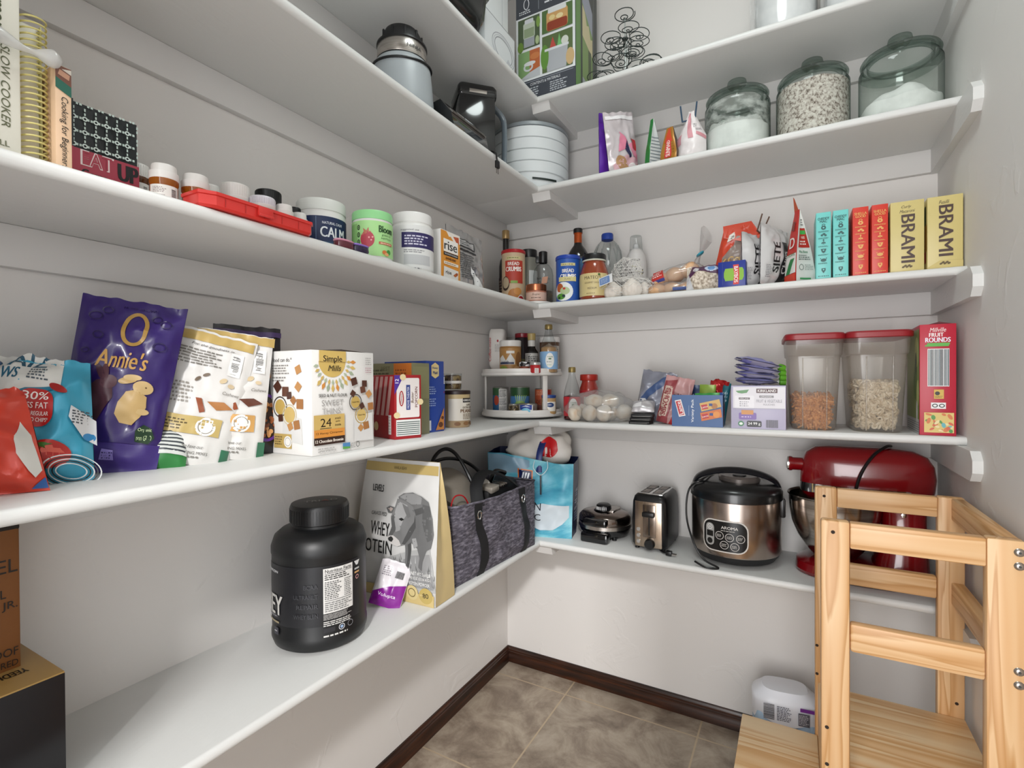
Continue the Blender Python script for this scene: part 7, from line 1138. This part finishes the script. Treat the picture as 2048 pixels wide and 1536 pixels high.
art(b, [('r', -0.012, 0.03+0.013*k, 0.008 if k % 2 else 0.016, 0.032+0.013*k, '#16181a') for k in range(14)], lambda u, v, l: (0.0465+0.0155*v/0.235+l+0.0006, u, v)); b.build('jar', pc, sharp=50)
MB().box(-0.0625, -0.045, -0.0625, 0.0625, 0.02, 0.236, BLKG, 0.004).box(-0.06, 0.058, -0.0645, -0.0605, 0.02, 0.236, BLKG, 0.001, M=mov(0, 0, 0)).build('dark_panel', pc)
MB().loft([rrect(0.065, 0.065, 0.014, 0.233), rrect(0.067, 0.067, 0.014, 0.238), rrect(0.067, 0.067, 0.014, 0.262), rrect(0.062, 0.062, 0.014, 0.272)], BLKG).box(-0.03, 0.03, -0.068, -0.064, 0.240, 0.252, STEEL, 0.001).build('lid', pc, sharp=50)
MB().tube(curve([(0.058, 0.0, 0.240), (0.075, 0.004, 0.236), (0.108, 0.016, 0.212), (0.116, 0.018, 0.17), (0.114, 0.018, 0.07), (0.105, 0.014, 0.04), (0.055, 0.004, 0.015)], 7), 0.009, C('#5f6970', 0.25, coat=0.4), 12, flat=1.4).build('handle', pc)
dh = tag(empty('food_dehydrator', (0.212, -0.168, zD), R(50)), 'round white food dehydrator with a grey rimmed lid in the corner', 'dehydrator')
DW = C('#cfd3d4', 0.4, name='dehydrator_white')
MB().lathe([(0, 0), (0.135, 0), (0.142, 0.006), (0.147, 0.045), (0.148, 0.06)], DW, 64).build('base', dh)
vp_ = MB(); P = on_cyl(0.1475); vp_.grid(lambda a, b: P((a-0.5)*0.10+0.0, 0.035+b*0.008-0.004*math.cos((a-0.5)*2), 0.001), 20, 2, C('#14201a', 0.5)); vp_.build('air_slot', dh)
for k in range(4): MB().lathe([(0.147, 0.060+0.043*k), (0.1525, 0.062+0.043*k), (0.153, 0.100+0.043*k), (0.148, 0.103+0.043*k)], DW, 64).build('tray', dh)
MB().lathe([(0.150, 0.232), (0.1535, 0.234), (0.152, 0.246), (0.135, 0.256), (0.125, 0.257)], C('#868d91', 0.35), 64).build('lid_rim', dh)
MB().lathe([(0.128, 0.255), (0.09, 0.262), (0, 0.266)], DW, 64).lathe([(0.022, 0.264), (0.024, 0.272), (0, 0.273)], DW, 24).build('lid', dh)
# ---------------------------------------------------------------- fourth shelf, back wall
VIO = C('#5d2a9c', 0.3, name='violet_film')
bagthing('purple_pouch', 'purple pouch seen from its edge, first of the bags beside the dehydrator', 'pouch', (0.556, -0.185, zD), (R(4), R(-4), R(62)), 0.125, 0.232, 0.022, VIO, VIO, [('r', -0.06, 0.2, 0.06, 0.225, '#4a1c86')], 'pillow', 111, 0.006, 24)
cand = [('p', [(-0.055, 0.015), (0.05, 0.0), (0.06, 0.06), (0.0, 0.08), (-0.05, 0.05)], '#c9a0a8'), ('p', [(-0.03, 0.09), (-0.01, 0.16), (0.012, 0.13), (0.03, 0.075), (0.06, 0.05), (0.06, 0.09), (0.03, 0.12), (0.0, 0.10)], '#d67f98'), ('e', -0.02, 0.05, 0.02, 0.03, '#a8815a', 0.5), ('e', 0.02, 0.03, 0.018, 0.022, '#d8d2d2'), ('p', [(0.03, 0.10), (0.058, 0.095), (0.06, 0.13), (0.035, 0.135)], '#b5222c'), ('p', [(-0.002, 0.10), (0.012, 0.07), (0.022, 0.07), (0.012, 0.13)], '#27264a'), ('r', -0.058, 0.20, 0.058, 0.212, '#e6e4e6'), ('p', [(0.04, 0.0), (0.06, 0.0), (0.06, 0.05), (0.035, 0.04)], '#8a5a2f')]
bagthing('candy_bag', 'clear resealable bag with pink sweets leaning on the purple pouch', 'bag', (0.606, -0.195, zD), (R(6), R(-12), R(52)), 0.125, 0.225, 0.045, C('#c2babd', 0.22, 0.1), C('#b5adb0', 0.22, 0.1), cand, 'pouch', 113, 0.007, 26)
grb = MB(); F, Sd = gbag(grb, 0.030, 0.190, 0.062, C('#1f7a34', 0.3), C('#c6c9c8', 0.35), C('#1f7a34', 0.3), prof=lambda t: max(0.04, 1-t**1.4), wf=lambda t: 1-0.5*t, seed=21, wr=0.003, crease=0.003, n=16)
art(grb, [('r', -0.03, 0.012+0.012*k, 0.03, 0.0145+0.012*k, '#6f7a80') for k in range(10)]+[('r', -0.03, 0.004, 0.03, 0.03, '#3f6a9a')], lambda u, v, l: Sd(u, v, l+0.0008), (0.01, 0.01))
thing(grb, 'seed_bag', 'upright green bag with a pale printed side on the jar shelf', 'bag', (0.712, -0.200, zD), rot=(0, R(-3), R(-40)), sharp=50)
gob = MB(); F, Sd = gbag(gob, 0.058, 0.140, 0.045, C('#a8752c', 0.28, 0.2), C('#5a4a40', 0.35), C('#a8752c', 0.3), prof=lambda t: max(0.05, 1-t**1.6), wf=lambda t: 1-0.62*max(0, t-0.35)/0.65, seed=22, wr=0.003, n=18)
art(gob, [('p', [(-0.02, 0.085), (0.02, 0.085), (0.008, 0.135), (-0.008, 0.135)], '#c4421e'), ('r', -0.012, 0.03, 0.012, 0.095, '#c8383a'), ('t', 'SUNMAID', 0.0, 0.062, 0.015, '#ecd9d2', {'rot': 90, 'b': 0.04, 'w': 0.058}), ('l', 0.014, 0.04, 0.024, 0.08, 4, '#4a2f14')], lambda u, v, l: F(u, v, l+0.0008), (0.008, 0.008))
thing(gob, 'raisin_bag', 'small gold bag with an orange top on the jar shelf', 'bag', (0.772, -0.212, zD), rot=(0, R(-2), R(-14)), sharp=50)
pkb = MB(); S = bag(pkb, 0.092, 0.172, 0.07, C('#dcd5d5', 0.35), C('#dcd5d5', 0.35), 'pouch', 117, 0.005, 26, wf=lambda t: 1.0 if t < 0.5 else max(0.22, 1-1.7*(t-0.5)))
art(pkb, [('p', [(-0.045, 0.06), (-0.030, 0.062), (-0.030, 0.095), (-0.045, 0.09)], '#c98e98'), ('p', [(-0.006, 0.075), (0.010, 0.075), (-0.002, 0.165), (-0.022, 0.165)], '#c98a92'), ('p', [(0.018, 0.085), (0.046, 0.070), (0.046, 0.082), (0.020, 0.097)], '#c98a92'), ('l', 0.014, 0.11, 0.03, 0.125, 2, '#3a3438'), ('l', 0.02, 0.10, 0.044, 0.108, 2, '#8a8286')], S, (0.008, 0.008))
pko = thing(pkb, 'sugar_bag', 'white and pink bag of sugar gathered shut beside the glass jars', 'bag', (0.838, -0.215, zD), 0, sharp=65)
thing(MB().tube([(-0.026, 0, -0.02), (-0.032, 0, 0.034)], 0.0025, C('#22405a', 0.4), 8).tube([(0.014, 0, -0.02), (0.020, 0, 0.036)], 0.0025, C('#22405a', 0.4), 8).tube([(-0.026, -0.002, -0.02), (0.014, -0.002, -0.02)], 0.0028, C('#22405a', 0.4), 8), 'bag_clip', 'blue pronged clip on the white and pink sugar bag', 'bag clip', (0.836, -0.222, zD+0.162))
JB = [(r_j, z_j*0.9) for r_j, z_j in [(0, 0.0), (0.090, 0.0), (0.097, 0.006), (0.099, 0.02), (0.099, 0.185), (0.097, 0.200), (0.089, 0.212), (0.087, 0.218), (0.091, 0.221)]]
def glass_jar(label, x, fill, fname, flabel, fcat, kind=None):
    o = tag(empty('glass_jar', (x, -0.152, zD), facing(x, -0.152)), label, 'jar', 'big lidded glass jars')
    MB().lathe(JB, GLASS, 64).build('glass_body', o)
    MB().lathe([(0.0985, 0.1764), (0.0905, 0.190), (0.0885, 0.196), (0.092, 0.199)], GLASSRIM, 64).build('neck_ring', o)
    l = MB().lathe([(0.086, 0.2005), (0.0945, 0.2005), (0.0955, 0.205), (0.093, 0.210), (0.085, 0.2125)], GLASSRIM, 64).lathe([(0.085, 0.2125), (0.072, 0.217), (0.03, 0.226), (0.016, 0.231)], GLASS, 64)
    l.lathe([(0.016, 0.231), (0.014, 0.238), (0.024, 0.246), (0.030, 0.254), (0.028, 0.264), (0.016, 0.269), (0, 0.2695)], GLASSRIM, 40)
    l.lathe([(0.080, 0.214), (0.078, 0.191), (0.074, 0.191), (0.074, 0.194)], GLASSRIM, 64); l.build('glass_lid', o)
    fill.build('contents', o); return o
FLOUR = noise_mat('flour', [(0.4, '#d9d8d6'), (0.6, '#e6e5e3')], 20, 0.9, 3)
def heap(r, h0, dh, nz, seed, m):
    mb = MB()
    def top(a, q):
        x, y = r*q*math.cos(a), r*q*math.sin(a); return h0+dh*(1-q*q)+nz*noise.noise(Vector((x*22, y*22, seed)))
    n = 40; rings = 8
    mb.grid(lambda u, v: ((r*math.cos(2*PI*u), r*math.sin(2*PI*u), 0.005+(top(2*PI*u, 1)-0.005)*v)), n, 8, m)
    mb.grid(lambda u, v: (r*v*math.cos(2*PI*u), r*v*math.sin(2*PI*u), top(2*PI*u, v)), n, rings, m)
    mb.lathe([(0, 0.004), (r, 0.0055)], m, n); return mb
f1 = heap(0.0955, 0.100, 0.028, 0.04, 1, FLOUR)
def dust_mat():
    m = thin_mat('flour_dust', '#f2f3f2', 0.02, 0.4, '#e0e3e2', '#dcdcda', 0.6); nt = m.node_tree
    n = N(nt, 'ShaderNodeTexNoise', i_Scale=24.0, i_Detail=5); v = coords(nt, (1, 1, 1.8)); nt.links.new(v, n.inputs['Vector'])
    r = N(nt, 'ShaderNodeMapRange'); r.inputs[1].default_value = 0.42; r.inputs[2].default_value = 0.64; nt.links.new(n.outputs[0], r.inputs[0])
    mix = [x for x in nt.nodes if x.type == 'MIX_SHADER' and abs(x.inputs[0].default_value-0.6) < 1e-4][0]; nt.links.new(r.outputs[0], mix.inputs[0]); return m
f1.lathe([(0.0968, 0.095), (0.0968, 0.174)], dust_mat(), 64)
glass_jar('smallest looking lidded glass jar, dusted inside with white flour', 0.970, f1, '', '', '')
f2 = heap(0.0965, 0.170, 0.012, 0.006, 2, noise_mat('rolled_oats', [(0.36, '#5d4f45'), (0.43, '#a0928a'), (0.52, '#c9beb6'), (0.66, '#ddd5ce')], 120, 0.9, 4, nrough=0.7, bump=0.8))
glass_jar('lidded glass jar filled with rolled oats', 1.183, f2, '', '', '')
f3 = heap(0.0955, 0.062, 0.05, 0.02, 3, FLOUR)
glass_jar('lidded glass jar a third full of white sugar by the end wall', 1.400, f3, '', '', '')
# ================================================================ topmost shelf
ro = tag(empty('roasting_pan', (0.185, -0.845, zE), LEFT), 'black roasting pan overhanging the topmost shelf', 'roasting pan')
MB().loft([rrect(0.175, 0.105, 0.06, 0.004, 8), rrect(0.195, 0.125, 0.07, 0.012, 8), rrect(0.212, 0.142, 0.075, 0.05, 8), rrect(0.218, 0.150, 0.078, 0.13, 8), rrect(0.228, 0.160, 0.08, 0.136, 8), rrect(0.228, 0.160, 0.08, 0.142, 8)], C('#0c0f0f', 0.22, coat=0.3)).build('pan', ro, sharp=60)
MB().loft([rrect(0.222, 0.154, 0.08, 0.142, 8), rrect(0.200, 0.135, 0.08, 0.19, 8), rrect(0.13, 0.08, 0.06, 0.215, 8)], C('#111414', 0.25, coat=0.3)).build('lid', ro, sharp=60)
for s_ in (-1, 1): MB().tube(curve([(s_*0.222, -0.06, 0.13), (s_*0.262, -0.045, 0.135), (s_*0.262, 0.045, 0.135), (s_*0.222, 0.06, 0.13)], 6), 0.007, BLK, 8).build('handle', ro)
wi = [('r', -0.098, 0.0, 0.098, 0.140, '#cfd2d4'), ('r', 0.0955, 0.0, 0.0975, 0.139, '#2a2a2e'), ('r', -0.098, 0.1375, 0.0975, 0.139, '#2a2a2e')] + [('o', 0.02, 0.06, 0.075-0.008*k, 0.05-0.006*k, 0.003, ('#9a9ca2', '#b9bbc0', '#85878d')[k]) for k in range(3)] + [('p', [(0.02, 0.005), (0.09, 0.005), (0.09, 0.02), (0.05, 0.05)], '#b5b7bd')]
boxthing('bowl_carton', 'white carton with a grey bowl picture, lower of two beside the drinks carton', 'carton', (0.150, -0.520, zE), LEFT, 0.197, 0.27, 0.140, '#d5d8da', wi)
boxthing('plain_carton', 'plain white carton stacked on the bowl picture carton', 'carton', (0.140, -0.525, zE+0.141), LEFT, 0.185, 0.25, 0.16, '#d9dcdd', [('r', 0.05, 0.0, 0.054, 0.16, '#c2c6c8')])
SLATE = '#3f434b'
def photo(x0, y0, x1, y1, bg): return ('r', x0, y0, x1, y1, bg)
df = [('r', -0.119, 0.0, 0.119, 0.075, SLATE), ('r', -0.119, 0.075, 0.119, 0.315, '#d9dcde'), ('r', -0.119, 0.315, 0.119, 0.46, SLATE), ('r', -0.112, 0.068, 0.112, 0.070, '#9aa0a8'), ('t', 'CONTENTS & MATERIALS', 0.0, 0.058, 0.010, '#d6d9dd', {'b': 0.02, 'w': 0.125}), ('l', -0.095, 0.006, -0.01, 0.048, 5, '#b5b9bf'), ('l', 0.02, 0.01, 0.09, 0.048, 5, '#b5b9bf'), ('o', -0.075, 0.36, 0.012, 0.02, 0.003, '#d6d9dd'), ('l', -0.105, 0.325, -0.05, 0.34, 2, '#d6d9dd'), ('r', -0.025, 0.325, -0.0235, 0.45, '#9aa0a8'), ('l', 0.0, 0.335, 0.10, 0.36, 2, '#d6d9dd'),
      photo(-0.110, 0.083, -0.020, 0.185, '#7fa06a'), photo(-0.062, 0.1, -0.020, 0.185, '#b5643c'), ('p', [(-0.110, 0.083), (-0.020, 0.083), (-0.020, 0.115), (-0.06, 0.105)], '#b9bcc0'), ('o', -0.068, 0.125, 0.020, 0.016, 0.007, '#c9ccd0'), ('e', -0.062, 0.137, 0.024, 0.008, '#d6d8da'), ('e', -0.04, 0.16, 0.02, 0.012, '#c47a4a'),
      photo(-0.110, 0.195, -0.020, 0.308, '#4a5a3f'), photo(-0.086, 0.2, -0.042, 0.235, '#9a9ea5'), ('p', rr(-0.088, 0.232, -0.040, 0.290, 0.006), '#b5bfae'), ('r', -0.085, 0.235, -0.043, 0.268, '#8a9a7a'), ('p', rr(-0.082, 0.286, -0.046, 0.302, 0.004), '#c9ccd0'), ('e', -0.030, 0.215, 0.008, 0.016, '#a5b58a'), ('e', -0.10, 0.205, 0.012, 0.02, '#6a8a3a'), ('e', -0.026, 0.28, 0.008, 0.02, '#7a9a4a'),
      photo(-0.010, 0.083, 0.110, 0.215, '#55663f'), ('p', [(0.01, 0.083), (0.085, 0.083), (0.092, 0.165), (0.004, 0.165)], '#a8abb0'), ('e', 0.0, 0.14, 0.016, 0.045, '#5f8a3a'), ('e', 0.10, 0.115, 0.016, 0.03, '#c2a578'), ('p', [(0.02, 0.165), (0.032, 0.205), (0.046, 0.165)], '#b5483f'), ('p', [(0.05, 0.165), (0.058, 0.21), (0.068, 0.165)], '#6fb06a'), ('e', 0.08, 0.178, 0.014, 0.016, '#c9ccc4'), ('r', 0.0, 0.158, 0.095, 0.167, '#cfd2d4'),
      photo(-0.010, 0.225, 0.110, 0.308, '#4f6a3c'), ('p', rr(0.008, 0.228, 0.092, 0.300, 0.012), '#c49a62'), ('p', rr(0.010, 0.229, 0.090, 0.262, 0.008), '#8a3a24'), ('e', 0.03, 0.275, 0.012, 0.009, '#d9c48a'), ('e', 0.06, 0.272, 0.014, 0.009, '#dccb9a'), ('p', rr(0.014, 0.292, 0.086, 0.308, 0.004), '#d3d6d6')]
dr = [('r', -0.109, 0.0, 0.109, 0.46, '#3a3f3c'), ('r', -0.109, 0.0, -0.05, 0.46, '#5f8a45'), ('r', -0.062, 0.0, -0.05, 0.46, '#2f3a2c'), ('p', [(-0.045, 0.06), (0.06, 0.06), (0.06, 0.30), (-0.045, 0.34)], '#7f9a5a'), ('p', [(-0.045, 0.22), (0.06, 0.19), (0.06, 0.26), (0.04, 0.25), (0.02, 0.29), (0.0, 0.28), (-0.02, 0.32), (-0.045, 0.33)], '#cfc39a'), ('p', [(-0.045, 0.34), (0.06, 0.27), (0.06, 0.36), (-0.045, 0.44)], '#9a9fae'), ('p', [(-0.045, 0.0), (0.06, 0.03), (0.06, 0.06), (-0.045, 0.07)], '#a5a9ae'), ('r', 0.015, 0.06, 0.045, 0.20, '#4a5a35'), ('t', '2', 0.085, 0.2, 0.022, '#c9ccc9', {'sh': 0.3}), ('r', 0.068, 0.0, 0.07, 0.46, '#8a8f8c')]
boxthing('dispenser_carton', 'tall drinks dispenser carton with four small pictures and slate panels', 'carton', (0.338, -0.178, zE), 0, 0.240, 0.220, 0.460, SLATE, df, right=dr)
# wire cupcake tree
WIRE = C('#39413f', 0.45, 0.4, name='dark_wire')
ct = tag(empty('cupcake_tree', (0.598, -0.158, zE)), 'dark wire cupcake tree with spiral holders', 'cake stand')
MB().tube([(0, 0, 0.0), (0, 0, 0.275)], 0.0018, C('#9aa19f', 0.35, 0.7), 8).tube([(0.006, 0.004, 0.0), (0.006, 0.004, 0.21)], 0.0014, C('#9aa19f', 0.35, 0.7), 8).build('centre_rod', ct)
def spiral(c, r, tilt, az, a0):
    pts = []
    for k in range(54):
        a = a0+k*2*PI/20; q = r if k < 18 else r*(0.62*(1-(k-18)/40)+0.38*max(0, 1-(k-18)/8)); pts.append(Vector((q*math.cos(a), q*math.sin(a), -0.014*(1-q/r))))
    M = Matrix.Translation(c) @ Matrix.Rotation(az, 4, 'Z') @ Matrix.Rotation(tilt, 4, 'Y')
    return [M @ p for p in pts]
MB().tube(spiral(Vector((0, 0, 0.285)), 0.036, 0.0, 0, 0), 0.0017, WIRE, 6).build('spiral_holder', ct)
rnd = random.Random(12)
for z, R_, n_, off in ((0.212, 0.052, 4, 0.5), (0.165, 0.060, 4, 1.2), (0.105, 0.095, 5, 0.2), (0.062, 0.108, 6, 0.65), (0.028, 0.118, 6, 0.1)):
    for k in range(n_):
        a = off+2*PI*k/n_; c = Vector((R_*math.cos(a), R_*math.sin(a)*0.86, z+rnd.uniform(-0.008, 0.008)))
        sp_ = spiral(c, 0.036, rnd.uniform(-0.15, 0.15), a, PI)
        MB().tube(curve([Vector((0.004*math.cos(a), 0.004*math.sin(a), max(z-0.02, 0.02))), Vector((R_*0.4*math.cos(a), R_*0.4*math.sin(a), max(z-0.03, 0.006))), sp_[0]], 6)+sp_, 0.0015, WIRE, 5).build('spiral_holder', ct)
for z in (0.192, 0.072): MB().lathe([(0, z), (0.010, z+0.002), (0.012, z+0.006), (0.006, z+0.010), (0, z+0.010)], WIRE, 12).build('hub', ct)
for a in (0.4, 2.5, 4.6): MB().tube(curve([(0, 0, 0.06), (0.05*math.cos(a), 0.05*math.sin(a), 0.05), (0.085*math.cos(a), 0.075*math.sin(a), 0.002)], 6), 0.0018, WIRE, 6).build('foot', ct)
for x, lab in ((1.110, 'wrapped white paper towel roll nearer the cupcake tree on the topmost shelf'), (1.300, 'wrapped white paper towel roll nearer the end wall on the topmost shelf')):
    tr = MB().lathe([(0.018, 0.0), (0.075, 0.0), (0.083, 0.004), (0.0845, 0.02), (0.0845, 0.27), (0.08, 0.28), (0.018, 0.28), (0.018, 0.0)], noise_mat('paper_roll', [(0.4, '#dfe2e3'), (0.6, '#e8eaea')], 40, 0.85, 3, bump=0.3), 48)
    tro = thing(tr, 'paper_towel_roll', lab, 'paper towels', (x, -0.160, zE), group='paper towel rolls')
    w = MB(); w.lathe([(0.0868, 0.002), (0.0875, 0.02), (0.0875, 0.272), (0.083, 0.286)], FILM, 48)
    w.box(-0.103, -0.086, -0.001, 0.001, 0.004, 0.28, FILM, 0.0006, M=rz_m(0.35)); w.build('wrap_film', tro, sharp=80)
